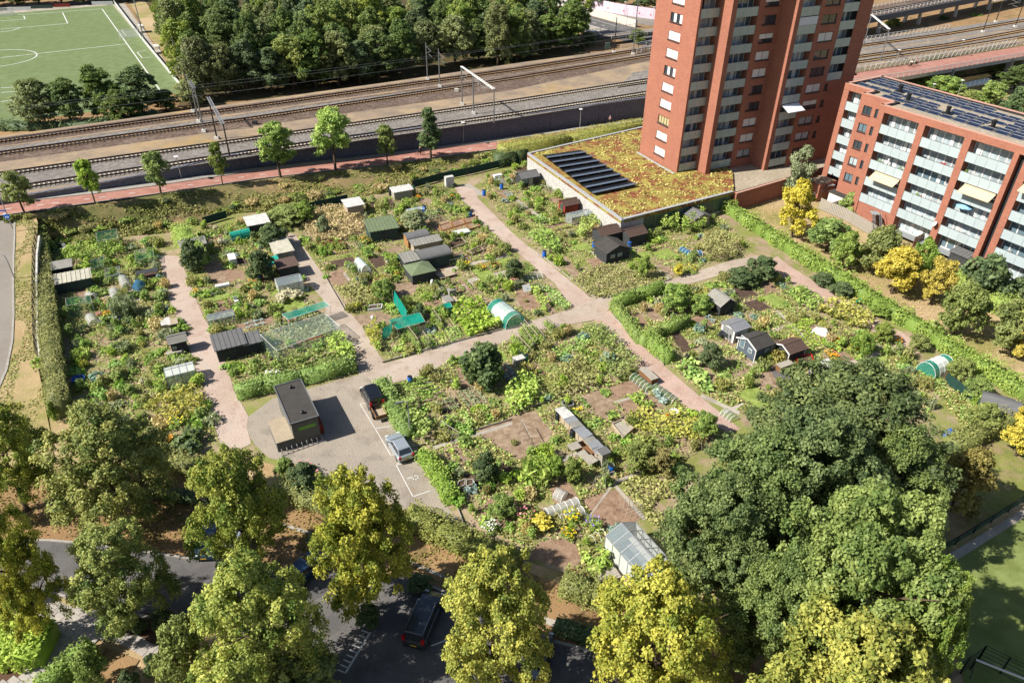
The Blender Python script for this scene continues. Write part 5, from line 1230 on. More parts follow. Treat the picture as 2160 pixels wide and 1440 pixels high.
t = S('shed','white metal shed with a double door',1553,678,2.2,2.2,2.0,.35,'metal_white','galvanised',lap=True,boards=False,ang=2)
for s in (-1,1): MB().box((-1.12,s * .42,.08),(.04,.8,1.6)).build('door','galvanised',t)
t = S('summer_house','blue grey summer house with white trimmed door and window',1597,709,2.6,2.8,2.1,.6,'wood_blue','roof_dark',win=[(3,.75,.75,1.5),(3,-.55,.6,.55),(0,.5,.6,.5)],ang=2); trim(t,2.6,2.8,1.84)
for s in (-1,1): MB().bar((-1.56,s * 1.62,1.78),(-1.56,0,2.5),.05,.16).build('bargeboard','white_paint',t)
t = S('shed','dark low shed with white bargeboards beside the red barrel',1670,722,2.5,2.2,1.6,.5,'wood_black','roof_brown',lap=True); trim(t,2.5,2.2,1.4)
for s in (-1,1): MB().bar((-1.5,s * 1.32,1.36),(-1.5,0,1.95),.05,.14).build('bargeboard','white_paint',t)
S('shed','shed with a grey felt roof below the long hedge at the right edge',2115,841,3.0,2.4,1.9,.5,'render_white','roof_felt',ang=-60,over=.35)
S('shelter','white sheet table roof with blue barrels beneath it',1740,772,2.6,1.5,1.4,.15,'wood_grey','roof_white','mono',boards=False)
# shed of the ground floor flats and its white wall
t = shed('garden_shed','white walled shed with a black felt roof against the end of the block',at(1778,434,0),4.4,2.8,2.3,.15,R(-57),'render_white','roof_dark','flat');
t = shed('garden_shed','black ribbed garden shed below the block stairs',at(2040,560,0),4.2,3.4,2.1,.35,R(-57),'wood_black','roof_felt','mono',lap=True)
# long row of storage boxes under sheet metal
a,b = at(1180,878,0),at(1268,972,0); d = b - a; L = d.length; ang = math.atan2(d.y,d.x)
st = thing('storage_row','long low storage row roofed with grey and white metal sheets','storage boxes',(a + b) / 2,ang)
MB().box((0,0,0),(L,.9,1.1)).build('boxes','wood_pale',st)
for i in range(9):
 x = -L / 2 + L * (i + .5) / 9; o = MB().box((0,0,0),(L / 9 + .12,1.25,.04)).build('roof_sheet',['roof_white','galvanised','roof_grey'][(0,0,1,2,1,1,2,1,1)[i]],st,(x,0,1.12 + .05 * (i % 2))); o.rotation_euler = (R(-6 + 4 * (i % 3)),0,R(rnd.uniform(-3,3)))
for i in range(8): MB().box((-L / 2 + L * (i + 1) / 9,-.46,.05),(.05,.03,1.0)).build('door_joint','wood_brown',st)
MB().box((L / 2 + .25,0,0),(.9,.9,1.5)).build('end_cupboard','wood_grey',st); MB().prism([(L / 2 - .25,-.55),(L / 2 + .75,-.55),(L / 2 + .75,.55),(L / 2 - .25,.55)],1.5,1.56).build('roof_sheet','roof_felt',st)
MB().box((L / 2 - 1.6,-.75,0),(2.0,.6,.8)).build('chest','wood_brown',st)
SH.append((a.lerp(b,.3),2)); SH.append((a.lerp(b,.8),2))

# greenhouses, tunnels, cages
def greenhouse(label,c,w,d,h,rh,ang,frame='galvanised',base=None,n=4,glass='greenhouse_glass',ridge='x',group=None):
 t = thing('greenhouse',label,'greenhouse',c,ang,group); SH.append((Vector((c[0],c[1],0)),max(w,d) * .55)); bw_ = .06
 f = MB(); m = n + 1
 for s in (-1,1):
  for i in range(m):
   x = -w / 2 + w * i / n; f.box((x,s * d / 2,0),(bw_,bw_,h)); f.bar((x,s * d / 2,h),(x,0,h + rh),bw_)
  f.bar((-w / 2,s * d / 2,h),(w / 2,s * d / 2,h),bw_); f.bar((-w / 2,s * d / 2,.04),(w / 2,s * d / 2,.04),bw_ * 1.4)
  f.bar((s * w / 2,-d / 2,h),(s * w / 2,d / 2,h),bw_); f.bar((s * w / 2,-d / 2,.04),(s * w / 2,d / 2,.04),bw_ * 1.4); f.box((s * w / 2,0,0),(bw_,bw_,h + rh))
 f.bar((-w / 2,0,h + rh),(w / 2,0,h + rh),bw_ * 1.6); f.build('frame',frame,t)
 g = MB().face([(-w / 2 / n + .04,0,.05),(w / 2 / n - .04,0,.05),(w / 2 / n - .04,0,h - .04),(-w / 2 / n + .04,0,h - .04)]).mesh('pane',base or glass)
 sl = math.hypot(d / 2,rh); gr = MB().face([(-w / 2 / n + .04,0,0),(w / 2 / n - .04,0,0),(w / 2 / n - .04,-d / 2 + .02,-rh),(-w / 2 / n + .04,-d / 2 + .02,-rh)]).mesh('roof_pane',glass)
 for i in range(n):
  x = -w / 2 + w * (i + .5) / n
  for s,a in ((-1,0),(1,R(180))):
   inst(g,'pane',t,(x,s * (d / 2 - .005),0),a); inst(gr,'roof_pane',t,(x,0,h + rh + .02),a)
 for s in (-1,1):
  MB().face([(s * (w / 2 - .005),-d / 2,.05),(s * (w / 2 - .005),d / 2,.05),(s * (w / 2 - .005),d / 2,h),(s * (w / 2 - .005),0,h + rh),(s * (w / 2 - .005),-d / 2,h)]).build('end_pane',base or glass,t)
 return t
def tunnel(label,p,q,r,h,mat,rib='white_plastic',n=5,ends=None,cat='polytunnel',name='polytunnel',group=None,skin=None,ep=True):
 a,b = Vector(p),Vector(q); d = b - a; L = d.length; t = thing(name,label,cat,(a + b) / 2,math.atan2(d.y,d.x),group)
 if L > 2.5: SH.append(((a + b) / 2,L * .45))
 prof = [(r * math.cos(math.pi * i / 8),h * math.sin(math.pi * i / 8) ** .8) for i in range(9)]
 for i in range(n - 1):
  x0,x1 = -L / 2 + L * i / (n - 1),-L / 2 + L * (i + 1) / (n - 1); mb = MB(); m_ = ends if ends and (i == 0 or i == n - 2) else mat
  for k in range(8): mb.face([(x0,prof[k][0],prof[k][1]),(x1,prof[k][0],prof[k][1]),(x1,prof[k + 1][0],prof[k + 1][1]),(x0,prof[k + 1][0],prof[k + 1][1])])
  mb.build('cover',m_,t,smooth=True)
 for i in range(n):
  x = -L / 2 + L * i / (n - 1); MB().tube([(x,y * 1.01,z * 1.01) for y,z in prof],.028,5).build('rib',rib,t)
 if ep:
  for s in (-1,1): MB().face([(s * L / 2,y,z) for y,z in prof]).build('end_cover',ends or mat,t)
 return t
def hoops(label,p,q,n,r,h,group=None,mat='white_plastic'):
 a,b = Vector(p),Vector(q); d = b - a; t = thing('hoop_row',label,'garden hoops',a,math.atan2(d.y,d.x),group); L = d.length
 for i in range(n):
  x = L * i / max(1,n - 1); MB().tube([(x,r * math.cos(math.pi * k / 8),h * math.sin(math.pi * k / 8)) for k in range(9)],.022,5).build('hoop',mat,t)
def cage(label,quad,h,mat,post='wood_grey',sides=True,name='net_cage',sag=.25,z0=0):
 P = [at(x,y,0) for x,y in quad]; c = sum(P,Vector()) / 4; t = thing(name,label,'net cage',c); Q = [p - c for p in P]
 for p in Q: MB().tube([p,p + Vector((0,0,h))],.025,5).build('pole',post,t)
 mb = MB(); n = 5; g = [[None] * (n + 1) for _ in range(n + 1)]
 for i in range(n + 1):
  for j in range(n + 1):
   u,v = i / n,j / n; p = Q[0].lerp(Q[1],u).lerp(Q[3].lerp(Q[2],u),v); g[i][j] = (p.x,p.y,h - sag * math.sin(math.pi * u) * math.sin(math.pi * v) + (rnd.uniform(-.05,.05) if 0 < i < n and 0 < j < n else 0))
 for i in range(n):
  for j in range(n): mb.face([g[i][j],g[i + 1][j],g[i + 1][j + 1],g[i][j + 1]])
 if sides:
  for i in range(4):
   a,b = Q[i],Q[(i + 1) % 4]; mb.face([a + Vector((0,0,z0)),b + Vector((0,0,z0)),b + Vector((0,0,h)),a + Vector((0,0,h))])
 mb.build('net',mat,t)
 for i in range(4): MB().bar(Q[i] + Vector((0,0,h)),Q[(i + 1) % 4] + Vector((0,0,h)),.035).build('top_rail',post,t)
 return t
g_ = greenhouse('large glass greenhouse with pale side panels beside the dark trees',roofpt(1350,1155,2.2),5.2,3.1,1.9,.75,R(-60),base='poly_dull',n=5)
MB().box((0,0,.02),(4.9,2.8,.03)).build('floor','asphalt',g_); MB().box((0,1.0,.7),(4.8,.7,.05)).build('shelf','wood_grey',g_); MB().box((.4,-.9,.6),(3.0,.7,.05)).build('shelf','roof_white',g_)  # dark floor sheet and shelves added; the floor colour stands in for interior shade
greenhouse('small glass greenhouse with a white sheet roof beside the left brick path',roofpt(377,774,1.7),3.0,1.8,1.4,.35,GA,base='poly_clear',glass='poly_dull')
greenhouse('low glass frame greenhouse beside the left brick path, above the ribbed shed',roofpt(464,662,1.3),3.1,1.5,1.1,.3,GA)
greenhouse('glass greenhouse with pale lower walls beside the second path',roofpt(608,586,1.9),3.2,2.2,1.6,.5,GA,base='poly_dull',n=5)
greenhouse('low greenhouse with slanting panes below the red shed',roofpt(1221,447,1.5),3.6,1.9,1.2,.4,GA,n=6)
tunnel('large polytunnel with turquoise net ends beside the cross path',at(1046,655,0),at(1087,688,0),1.45,1.7,'poly_clear',n=6,ends='net_teal')
tunnel('green and white polytunnel below the long hedge',at(1950,792,0),at(1990,775,0),1.2,1.7,'poly_dull',n=5,ends='net_teal')
tunnel('small arched plastic tunnel among the lettuce beds',at(757,560,0),at(773,577,0),.7,1.3,'poly_clear',n=5)
tunnel('low mesh tunnel with hoops on the lower plot, upper one of two',b2(165,640) and at(*b2(165,640),0),at(*b2(310,588),0),.55,.6,'net_white',n=6,cat='crop tunnel',name='crop_tunnel')
tunnel('low mesh tunnel with hoops on the lower plot, lower one of two',at(*b2(225,668),0),at(*b2(335,628),0),.5,.55,'net_white',n=6,cat='crop tunnel',name='crop_tunnel')
tunnel('short white fleece tunnel on the lower plot',at(*b2(210,545),0),at(*b2(248,565),0),.6,.7,'net_white',n=3,cat='crop tunnel',name='crop_tunnel')
for i,(x,y,x2,y2) in enumerate([(780,570,805,620),(722,650,745,700),(565,675,600,690),(712,745,742,790),(575,815,600,855)]):
 tunnel(['white hooped fleece tunnel beside the blue net mound','white hooped fleece tunnel in the middle of the leftmost allotments','small fleece tunnel by the narrow plank path','fleece tunnel above the purple flowers','mesh tunnel left of the purple flowers'][i],at(*m0(x,y),0),at(*m0(x2,y2),0),.6,.75,'net_white',n=4,cat='crop tunnel',name='crop_tunnel')
tunnel('teal tarp covered box on the second allotments',at(488,507,0),at(528,498,0),.75,1.3,'teal_tarp','teal_tarp',n=3,cat='covered box',name='covered_box')
tunnel('blue netting tunnel, left one of the pair below the biggest black shed',at(1437,528,0),at(1455,538,0),.55,.6,'net_blue',n=4,cat='crop tunnel',name='crop_tunnel')
tunnel('blue netting tunnel, right one of the pair below the biggest black shed',at(1456,539,0),at(1478,537,0),.6,.65,'net_blue',n=4,cat='crop tunnel',name='crop_tunnel')
tunnel('green mesh tunnel along the red path by the wooden chest',at(*m2(770,1190),0),at(*m2(870,1270),0),.6,.65,'net_green',n=6,cat='crop tunnel',name='crop_tunnel')
tunnel('green mesh tunnel along the red path, lower one',at(*m2(905,1255),0),at(*m2(1030,1345),0),.55,.6,'net_green',n=6,cat='crop tunnel',name='crop_tunnel')
tunnel('grey mesh tunnel at the lower end of the red path',at(*b2(1005,160),0),at(*b2(1050,195),0),.6,.6,'net_pale',n=4,cat='crop tunnel',name='crop_tunnel')
tunnel('low blue green mesh tunnel beside the upper red path',at(1090,592,0),at(1140,582,0),.8,.6,'net_pale',n=6,cat='crop tunnel',name='crop_tunnel')
hoops('bare white hoops between the lettuce rows',at(1040,600,0),at(1075,582,0),4,.5,.7); hoops('bare hoops near the pink flowers',at(980,614,0),at(1005,602,0),3,.8,.9); hoops('bare white hoops in the hedged plot',at(1385,640,0),at(1420,668,0),5,.4,.5); hoops('thin hoops in the shade of the long hedge',at(*m2(1505,1130),0),at(*m2(1570,1110),0),3,.5,.6)
hoops('hoops at the end of the wild patch near the dark trees',at(*b2(790,365),0),at(*b2(880,320),0),3,.6,.9,mat='wood_pale'); hoops('small hoops beside the fresh green shrub',at(*b2(380,770),0),at(*b2(430,740),0),3,.5,.7); hoops('hoops at the front of the second lettuce plot',at(*m0(860,745),0),at(*m0(890,755),0),3,.4,.5)
cage('green net frame at the top of the leftmost allotments',[m0(195 * 3,490),m0(670,460),m0(670,520),m0(590,540)],1.0,'net_green'); cage('green net frame beside the left brick path',[m0(865,430),m0(980,405),m0(985,470),m0(870,490)],1.1,'net_green'); cage('grey net frame over bare soil on the leftmost allotments',[m0(675,530),m0(765,515),m0(770,570),m0(675,590)],.8,'net_pale'); cage('tall green net cage on the leftmost allotments',[m0(445,770),m0(600,750),m0(610,800),m0(450,815)],1.9,'net_green'); cage('green netting around the bean poles at the top of the leftmost allotments',[m0(630,345),m0(760,320),m0(770,385),m0(640,405)],1.9,'net_green')
cage('big fruit cage of pale net on crooked white poles',[(555,735),(690,690),(722,718),(590,770)],2.0,'net_pale','white_plastic',sag=.5)
cage('turquoise net fence along the back of the big fruit cage',[(600,690),(688,662),(700,672),(612,702)],1.9,'net_teal','white_plastic',sides=False)
cage('green net box between the dark green shed and the raised beds',[m1(1215,455),m1(1300,440),m1(1315,470),m1(1225,485)],1.0,'net_green')
cage('low square of teal netting beside the squash patch',[m1(1165,760),m1(1230,745),m1(1245,775),m1(1180,790)],.8,'net_teal_solid',sides=True)
c_ = cage('sagging turquoise net over the beans on the middle plot',[m1(845,890),m1(1040,840),m1(1075,900),m1(900,950)],1.5,'net_teal_solid',sides=False,sag=.35)
for lab,pts in (('leaning turquoise net screen in the middle plot',[m1(870,720),m1(900,770),m1(950,850)]),('trailing turquoise net at the corner of the covered beans',[m1(800,960),m1(840,940),m1(860,900)])):
 P = [at(x,y,0) for x,y in pts]; t = thing('net_screen',lab,'net',P[0]); mb = MB()
 for a,b in zip(P,P[1:]):
  a,b = a - P[0],b - P[0]
  for k in range(3): mb.face([a + Vector((.08 * k,0,.55 * k + .25)),b + Vector((.08 * k,0,.55 * k + .2)),b + Vector((.08 * (k + 1),.1,.55 * k + .75)),a + Vector((.08 * (k + 1),.1,.55 * k + .8))])
 mb.build('net','net_teal_solid',t)
 for p in P: MB().tube([p - P[0],p - P[0] + Vector((0,0,2.0))],.025,5).build('pole','wood_pale',t)
# blue net mound
t = thing('net_mound','mound of bright blue netting in the leftmost allotments','net',at(297,612,0)); mb = MB(); rs = random.Random(4)
ring = [[(math.cos(a) * r_ * rs.uniform(.85,1.1),math.sin(a) * r_ * rs.uniform(.85,1.1),z_) for a in [i * math.pi / 5 for i in range(10)]] for r_,z_ in ((.95,.0),(.85,.7),(.5,1.35),(.12,1.6))]
for u_,v_ in zip(ring,ring[1:]):
 for i in range(10): mb.face([u_[i],u_[(i + 1) % 10],v_[(i + 1) % 10],v_[i]])
mb.build('net','net_blue',t); MB().tube([(0,0,0),(0,0,1.65)],.03).build('pole','wood_pale',t)
# dark green windbreak fence along the top of the allotments
def screen(pts,h,label,z=0):
 P = [at(x,y,z) for x,y in pts]; t = thing('screen_fence',label,'fence',P[0])
 for a,b in zip(P,P[1:]):
  a,b = a - P[0],b - P[0]; d = (b - a); c = (a + b) / 2; MB().box((c.x,c.y,.1),(d.length - .08,.05,h - .1),math.atan2(d.y,d.x)).build('screen_panel','green_screen',t); MB().box((a.x,a.y,0),(.09,.09,h + .1)).build('post','wood_brown',t)
screen([(648,447),(690,438),(735,428)],1.5,'dark green windbreak fence beside the white roofed shed'); screen([(870,398),(925,382),(985,370),(1060,352),(1095,345)],1.4,'dark green windbreak fence below the embankment'); screen([(430,475),(480,460)],1.3,'dark green windbreak fence behind the second allotments')
screen([(1990,805),(2050,850),(2110,890),(2160,930)],1.3,'dark windbreak screen inside the long hedge')
# black rail fence on its low wall by the side road
P = [at(x,y,bank_z(y)) for x,y in ((79,500),(74,540),(73,600),(74,660),(76,720),(80,757))]; t = thing('rail_fence','black steel rail fence on a low concrete wall along the side road','fence',P[0])
for a,b in zip(P,P[1:]):
 a,b = a - P[0],b - P[0]; d = b - a; L = d.length; ang = math.atan2(d.y,d.x); n = max(2,int(L / 1.6)); c = (a + b) / 2
 MB().bar(a + Vector((.25,0,-.2)),b + Vector((.25,0,-.2)),.3,.9).build('base_wall','pale_concrete',t)
 for k in range(n): p = a.lerp(b,k / n); MB().box((p.x,p.y,p.z),(.07,.07,1.15)).build('post','black',t)
 for zz in (.35,.7,1.08): MB().bar(a + Vector((0,0,zz)),b + Vector((0,0,zz)),.05).build('rail','black',t)

# barrels, chests, tables, beds
BAR = {}
def barrel(x,y,mat,label,h=.95,r=.3,group=None):
 if (mat,h) not in BAR: BAR[(mat,h)] = (MB().lathe((0,0,0),[(r * .9,0),(r,h * .08),(r * 1.02,h * .33),(r * .97,h * .36),(r * 1.02,h * .64),(r * .97,h * .67),(r,h * .93),(r * .85,h)],12).mesh('rain_barrel',mat,True),MB().lathe((0,0,0),[(r * .88,0),(r * .88,.04),(r * .3,.05)],12).mesh('lid','dark_plastic'))
 o = inst(BAR[(mat,h)][0],'rain_barrel',None,at(x,y,0)); inst(BAR[(mat,h)][1],'lid',o,(0,0,h - .01)); return tag(o,label,'barrel',group)
for x,y,mt,lab in [(728,432,'blue_plastic','blue barrel beside the white roofed shed'),(896,446,'blue_plastic','blue barrel at the end of the cold frame'),(992,458,'blue_plastic','blue barrel at the top corner of the orange raised beds'),(1021,412,'blue_plastic','blue barrel beside the red brick path, lower one of two at its top'),(1058,399,'blue_plastic','blue barrel farthest up, near the stone wall end'),(796,494,'blue_plastic','blue barrel below the green roofed shed'),(932,613,'blue_plastic','blue tub near the sagging turquoise net'),
                      (1253,522,'blue_plastic','blue barrel at the left corner of the biggest black shed'),(1328,520,'blue_plastic','blue barrel at the right corner of the biggest black shed, upper one'),(1327,528,'blue_plastic','blue barrel at the right corner of the biggest black shed, lower one'),(1148,542,'blue_plastic','blue barrel standing on the edge of the red brick path'),(1526,646,'blue_plastic','left one of two blue barrels before the small weathered shed'),(1535,642,'blue_plastic','right one of two blue barrels before the small weathered shed'),
                      (1650,745,'blue_plastic','blue barrel beside the low dark shed'),(1657,742,'blue_plastic','blue barrel half hidden by the red barrel'),(1661,752,'red_plastic','red barrel beside the low dark shed'),(1711,790,'blue_plastic','blue barrel under the white sheet table roof'),(865,803,'blue_plastic','blue tub near the fig tree plot'),(1288,997,'blue_plastic','blue barrel at the lower end of the long storage row'),(545,717,'blue_plastic','blue barrel inside the fruit cage by the dark shed'),(1351,716,'blue_plastic','blue pointed barrel at the gap in the hedges'),
                      (549,587,'blue_plastic','blue barrel left of the greenhouse on the second path'),(1176,886,'dark_plastic','black compost bin beside the long storage row, upper one'),(1207,922,'dark_plastic','black compost bin beside the long storage row, lower one'),(942,896,'dark_plastic','black bin behind the hedge beside the bay marked P'),(1109,763,'green_plastic','green bin by the crates of the climbing frames'),(824,412,'dark_plastic','dark bin left of the ribbed white roof'),(872,402,'green_plastic','green bin right of the ribbed white roof'),(1558,722,'dark_plastic','dark pot beside the blue grey summer house'),(1449,762,'dark_plastic','dark compost bin at the corner of the squash bed')]:
 barrel(x,y,mt,lab,.95 if 'tub' not in lab else .6)
def boxy(name,label,cat,x,y,w,d,h,ang,mat,lid=None,slats=0,z=0):
 t = thing(name,label,cat,at(x,y,z),GA + R(ang)); MB().box((0,0,0),(w,d,h)).build('body',mat,t)
 if lid: MB().box((0,0,h),(w + .08,d + .08,.06)).build('lid',lid,t)
 for i in range(slats): MB().box((0,-d / 2 - .012,.06 + i * (h - .06) / slats),(w,.025,(h - .1) / slats - .03)).build('board',mat,t)
 return t
boxy('storage_chest','wooden storage chest beside the lower red path','chest',1367,799,.9,2.3,.75,0,'wood_brown','wood_grey',0); boxy('storage_chest','brown wooden chest with a pale lid below the low dark shed','chest',1653,778,1.9,.8,.7,0,'wood_brown','wood_grey'); boxy('chest_freezer','white chest standing on end in the second allotments','chest',491,552,.9,1.9,.8,0,'metal_white','white_plastic')
boxy('planter','white trough planter below the bare soil bed','planter',470,606,1.8,.6,.45,0,'white_plastic'); boxy('planter','pale flat trough planter left of the white one','planter',450,620,1.4,.6,.3,0,'roof_white'); boxy('bath_tub','white bath tub by the dark green fence','tub',1050,374,1.6,.7,.5,0,'white_plastic'); boxy('cabinet','white speckled cabinet standing under the embankment','cabinet',948,394,1.5,.8,1.9,0,'roof_white')
boxy('cold_frame','cold frame with a grey glass lid','cold frame',875,447,2.6,1.0,.4,0,'wood_grey','soft_glass'); boxy('cold_frame','long cold frame with a pale lid beside the raised beds','cold frame',970,495,3.0,1.3,.45,0,'wood_pale','poly_dull'); boxy('crate','grey wooden box beside the small crates near the teal net','crate',953,622,1.0,.9,.9,0,'wood_grey','roof_grey'); boxy('crate','long grey crate near the squash patch','crate',945,640,1.0,1.6,.7,0,'wood_grey','roof_grey'); boxy('crate','pale crate at the edge of the squash patch','crate',957,638,.9,1.4,.5,0,'wood_pale'); boxy('crate','grey crate stack below the climbing frames','crate',1094,768,1.2,.8,.9,0,'wood_grey','roof_white')
boxy('crate','white crate on the potting table beside the left path','crate',352,690,1.0,1.6,.8,0,'wood_pale','roof_white'); boxy('planter','wooden planter box below the small dark shed','planter',371,748,1.9,.7,.5,0,'wood_grey',None,3); boxy('trough','long wooden trough full of clippings by the olive hedge','trough',1218,1222,2.2,.9,.6,-50,'wood_brown',None,3)
t = thing('tarp_bundle','white tarp covered bundle on the sunny lawn plot','tarp',at(1730,703,0),R(-35)); MB().box((0,0,0),(2.0,.9,.55),0,0,.7).build('bundle','white_tarp',t); MB().box((.2,.1,.5),(1.2,.5,.25),.2,0,.6).build('fold','white_tarp',t)
t = thing('tarp_bundle','white fleece heap behind the hut hedge','tarp',at(577,795,0),R(15)); MB().box((0,0,0),(2.0,1.4,.7),0,0,.75).build('bundle','white_tarp',t); MB().box((.3,-.5,0),(1.3,1.0,.5),.3,0,.6).build('fold','white_tarp',t)
t = thing('tarp','teal tarp stretched beside the brown felt roof','tarp',roofpt(570,552,1.5),GA); mb = MB(); mb.face([(-1.2,-1.1,1.3),(1.2,-1.1,1.6),(1.2,1.1,1.8),(-1.2,1.1,1.4)]); mb.build('sheet','teal_tarp',t)
for s in (-1,1): MB().box((s * 1.1,-1.0,0),(.08,.08,1.4)).build('post','wood_grey',t)
t = thing('paddling_tub','bright blue shallow tub on the leftmost allotments','tub',at(166,802,0)); MB().lathe((0,0,0),[(.62,0),(.7,.3),(.62,.3),(.55,.06)],16).build('basin','blue_tarp',t)
t = thing('tarp','blue tarp heap by the grey shed at the right edge','tarp',at(2080,872,0)); MB().box((0,0,0),(1.5,1.0,.3),.3,0,.6).build('sheet','blue_tarp',t)
t = thing('tarp','pale blue tarp by the rubble below the dark trees','tarp',at(2003,915,0)); MB().box((0,0,0),(1.8,1.0,.25),.6,0,.7).build('sheet','blue_tarp',t)
def table(label,x,y,w,d,h,ang,mat='wood_grey',bench=False):
 t = thing('garden_table',label,'table',at(x,y,0),GA + R(ang)); n = 5
 for i in range(n): MB().box((0,-d / 2 + d * (i + .5) / n,h),(w,d / n - .02,.05)).build('board',mat,t)
 for sx in (-1,1):
  for sy in (-1,1): MB().box((sx * (w / 2 - .12),sy * (d / 2 - .1),0),(.07,.07,h)).build('leg',mat,t)
table('grey plank table beside the long storage row, lower one',*b2(355,395),2.0,1.1,.75,-80); table('grey plank table beside the long storage row, upper one',*b2(305,340),1.7,1.0,.75,0); table('round edged grey table outside the white metal shed',1528,712,1.2,1.1,.74,0,'dark_frame'); table('slatted bench leaning by the greenhouse',*b2(450,940),2.0,1.2,.3,-5,'wood_grey'); table('dark plank table in the leftmost allotments',313,583,2.8,1.2,.8,0,'wood_black'); table('pale potting table by the small dark shed',367,690,1.2,1.5,.8,0,'wood_pale'); table('pallet table by the bare patch of the middle plot',940,582,2.4,1.6,.3,5,'wood_pale'); table('grey low table in front of the pink flowers',925,628,1.6,.7,.4,5)
def chair(label,x,y,ang,mat='white_plastic'):
 t = thing('garden_chair',label,'chair',at(x,y,0),R(ang)); MB().box((0,0,.42),(.5,.5,.05)).build('seat',mat,t); MB().box((0,.24,.47),(.5,.05,.5)).build('backrest',mat,t)
 for sx in (-.22,.22):
  for sy in (-.22,.22): MB().box((sx,sy,0),(.05,.05,.42)).build('leg',mat,t)
chair('white chair in front of the blue grey summer house',1583,742,30); chair('dark chair left of the grey table',1518,712,-60,'dark_frame'); chair('dark chair right of the grey table',1541,718,100,'dark_frame'); chair('white chair at the top of the leftmost allotments',*m0(410,385),10); chair('white chair by the big fruit cage',*m0(1500,720),40)
def bed(label,quad,h=.25,soil='dark_soil',wood='wood_pale',group=None):
 P = [at(x,y,0) for x,y in quad]; c = sum(P,Vector()) / 4; t = thing('raised_bed',label,'raised bed',c,0,group); Q = [p - c for p in P]
 for i in range(4): MB().bar(Q[i] + Vector((0,0,h / 2)),Q[(i + 1) % 4] + Vector((0,0,h / 2)),.09,h).build('board',wood,t)
 MB().face([(q.x * .96,q.y * .96,h * .7) for q in Q]).build('soil',soil,t)
GB = 'orange framed raised beds beside the upper red path'
k = 0
for j in range(2):
 for i in range(3):
  u0,u1,v0,v1 = i / 3 + .01,(i + .92) / 3,j / 2 + .03,(j + .9) / 2; f = lambda u,v: ((925 + 78 * u + 12 * v) + (1 - u) * 0,478 - 24 * u + 26 * v)
  bed('raised bed with orange boards in the block of six beside the upper red path',[f(u0,v1),f(u1,v1),f(u1,v0),f(u0,v0)],.3,'dug_soil','wood_orange',GB); k += 1
for i,q in enumerate([[m1(1245,295),m1(1340,265),m1(1350,280),m1(1260,305)],[m1(1350,395),m1(1420,365),m1(1440,385),m1(1370,415)],[m1(1420,365),m1(1470,345),m1(1480,370),m1(1440,390)],[m1(1210,345),m1(1300,310),m1(1330,345),m1(1240,380)]]): bed(['glass covered bed below the six orange raised beds','pale framed bed near the red path, left of two','pale framed bed near the red path, right of two','pale framed bed right of the open shelter'][i],q,.3)
bed('white framed bed at the back of the middle plot',[m1(710,770),m1(720,745),m1(800,735),m1(795,760)],.35,'dark_soil','white_paint'); bed('square crate bed beside the hedge near the P bay',[b1(955,530),b1(990,515),b1(995,485),b1(960,500)],.45,'dark_soil','wood_grey'); bed('second crate bed beside the hedge near the P bay',[b1(998,520),b1(1030,508),b1(1030,485),b1(1000,490)],.4,'dark_soil','wood_grey')
bed('pinkish plank bin of timber on the sunny plot',[b2(475,225),b2(525,290),b2(575,245),b2(520,205)],.5,'wood_grey','wood_pale'); bed('rack of grey boxes beside the long storage row',[m2(315,1355),m2(380,1345),m2(390,1375),m2(330,1390)],.35,'dark_plastic','galvanised')
bed('red and brown barrow shaped box below the low dark shed',[m3(165,1070),m3(270,1060),m3(280,1100),m3(200,1125)],.5,'dark_soil','red_plastic')
# bean frames of white poles
def climbing_frame(label,p,q,h=1.6,n=6,mat='wood_pale'):
 a,b = at(*p,0),at(*q,0); t = thing('bean_trellis',label,'plant frame',a); d = b - a
 for i in range(n):
  c = d * (i / (n - 1)); nn = Vector((-d.y,d.x,0)).normalized() * .4
  MB().tube([c - nn,c + Vector((0,0,h))],.02,4).build('pole','wood_grey',t); MB().tube([c + nn,c + Vector((0,0,h))],.02,4).build('pole','wood_grey',t)
 MB().tube([Vector((0,0,h)),d + Vector((0,0,h))],.035,5).build('ridge_pole',mat,t)
 if mat != 'wood_grey':
  for i in range(int(d.length / .7)): c = d * ((i + .5) / int(d.length / .7)); inst(SP[('leaf_hedge_green' if i % 3 else 'leaf_bright','tall',0)],'bean_vine',t,c,i,scale=(.75,.75,h / 2.1))
for i,(p,q) in enumerate([(m2(0,955),m2(105,1065)),(m2(55,910),m2(130,1025)),(m2(75,890),m2(160,990)),(m2(205,860),m2(265,905)),(m2(120,890),m2(200,990))]): climbing_frame('bean frame with a white ridge pole, number %s from the crates along the cross path' % ['one','two','three','five','four'][i],p,q)
for i,(p,q,lab) in enumerate([(m1(965,925),m1(1030,1010),'bean frame nearest to the sagging turquoise net'),(m1(1060,960),m1(1100,1010),'short bean frame on the cross path side of the middle plot'),(m1(1120,810),m1(1175,890),'bare pole frame between the net and the squash'),(m0(700,360),m0(790,330),'bean frame under green net at the top of the leftmost allotments'),(b2(390,520),b2(480,490),'low wooden frame on the dug soil plot'),(b2(530,620),b2(610,650),'wooden frame above the greenhouse'),(b2(45,245),b2(90,330),'white pole frame among the cabbages'),(b1(880,250),b1(960,300),'dark frame at the corner of the car park plots')]): climbing_frame(lab,p,q,1.5,5,'wood_grey' if i > 3 else 'wood_pale')
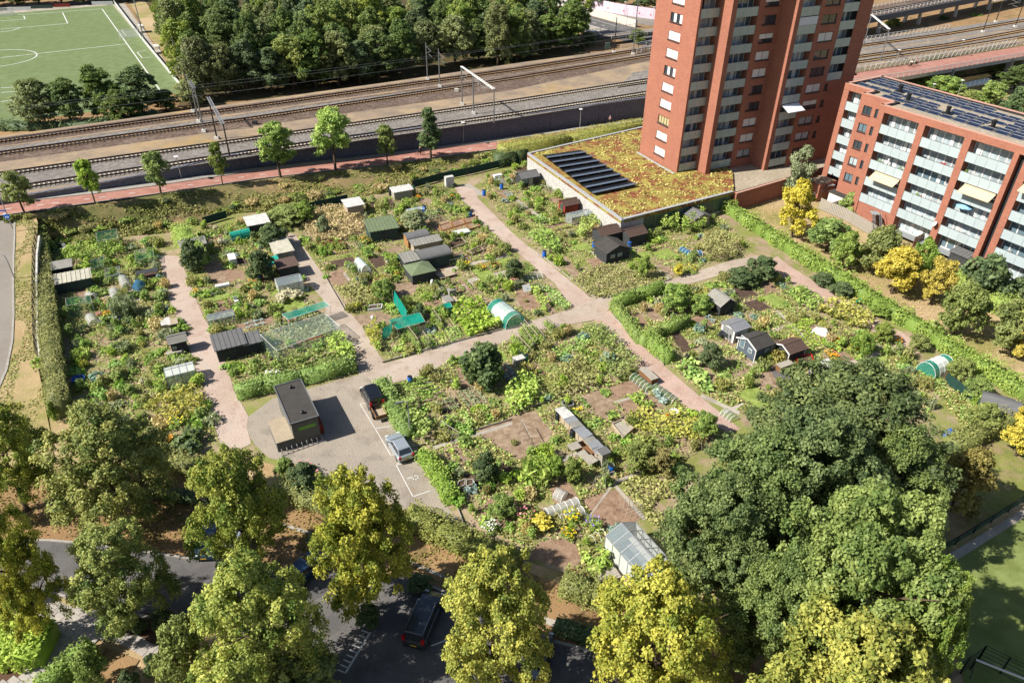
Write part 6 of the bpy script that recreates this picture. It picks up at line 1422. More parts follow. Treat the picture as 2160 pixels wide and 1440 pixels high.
for lab,p,q,hh in [('long grey rail across the second allotments',m0(1285,385),m0(1520,345),1.0),('red and white barrier rail of the fruit cage',m1(200,1005),m1(430,945),.5)]:
 a,b = at(*p,0),at(*q,0); t = thing('garden_rail',lab,'rail',a); MB().bar(Vector((0,0,hh)),b - a + Vector((0,0,hh)),.07).build('rail','galvanised' if hh == 1 else 'red_plastic',t)
 for f in (0,.5,1): c = (b - a) * f; MB().box((c.x,c.y,0),(.06,.06,hh)).build('post','wood_grey',t)
# white dish, statue like white post, tipped table
t = thing('garden_dish','white round dish on a red stand among the flowers by the dark trees','dish',at(1421,878,0)); MB().lathe((0,0,0),[(.2,0),(.12,.4),(.42,.62),(.55,.7),(.5,.72),(.1,.66)],14).build('basin','white_plastic',t); MB().box((-.6,-.2,0),(.5,.4,.4)).build('stand','orange_plastic',t)
t = thing('white_bag','white sack standing in the middle plot','sack',at(912,602,0)); MB().lathe((0,0,0),[(.2,0),(.26,.3),(.22,.75),(.1,.9)],9).build('sack','white_tarp',t)
t = thing('white_bag','white bag lying on the bare soil of the middle plot','sack',at(786,672,0)); MB().lathe((0,0,0),[(.2,0),(.24,.25),(.1,.45)],9).build('sack','white_tarp',t)
t = thing('standing_board','white square board tilted on a pole beside the long beds','board',at(1113,622,0),R(30)); o = MB().box((0,0,0),(1.1,.05,.95)).build('panel','white_plastic',t,(0,0,.55)); o.rotation_euler = (R(-35),0,0); MB().box((0,.2,0),(.06,.06,1.0)).build('pole','wood_grey',t)
t = thing('lawn_mower','green mower parked at the foot of the long hedge','mower',at(1810,640,0),R(20)); MB().box((0,0,.15),(.9,.55,.35),0,0,.8).build('body','green_plastic',t); MB().tube([(-.4,0,.4),(-.9,0,.95)],.03).build('handle','black',t)
for sx in (-.35,.35):
 for sy in (-.3,.3): MB().lathe((sx,sy,0),[(.16,.0),(.16,.08)],10).build('wheel','black',t)
t = thing('red_parasol','folded red parasol beside the brick terrace','parasol',at(1650,396,0)); MB().lathe((0,0,0),[(.05,1.0),(.3,1.2),(.2,1.9),(.03,2.6)],8).build('canopy','red_cloth',t); MB().tube([(0,0,0),(0,0,2.6)],.03).build('pole','steel',t)
# wheelie bins at the bottom left
for i,(x,y,c,lab) in enumerate([(10,1378,'orange_plastic','orange lidded wheelie bin'),(14,1392,'green_plastic','green lidded wheelie bin'),(38,1385,'blue_plastic','blue lidded wheelie bin')]):
 t = thing('wheelie_bin',lab + ' beside the glossy hedge at the bottom left','bin',at(x,y,0),R(-20)); MB().box((0,0,.05),(.55,.6,.9),0,0,1.1).build('body','dark_plastic' if i == 0 else c,t); MB().box((0,0,.96),(.68,.72,.08)).build('lid',c,t)
 for s in (-.25,.25): o = MB().lathe((0,0,0),[(.1,0),(.1,.05)],10).build('wheel','black',t,(s,.33,.1)); o.rotation_euler = (0,R(90),0)
# fences and stairs of the ground floor gardens
def board_fence(label,pts,h,mat,z=0):
 P = [at(x,y,z) for x,y in pts]; t = thing('board_fence',label,'fence',P[0])
 for a,b in zip(P,P[1:]):
  a,b = a - P[0],b - P[0]; d = b - a; L = d.length; n = int(L / .3); d /= L; ang = math.atan2(d.y,d.x); bm_ = MB().box((0,0,0),(.26,.035,h)).mesh('board',mat)
  for i in range(n): p = a + d * (i + .5) * L / n; inst(bm_,'board',t,p + Vector((0,0,rnd.uniform(-.03,.03))),ang + rnd.uniform(-.04,.04))
  for zz in (.3,h - .3): MB().bar(a + Vector((0,0,zz)),b + Vector((0,0,zz)),.06).build('rail',mat,t)
def slat_fence(label,p,q,h,mat,z=0,n=7):
 a,b = at(*p,z),at(*q,z); t = thing('slat_fence',label,'fence',a); d = b - a; L = d.length; ang = math.atan2(d.y,d.x); c = d / 2
 for i in range(n): MB().box((c.x,c.y,.1 + i * h / n),(L,.04,h / n - .06),ang).build('slat',mat,t)
 for f in (0,.33,.66,1): p_ = d * f; MB().box((p_.x,p_.y,0),(.09,.09,h + .1)).build('post',mat,t)
board_fence('weathered board fence between the dry lawn and the ground floor gardens',[m3(320,120),m3(480,190),m3(670,300)],1.9,'wood_grey'); board_fence('weathered board fence beside the golden yellow tree',[(1630,400),(1640,404),(1655,415)],1.8,'wood_grey')
slat_fence('dark slatted fence across the ground floor garden, upper one',m3(390,145),m3(500,110),1.7,'wood_brown'); slat_fence('brown slatted fence between two ground floor gardens',m3(640,265),m3(775,215),1.8,'wood_brown'); slat_fence('reddish slatted fence beside the white terrace',m3(910,370),m3(1040,310),1.8,'wood_brown')
sheet('terrace_slab',[m3(770,260),m3(800,235),m3(900,240),m3(1030,270),m3(1020,310),m3(910,330)],-.02,'concrete_far'); sheet('house_garden',[m3(480,180),m3(540,130),m3(700,150),m3(780,200),m3(620,260)],-.022,'bare_soil')
def stairs(label,top,ang,h=2.9,n=11,w=1.0):
 t = thing('garden_stairs',label,'stairs',top,ang)
 for i in range(n): MB().box((i * .26,0,h - (i + 1) * h / n),(.28,w,.05)).build('step','dark_steel',t)
 for s in (-1,1):
  MB().bar((-.1,s * w / 2,h),(n * .26,s * w / 2,.05),.05,.25).build('stringer','steel',t); MB().bar((-.1,s * w / 2,h + .95),(n * .26,s * w / 2,.95),.05).build('handrail','galvanised',t)
  for i in range(0,n,2): MB().box((i * .26,s * w / 2,h - i * h / n),(.035,.035,.95)).build('baluster','galvanised',t)
 MB().box((-.7,0,h - .08),(1.3,w + .2,.08)).build('landing','galvanised',t)
stairs('steel garden stairs down from the lowest balcony near the block end',BX(5.4,-1.4,0),R(-95)); stairs('black steel garden stairs at the right edge of the block',BX(23.2,-1.5,0),R(-95)); stairs('steel stairs with landing at the left end of the block',BX(-7.0,2.4,0),R(-165),2.6)
MB2 = thing('entrance_porch','low brick porch with gravel roof at the left end of the block','porch',BX(-8.3,2.6,0),R(-57.5)); MB().box((0,0,0),(3.0,4.2,2.9)).build('walls','brick',MB2); MB().box((0,0,2.901),(2.6,3.8,.05)).build('roof','roof_gravel',MB2); MB().box((-.6,-2.13,0),(1.0,.05,2.1)).build('door','dark_frame',MB2)
parasol(at(1928,497,0),2.3,1,'dark_frame','folded dark parasol on the white terrace of the block',False); parasol(at(1978,520,0),2.2,1,'white_plastic','folded white parasol in a ground floor garden',False)
t = thing('paddling_pool','blue paddling pool in a ground floor garden','pool',at(1975,533,0)); MB().lathe((0,0,0),[(.8,0),(.95,.35),(.8,.35),(.75,.1)],16).build('ring','blue_tarp',t)
# vehicles
def paint(name,c,metal=.3): m,nt,out = _new(name); p = bsdf(nt,out,srgb(c),.28,metal,.5); p.inputs['Coat Weight'].default_value = .6; p.inputs['Coat Roughness'].default_value = .08
paint('paint_silver','#b9c2ca',.5); paint('paint_black','#17181b',.2); paint('paint_grey','#3a3e44',.4); paint('paint_blue','#24405f',.3); paint('paint_white','#d9dadb',.0); paint('paint_dark','#101114',.2)
plain('tyre','#1d1d1e',.9); plain('tail_red','#b3141c',.3); plain('lamp_clear','#dfe3e6',.15,spec=.8); plain('plate_yellow','#d9b02c',.5); plain('rim','#9a9da0',.3,.7)
dark_glass('car_glass',(.02,.025,.03),.04)
WHL = None
def car(label,p,ang,L=3.95,W=1.66,H=1.48,color='paint_silver',van=False,rails=False,sunroof=False,name='parked_car',group=None,belt=.93,bonnet=.27):
 """nose towards +x"""
 t = thing(name,label,'car',p,ang,group); w = W / 2
 st = [(.5,.80,.50,.34),(.485,.90,.66,.24),(.44,.97,.76,.20),(.36,1.,belt * .93,.19),(.5 - bonnet,1.,belt,.19),(0,1.0,belt + .01,.19),(-.3,1.0,belt + .02,.19),(-.44,.98,belt + .0,.20),(-.485,.94,belt - .05,.25),(-.5,.86,belt - .22,.36)]
 mb = MB()
 rings = []
 for fx,fw,zt,zb in st:
  x = fx * L; ww = w * fw; k = len(mb.v); mid = (zb + zt) * .52
  mb.v += [(x,-ww * .93,zb),(x,-ww,zb + .14),(x,-ww,mid),(x,-ww * .97,zt - .06),(x,-ww * .88,zt),(x,0,zt + .025),(x,ww * .88,zt),(x,ww * .97,zt - .06),(x,ww,mid),(x,ww,zb + .14),(x,ww * .93,zb)]; rings.append(k)
 for a,b in zip(rings,rings[1:]):
  for i in range(10): mb.f.append((a + i,b + i,b + i + 1,a + i + 1)); mb.m.append(0)
  mb.f.append((a + 10,b + 10,b,a)); mb.m.append(0)
 mb.f.append(tuple(range(rings[0],rings[0] + 11))); mb.m.append(0); mb.f.append(tuple(range(rings[-1] + 10,rings[-1] - 1,-1))); mb.m.append(0)
 xa = (.5 - bonnet + .01) * L; xb = -.485 * L if van else -.465 * L; xc = xa - (.55 if van else .78); xd = -.455 * L if van else -.36 * L; cw,rw = w * .90,w * (.80 if van else .74); z0 = belt - .03
 B = [(xa,-cw,z0),(xa,cw,z0),(xb,cw,z0),(xb,-cw,z0)]; T = [(xc,-rw,H - .05),(xc,rw,H - .05),(xd,rw,H - .04),(xd,-rw,H - .04)]; k = len(mb.v)
 C = [(xc - .12,-rw * .9,H),(xc - .12,rw * .9,H),(xd + .1,rw * .9,H),(xd + .1,-rw * .9,H)]
 mb.v += B + T + C
 for q in ((0,1,5,4),(1,2,6,5),(2,3,7,6),(3,0,4,7),(4,5,9,8),(5,6,10,9),(6,7,11,10),(7,4,8,11),(8,9,10,11)): mb.f.append(tuple(k + i for i in q)); mb.m.append(0)
 mb.build('body',color,t)
 def pane(a,b,c,d,u0,u1,v0,v1,nm):
  a,b,c,d = map(Vector,(a,b,c,d)); P = lambda u,v: a.lerp(b,u).lerp(d.lerp(c,u),v); n = (b - a).cross(d - a).normalized() * .012
  MB().face([P(u0,v0) + n,P(u1,v0) + n,P(u1,v1) + n,P(u0,v1) + n]).build(nm,'car_glass',t)
 pane(B[0],B[1],T[1],T[0],.06,.94,.08,.95,'windscreen'); pane(B[2],B[3],T[3],T[2],.08,.92,.18 if not van else .3,.92,'rear_window')
 for (s0,s1) in ((.10,.36),(.39,.66),(.69,.92)):
  pane(B[1],B[2],T[2],T[1],s0,s1,.12,.9,'side_window'); pane(B[3],B[0],T[0],T[3],1 - s1,1 - s0,.12,.9,'side_window')
 wr = .31 if L < 4.3 else .335
 for sx in (.31,-.30):
  for s in (-1,1):
   o = MB().lathe((0,0,0),[(wr * .8,-.1),(wr,-.07),(wr,.07),(wr * .8,.1)],16).build('wheel','tyre',t,(sx * L,s * (w - .09),wr)); o.rotation_euler = (R(90),0,0)
   MB().lathe((0,0,-.11),[(wr * .6,0),(wr * .62,.22),(wr * .3,.225)],12).build('rim','rim',o)
 for s in (-1,1):
  MB().box((-.487 * L,s * w * .80,belt - .30 if not van else belt - .12),(.14,w * .26,.30 if not van else .5)).build('tail_light','tail_red',t)
  MB().box((.468 * L,s * w * .72,.58),(.14,w * .36,.15)).build('headlight','lamp_clear',t)
  MB().box((xa - .25,s * (w + .09),belt),(.12,.2,.13)).build('mirror',color,t)
  if rails: MB().bar((xc - .2,s * rw * .93,H + .05),(xd + .2,s * rw * .93,H + .05),.05).build('roof_rail','rim',t)
 MB().box((-.5 * L - .005,0,.5),(.02,.5,.11)).build('number_plate','plate_yellow',t); MB().box((.5 * L + .004,0,.4),(.02,.5,.11)).build('number_plate','plate_yellow',t)
 MB().box((-.497 * L,0,.3),(.05,W * .84,.12)).build('bumper_strip','dark_plastic',t)
 if sunroof: MB().box((xc - .55,0,H + .001),(.8,rw * 1.3,.012)).build('sunroof','car_glass',t)
 if van: MB().box((xc - .9,0,H + .002),(1.9,rw * 1.5,.02)).build('roof_panel',color,t)
 return t
yd = at(*b1(493,114),0) - at(*b1(640,360),0); ya = math.atan2(yd.y,yd.x)
car('silver hatchback parked in the yard beside the green hedge',at(843,950,0.01),ya,3.95,1.66,1.48,'paint_silver')
car('black van with a trailer hitched, parked in the yard',at(786,846,0.01),ya - .05,4.1,1.72,1.78,'paint_black',van=True,belt=1.02,bonnet=.22)
car('black people carrier with a roof window in the shaded street',at(897,1312,-.015),math.atan2((at(915,1262) - at(880,1345)).y,(at(915,1262) - at(880,1345)).x),4.9,1.9,1.74,'paint_grey',van=True,rails=True,sunroof=True,belt=1.05,bonnet=.24)
pa = math.atan2((at(452,1120) - at(436,1165)).y,(at(452,1120) - at(436,1165)).x)
car('dark blue car half hidden under the lime tree in the parking bay',at(446,1145,-.015),pa + math.pi,4.1,1.7,1.48,'paint_blue'); car('silver grey car in the parking bay beside the dark blue one',at(492,1170,-.015),pa + math.pi,4.1,1.7,1.5,'paint_silver')
car('dark car in deep shade between the limes at the bottom edge',at(1137,1395,-.015),R(80),4.3,1.75,1.48,'paint_dark'); car('dark car almost hidden behind the lime with the ivy trunk',at(645,1210,-.015),R(60),4.2,1.75,1.5,'paint_blue')
car('small blue car driving on the motorway bridge',at(*mway(715,755),4.34),R(20),4.2,1.75,1.6,'paint_blue',van=True,name='moving_car')
tc_ = at(801,878,0); tr_ = thing('trailer','small open trailer with brown boards hitched to the black van','trailer',tc_,ya - .05)
MB().box((0,0,.5),(1.9,1.2,.06)).build('floor','wood_pale',tr_)
for s in (-1,1): MB().box((0,s * .6,.5),(1.95,.05,.42)).build('side_board','wood_brown',tr_); MB().box((s * .96,0,.5),(.05,1.15,.42)).build('end_board','wood_brown',tr_)
for s in (-1,1): o = MB().lathe((0,0,0),[(.22,-.08),(.28,-.05),(.28,.05),(.22,.08)],14).build('wheel','tyre',tr_,(-.1,s * .72,.28)); o.rotation_euler = (R(90),0,0); MB().box((-.1,s * .74,.58),(.7,.2,.05)).build('mudguard','black',tr_)
MB().bar((.95,0,.48),(1.75,0,.45),.08).build('drawbar','steel',tr_); MB().box((-1.0,0,.4),(.05,1.2,.1)).build('light_bar','galvanised',tr_)

# lamps, signs, masts
plain('lamp_white','#e8e8ea',.3)
def lamp(label,base,h,kind='flat',ang=0,group=None):
 t = thing('street_lamp',label,'street lamp',base,ang,group)
 if kind == 'arm':
  MB().tube([(0,0,-.2),(0,0,h - .6),(-.15,0,h - .2),(-.6,0,h),(-1.5,0,h + .12)],[.09,.06,.05,.045,.04],7).build('pole','galvanised',t); MB().box((-1.7,0,h + .08),(.6,.2,.1)).build('lamp_head','galvanised',t)
 elif kind == 'tee':
  MB().tube([(0,0,-.2),(0,0,h)],[.08,.05],7).build('pole','galvanised',t); MB().bar((0,0,h),(-.5,-.2,h + .05),.05).build('arm','galvanised',t); MB().box((-.75,-.3,h + .02),(.8,.22,.1),R(20)).build('lamp_head','steel',t)
 elif kind == 'disc':
  MB().tube([(0,0,-.2),(0,0,h)],[.08,.06],8).build('pole','dark_steel',t); MB().lathe((0,0,h),[(.06,-.1),(.45,0),(.48,.05),(.2,.1)],18).build('lamp_head','dark_frame',t); MB().lathe((0,0,h - .16),[(.1,0),(.18,.08)],12).build('lens','lamp_white',t)
 else:
  MB().tube([(0,0,-.2),(0,0,h)],[.07,.045],7).build('pole','galvanised',t); MB().lathe((0,0,h),[(.08,-.05),(.38,.02),(.4,.08),(.2,.14)],14).build('lamp_head','lamp_white',t)
 return t
def lamp_px(label,bx,by,ty,kind='flat',z=None,ang=0):
 p = at_path(bx,by) if z is None else at(bx,by,z); return lamp(label,p,height_to(p,ty),kind,ang)
lamp_px('lamp post of the cycle path between the first street trees',383,377,331); lamp_px('lamp post of the cycle path right of the pointed street tree',978,302,259); lamp_px('lamp post in front of the stone wall behind the flat hedge',1223,269,231)
lamp_px('lamp post on the white railed cycle bridge, left one',1887,142,106,z=4.4); lamp_px('lamp post on the white railed cycle bridge, right one',2021,120,85,z=4.4)
for x,y,ty in ((1874,163,150),(2014,205,170),(1964,187,178),(2056,213,201)): lamp_px('white lamp head among the bushes behind the block roof',x,y + 14,ty,z=0)['group'] = 'lamps along the river bank'
lamp_px('curved arm lamp by the kerb of the side road at the left edge',31,588,536,'arm',z=bank_z(588)); lamp_px('lamp post over the vegetable plots beside the silver car',866,922,846,'tee',z=0); lamp_px('disc headed lamp beside the empty street at the left',112,1248,1195,'disc',z=0); lamp_px('disc headed lamp half hidden behind the lime tree over the people carrier',985,1268,1200,'disc',z=0)
lamp_px('lamp in front of the pink noise wall, left one',1235,17,-8,z=2.03); lamp_px('lamp in front of the pink noise wall, middle one',1317,33,5,z=2.03); lamp_px('tall lamp beside the motorway',1321,60,17,z=2.03); lamp_px('lamp in front of the pink noise wall, right one',1377,42,16,z=2.03)
# lamp with signs at the junction
plain('sign_blue','#1f5fb8',.4,var=.03)
p = at_path(25,478); t = thing('sign_post','grey post carrying a round blue sign and a blue street name plate','sign',p); MB().tube([(0,0,-.3),(0,0,6.2)],[.08,.05],7).build('pole','galvanised',t)
o = MB().lathe((0,0,0),[(.36,-.02),(.4,0),(.36,.02)],18).build('round_sign','sign_blue',t,(-.05,-.12,1.6)); o.rotation_euler = (R(75),0,R(10))
mb = MB()
for x in (-.14,.14): mb.lathe((x,-.08,.024),[(.09,0),(.09,.006)],10)
mb.bar((-.14,-.02,.026),(.02,.06,.026),.03,.01); mb.bar((.02,.06,.026),(.14,-.06,.026),.03,.01); mb.build('bicycle_symbol','white_paint',o)
MB().box((-.35,-.05,2.35),(.9,.03,.2)).build('name_plate','sign_blue',t)
wn_ = at_path(8,453); mk = MB()
for k in range(3):
 q = wn_ + Vector((-.9 * k,-.2 * k,.02)); mk.face([(q.x - .3,q.y,q.z),(q.x + .3,q.y,q.z),(q.x,q.y + .6,q.z)])
structure('give_way_marking',mk,'white_line')
# catenary
def mast(par,base,top_y,r=.13,mat='steel',foot=True,h=None):
 h = h or height_to(base,top_y); MB().tube([base - par.location + Vector((0,0,-.2)),base - par.location + Vector((0,0,h))],[r * 1.1,r * .85],7).build('mast',mat,par)
 if foot: q = base - par.location; MB().box((q.x,q.y,q.z - .1),(.9,.9,.55),0,0,.8).build('footing','pale_concrete',par)
 return base - par.location + Vector((0,0,h))
def lattice(par,a,b,w=.45,mat='galvanised'):
 mb = MB(); d = (b - a); L = d.length; d /= L; n_ = Vector((-d.y,d.x,0)).normalized() * w / 2; n = max(4,int(L / .7))
 for s in (-1,1): mb.bar(a + n_ * s,b + n_ * s,.11)
 for i in range(n + 1): p = a + d * L * i / n; mb.bar(p - n_,p + n_,.06);
 for i in range(n): p = a + d * L * i / n; q = a + d * L * (i + 1) / n; mb.bar(p - n_,q + n_,.05)
 mb.build('beam',mat,par)
def cantilever(par,top,dirv,z=-2.2,L=2.6):
 a = top + Vector((0,0,z)); mb = MB(); e = a + dirv * L + Vector((0,0,.9)); mb.bar(a,e,.06); mb.bar(a + Vector((0,0,1.5)),e,.05); mb.bar(a + dirv * L * .5,a + dirv * (L + .3) + Vector((0,0,-.2)),.05); mb.build('cantilever','galvanised',par)
PD = -ndir
def Z5(x,y): return at(x,y,Z_RAIL)
a = Z5(458,293); t = thing('catenary_portal','railway portal with a ladder beam beside the slim dark street tree','catenary',a); p1 = mast(t,a,205,mat='dark_steel'); p2 = mast(t,Z5(485,331),262,mat='dark_steel',foot=False); lattice(t,p1,p2); cantilever(t,(p1 + p2) / 2,PD,-1.6)
a = Z5(431,278); t = thing('catenary_portal','grey twin mast railway portal left of the ladder beam portal','catenary',a); p1 = mast(t,a,186); p2 = mast(t,Z5(420,257),170); lattice(t,p1,p2,.35,'steel'); cantilever(t,p2,PD)
a = Z5(408,236); t = thing('catenary_mast','dark single catenary mast at the edge of the wood by the dry grass','catenary',a); p1 = mast(t,a,148,mat='dark_steel'); cantilever(t,p1,PD)
a = Z5(975,221); t = thing('catenary_portal','three legged railway portal with a white beam in the middle of the line','catenary',a); p1 = mast(t,a,140); p2 = mast(t,Z5(999,240),157); p3 = mast(t,Z5(1042,257),188,foot=False); lattice(t,p1,p2,.3,'white_plastic'); lattice(t,p2,p3,.45,'white_plastic'); cantilever(t,p1,PD); cantilever(t,p2,PD); q = (p2 + p3) / 2; MB().bar(p2,q + Vector((0,0,-1.2)),.08).bar(q + Vector((0,0,-1.2)),p3 + (p2 - p3) * .2,.08).bar(q,q + Vector((0,0,-2.6)),.12).build('hanger','galvanised',t)
for (x,y,ty,lab) in ((902,168,90,'single catenary mast in front of the wood, left one of two'),(928,183,103,'single catenary mast in front of the wood, right one of two'),(1295,111,37,'brown catenary mast beside the round bush left of the tower'),(1335,115,-40,'tall grey catenary mast close to the left edge of the tower')):
 a = Z5(x,y); t = thing('catenary_mast',lab,'catenary',a); p1 = mast(t,a,ty,mat='dark_steel' if x == 1295 else 'steel'); cantilever(t,p1 if ty > 0 else p1 + Vector((0,0,-6)),PD)
a = Z5(1857,129); t = thing('catenary_portal','railway portal beside the tower with a white beam over two tracks','catenary',a); p1 = mast(t,a,62,foot=False); p2 = mast(t,Z5(1822,94),None,h=p1.z,foot=False); lattice(t,p1,p2,.5,'white_plastic'); cantilever(t,(p1 + p2) / 2,PD,-1.5)
a = Z5(2073,68); t = thing('catenary_portal','railway portal with a white beam at the top right corner','catenary',a); p1 = mast(t,a,2,mat='dark_steel'); p2 = mast(t,Z5(2141,57),None,h=p1.z,mat='dark_steel'); lattice(t,p1,p2,.5,'white_plastic'); p3 = mast(t,Z5(2100,47),4,mat='dark_steel'); cantilever(t,(p1 + p2) / 2,PD,-1.6)
wires = MB()
for T_,dz in ((T1,5.6),(T2,5.6),(T3,5.6),(T4,5.6),(T2,7.0),(T4,7.0)):
 P = ext([at(x,y,Z_RAIL) for x,y in T_],40,10); wires.tube([p_ + Vector((0,0,dz)) for p_ in P],.018,3)
tag(wires.build('overhead_wires','steel'),'thin overhead contact wires above the railway tracks','overhead wires')
tag(MB().box((0,0,0),(.9,.6,.6)).build('relay_box','pale_concrete',None,Z5(963,193)),'pale relay box on the gravel between the railway tracks','relay box'); tag(MB().box((0,0,0),(.9,.7,.6)).build('relay_box','dark_frame',None,Z5(538,262)),'dark relay box beside the second railway track','relay box'); tag(MB().box((0,0,0),(1.2,.8,1.5)).build('relay_box','wood_green',None,Z5(1281,103)),'dark green cabinet at the foot of the brown catenary mast','relay box')

# pitch furniture
def railing(name,label,pts,z,h,mat='white_paint',step=2.2,rails=3,slope=0.0,infill=None,group=None):
 P = [at(x,y,z) for x,y in pts]; t = thing(name,label,'railing',P[0],0,group)
 for a,b in zip(P,P[1:]):
  a,b = a - P[0],b - P[0]; d = b - a; L = d.length; n = max(2,int(L / step)); ang = math.atan2(d.y,d.x)
  for k in range(n + 1): p_ = a + d * k / n; MB().bar(p_,p_ + Vector((slope * .7,-slope,h)),.1).build('post',mat,t)
  for i in range(rails): zz = h * (i + 1) / rails; o_ = Vector((slope * .7,-slope,0)) * zz / h; MB().bar(a + o_ + Vector((0,0,zz)),b + o_ + Vector((0,0,zz)),.09 if i == rails - 1 else .05).build('rail',mat,t)
  if infill:
   c = (a + b) / 2; MB().box((c.x,c.y,.12),(L - .1,.03,h - .2),ang).build('infill',infill,t)
 return t
railing('pitch_barrier','white barrier along the near touchline of the football pitch',[(241,8),(300,86),(392,198)],ZP,1.1,step=2.5,rails=2,infill='poly_dull')
railing('pitch_fence','dark fence along the far end of the football pitch',[(-300,54),(0,24),(120,15),(236,6)],ZP,1.2,'dark_frame',4,2,infill='dark_frame')
for x,y,w_,lab,mt in ((42,21,7,'white advertising board at the far end of the pitch, left one','white_plastic'),(217,9,6.5,'white advertising board near the far corner of the pitch','white_plastic'),(88,17,7,'dark green advertising board at the far end of the pitch','wood_green'),(132,14,5,'dark red advertising board at the far end of the pitch','wood_red')):
 tag(MB().box((0,0,.2),(w_,.1,1.0),R(12)).build('advertising_board',mt,None,at(x,y + 2.5,ZP)),lab,'advertising board')
def goal(label,p,ang,w=5,h=2.0,d=1.3):
 t = thing('goal',label,'goal',p,ang)
 MB().tube([(0,-w / 2,0),(0,-w / 2,h),(0,w / 2,h),(0,w / 2,0)],.06,6).build('goal_frame','white_paint',t); mb = MB()
 for s in (-1,1): mb.bar((0,s * w / 2,h),(d,s * w / 2,0),.04)
 mb.bar((d,-w / 2,0),(d,w / 2,0),.04); mb.build('back_frame','white_paint',t); MB().face([(0,-w / 2,h),(0,w / 2,h),(d,w / 2,0),(d,-w / 2,0)]).build('net','net_white',t)
goal('small white goal beside the near touchline of the pitch',at(273,78,ZP),R(-60)); goal('white goal at the far end of the pitch',at(2,35,ZP),R(110),7.3,2.4)
for x,y,lab in ((300,68,'pale dugout box beside the pitch barrier, upper one'),(333,112,'pale dugout box beside the pitch barrier, lower one')):
 t = thing('dugout',lab,'dugout',at(x,y,ZP),R(-58)); MB().box((0,0,0),(3.0,1.2,.5)).build('bench','concrete',t); MB().box((0,.6,0),(3.0,.08,1.8)).build('back_panel','poly_dull',t); MB().box((0,0,1.8),(3.0,1.3,.08)).build('roof','roof_white',t)
def flood(label,x,y,ty):
 p = at(x,y,ZP); h = height_to(p,ty) if ty > -100 else 16; t = thing('floodlight_mast',label,'floodlight',p); MB().tube([(0,0,-.2),(0,0,h)],[.18,.1],8).build('mast','galvanised',t); MB().bar((-.9,0,h),(.9,0,h),.12).build('crossbar','galvanised',t)
 for s in (-.7,0,.7): MB().box((s,-.2,h + .1),(.5,.3,.4)).build('lamp_head','steel',t)
flood('tall floodlight mast beside the pitch barrier',305,89,-45); flood('floodlight mast at the corner of the dry grass by the wood',385,174,53)

# motorway walls, bridges, viaduct
P = [at(*mway(x,y),zm) for x,y in ((-500,-120),(200,62),(640,170),(1100,272),(1500,340),(1960,402),(2500,470))]
t = thing('noise_wall','long pale pink noise wall with red dots along the motorway','wall',P[0]); k = 0
for a,b in zip(P,P[1:]):
 a,b = a - P[0],b - P[0]; d = b - a; L = d.length; n = max(1,int(L / 4.0)); ang = math.atan2(d.y,d.x); nn = Vector((d.y,-d.x,0)).normalized()
 for i in range(n):
  c = a + d * (i + .5) / n; o = MB().box((c.x,c.y,-.1),(L / n - .03,.2,3.3),ang).build('panel','noise_wall',t); q = c + nn * .11 + Vector((0,0,1.0)); MB().box((q.x,q.y,q.z),(.5,.03,.4),ang).build('red_dot','red_dot',o)
def wallrun(name,label,pts,z,h,w_,mat):
 P = [at(x,y,z) for x,y in pts]; t = thing(name,label,'wall',P[0])
 for a,b in zip(P,P[1:]):
  a,b = a - P[0],b - P[0]; d = b - a; L = d.length; n = max(1,int(L / 6)); ang = math.atan2(d.y,d.x)
  for i in range(n): c = a + d * (i + .5) / n; MB().box((c.x,c.y,-.1),(L / n - .04,w_,h),ang).build('panel',mat,t)
wallrun('motorway_wall','pale concrete retaining wall beside the motorway lanes',[mway(-500,-20),mway(330,225),mway(960,400),mway(1560,560)],zm,2.2,.5,'pale_concrete')
wallrun('bridge_girder','dark edge girder of the motorway overpass',[mway(500,850),mway(1050,800),mway(1920,705),mway(2600,620)],3.0,1.4,.5,'dark_concrete')
for lab,pts in (('white railing on the far edge of the motorway overpass',[mway(500,700),mway(1000,640),mway(1560,560),mway(1930,520)]),('white railing on the near edge of the motorway overpass',[mway(1050,800),mway(1500,750),mway(1920,690)])):
 railing('bridge_railing',lab,pts,4.3,1.1,'white_paint',2.2,3)
railing('bridge_railing','white railing left of the tower beyond the tracks, upper one',[mway(1240,1015),mway(1600,960),mway(1900,905)],4.5,1.2,'white_paint',2.2,3); railing('bridge_railing','white railing left of the tower beyond the tracks, lower one',[mway(1560,1095),mway(1740,1045),mway(1900,1005)],4.5,1.2,'white_paint',2.4,3)
sheet('cycle_bridge',[(1700,196),(1800,179),(1930,158),(2160,119),(2400,78),(2400,58),(2160,97),(1810,153),(1700,170)],4.44,'cycle_asphalt')
railing('bridge_railing','white slatted railing between the cycle bridge and the railway',[(1780,158),(1812,152),(2150,97),(2300,72)],4.45,1.25,'white_paint',1.8,4,.25); railing('bridge_railing','second white railing along the railway behind the cycle bridge',[(1780,150),(1812,145),(2140,90)],4.45,1.15,'white_paint',2.0,3,.2)
railing('bridge_railing','white railing on the river side of the cycle bridge',[(1790,181),(1930,159),(2160,120),(2330,90)],4.45,1.1,'white_paint',1.9,5,-.2); railing('bridge_railing','white railing right of the tower along the far track',[(1826,87),(2000,61)],4.5,1.3,'white_paint',1.8,3,.2)
a,b = at(1790,182,4.2),at(2400,79,4.2); d = b - a; t = thing('bridge_beam','grey beam carrying the cycle bridge over the river','bridge',a)
MB().bar(Vector((.2,.4,-.35)),d + Vector((.2,.4,-.35)),.5,1.0).build('girder','pale_concrete',t)
for f in (.3,.5,.56,.75): c = d * f; MB().box((c.x + .8,c.y + 1.0,-4.4),(.6,1.6,4.0),R(25)).build('pier','concrete',t)
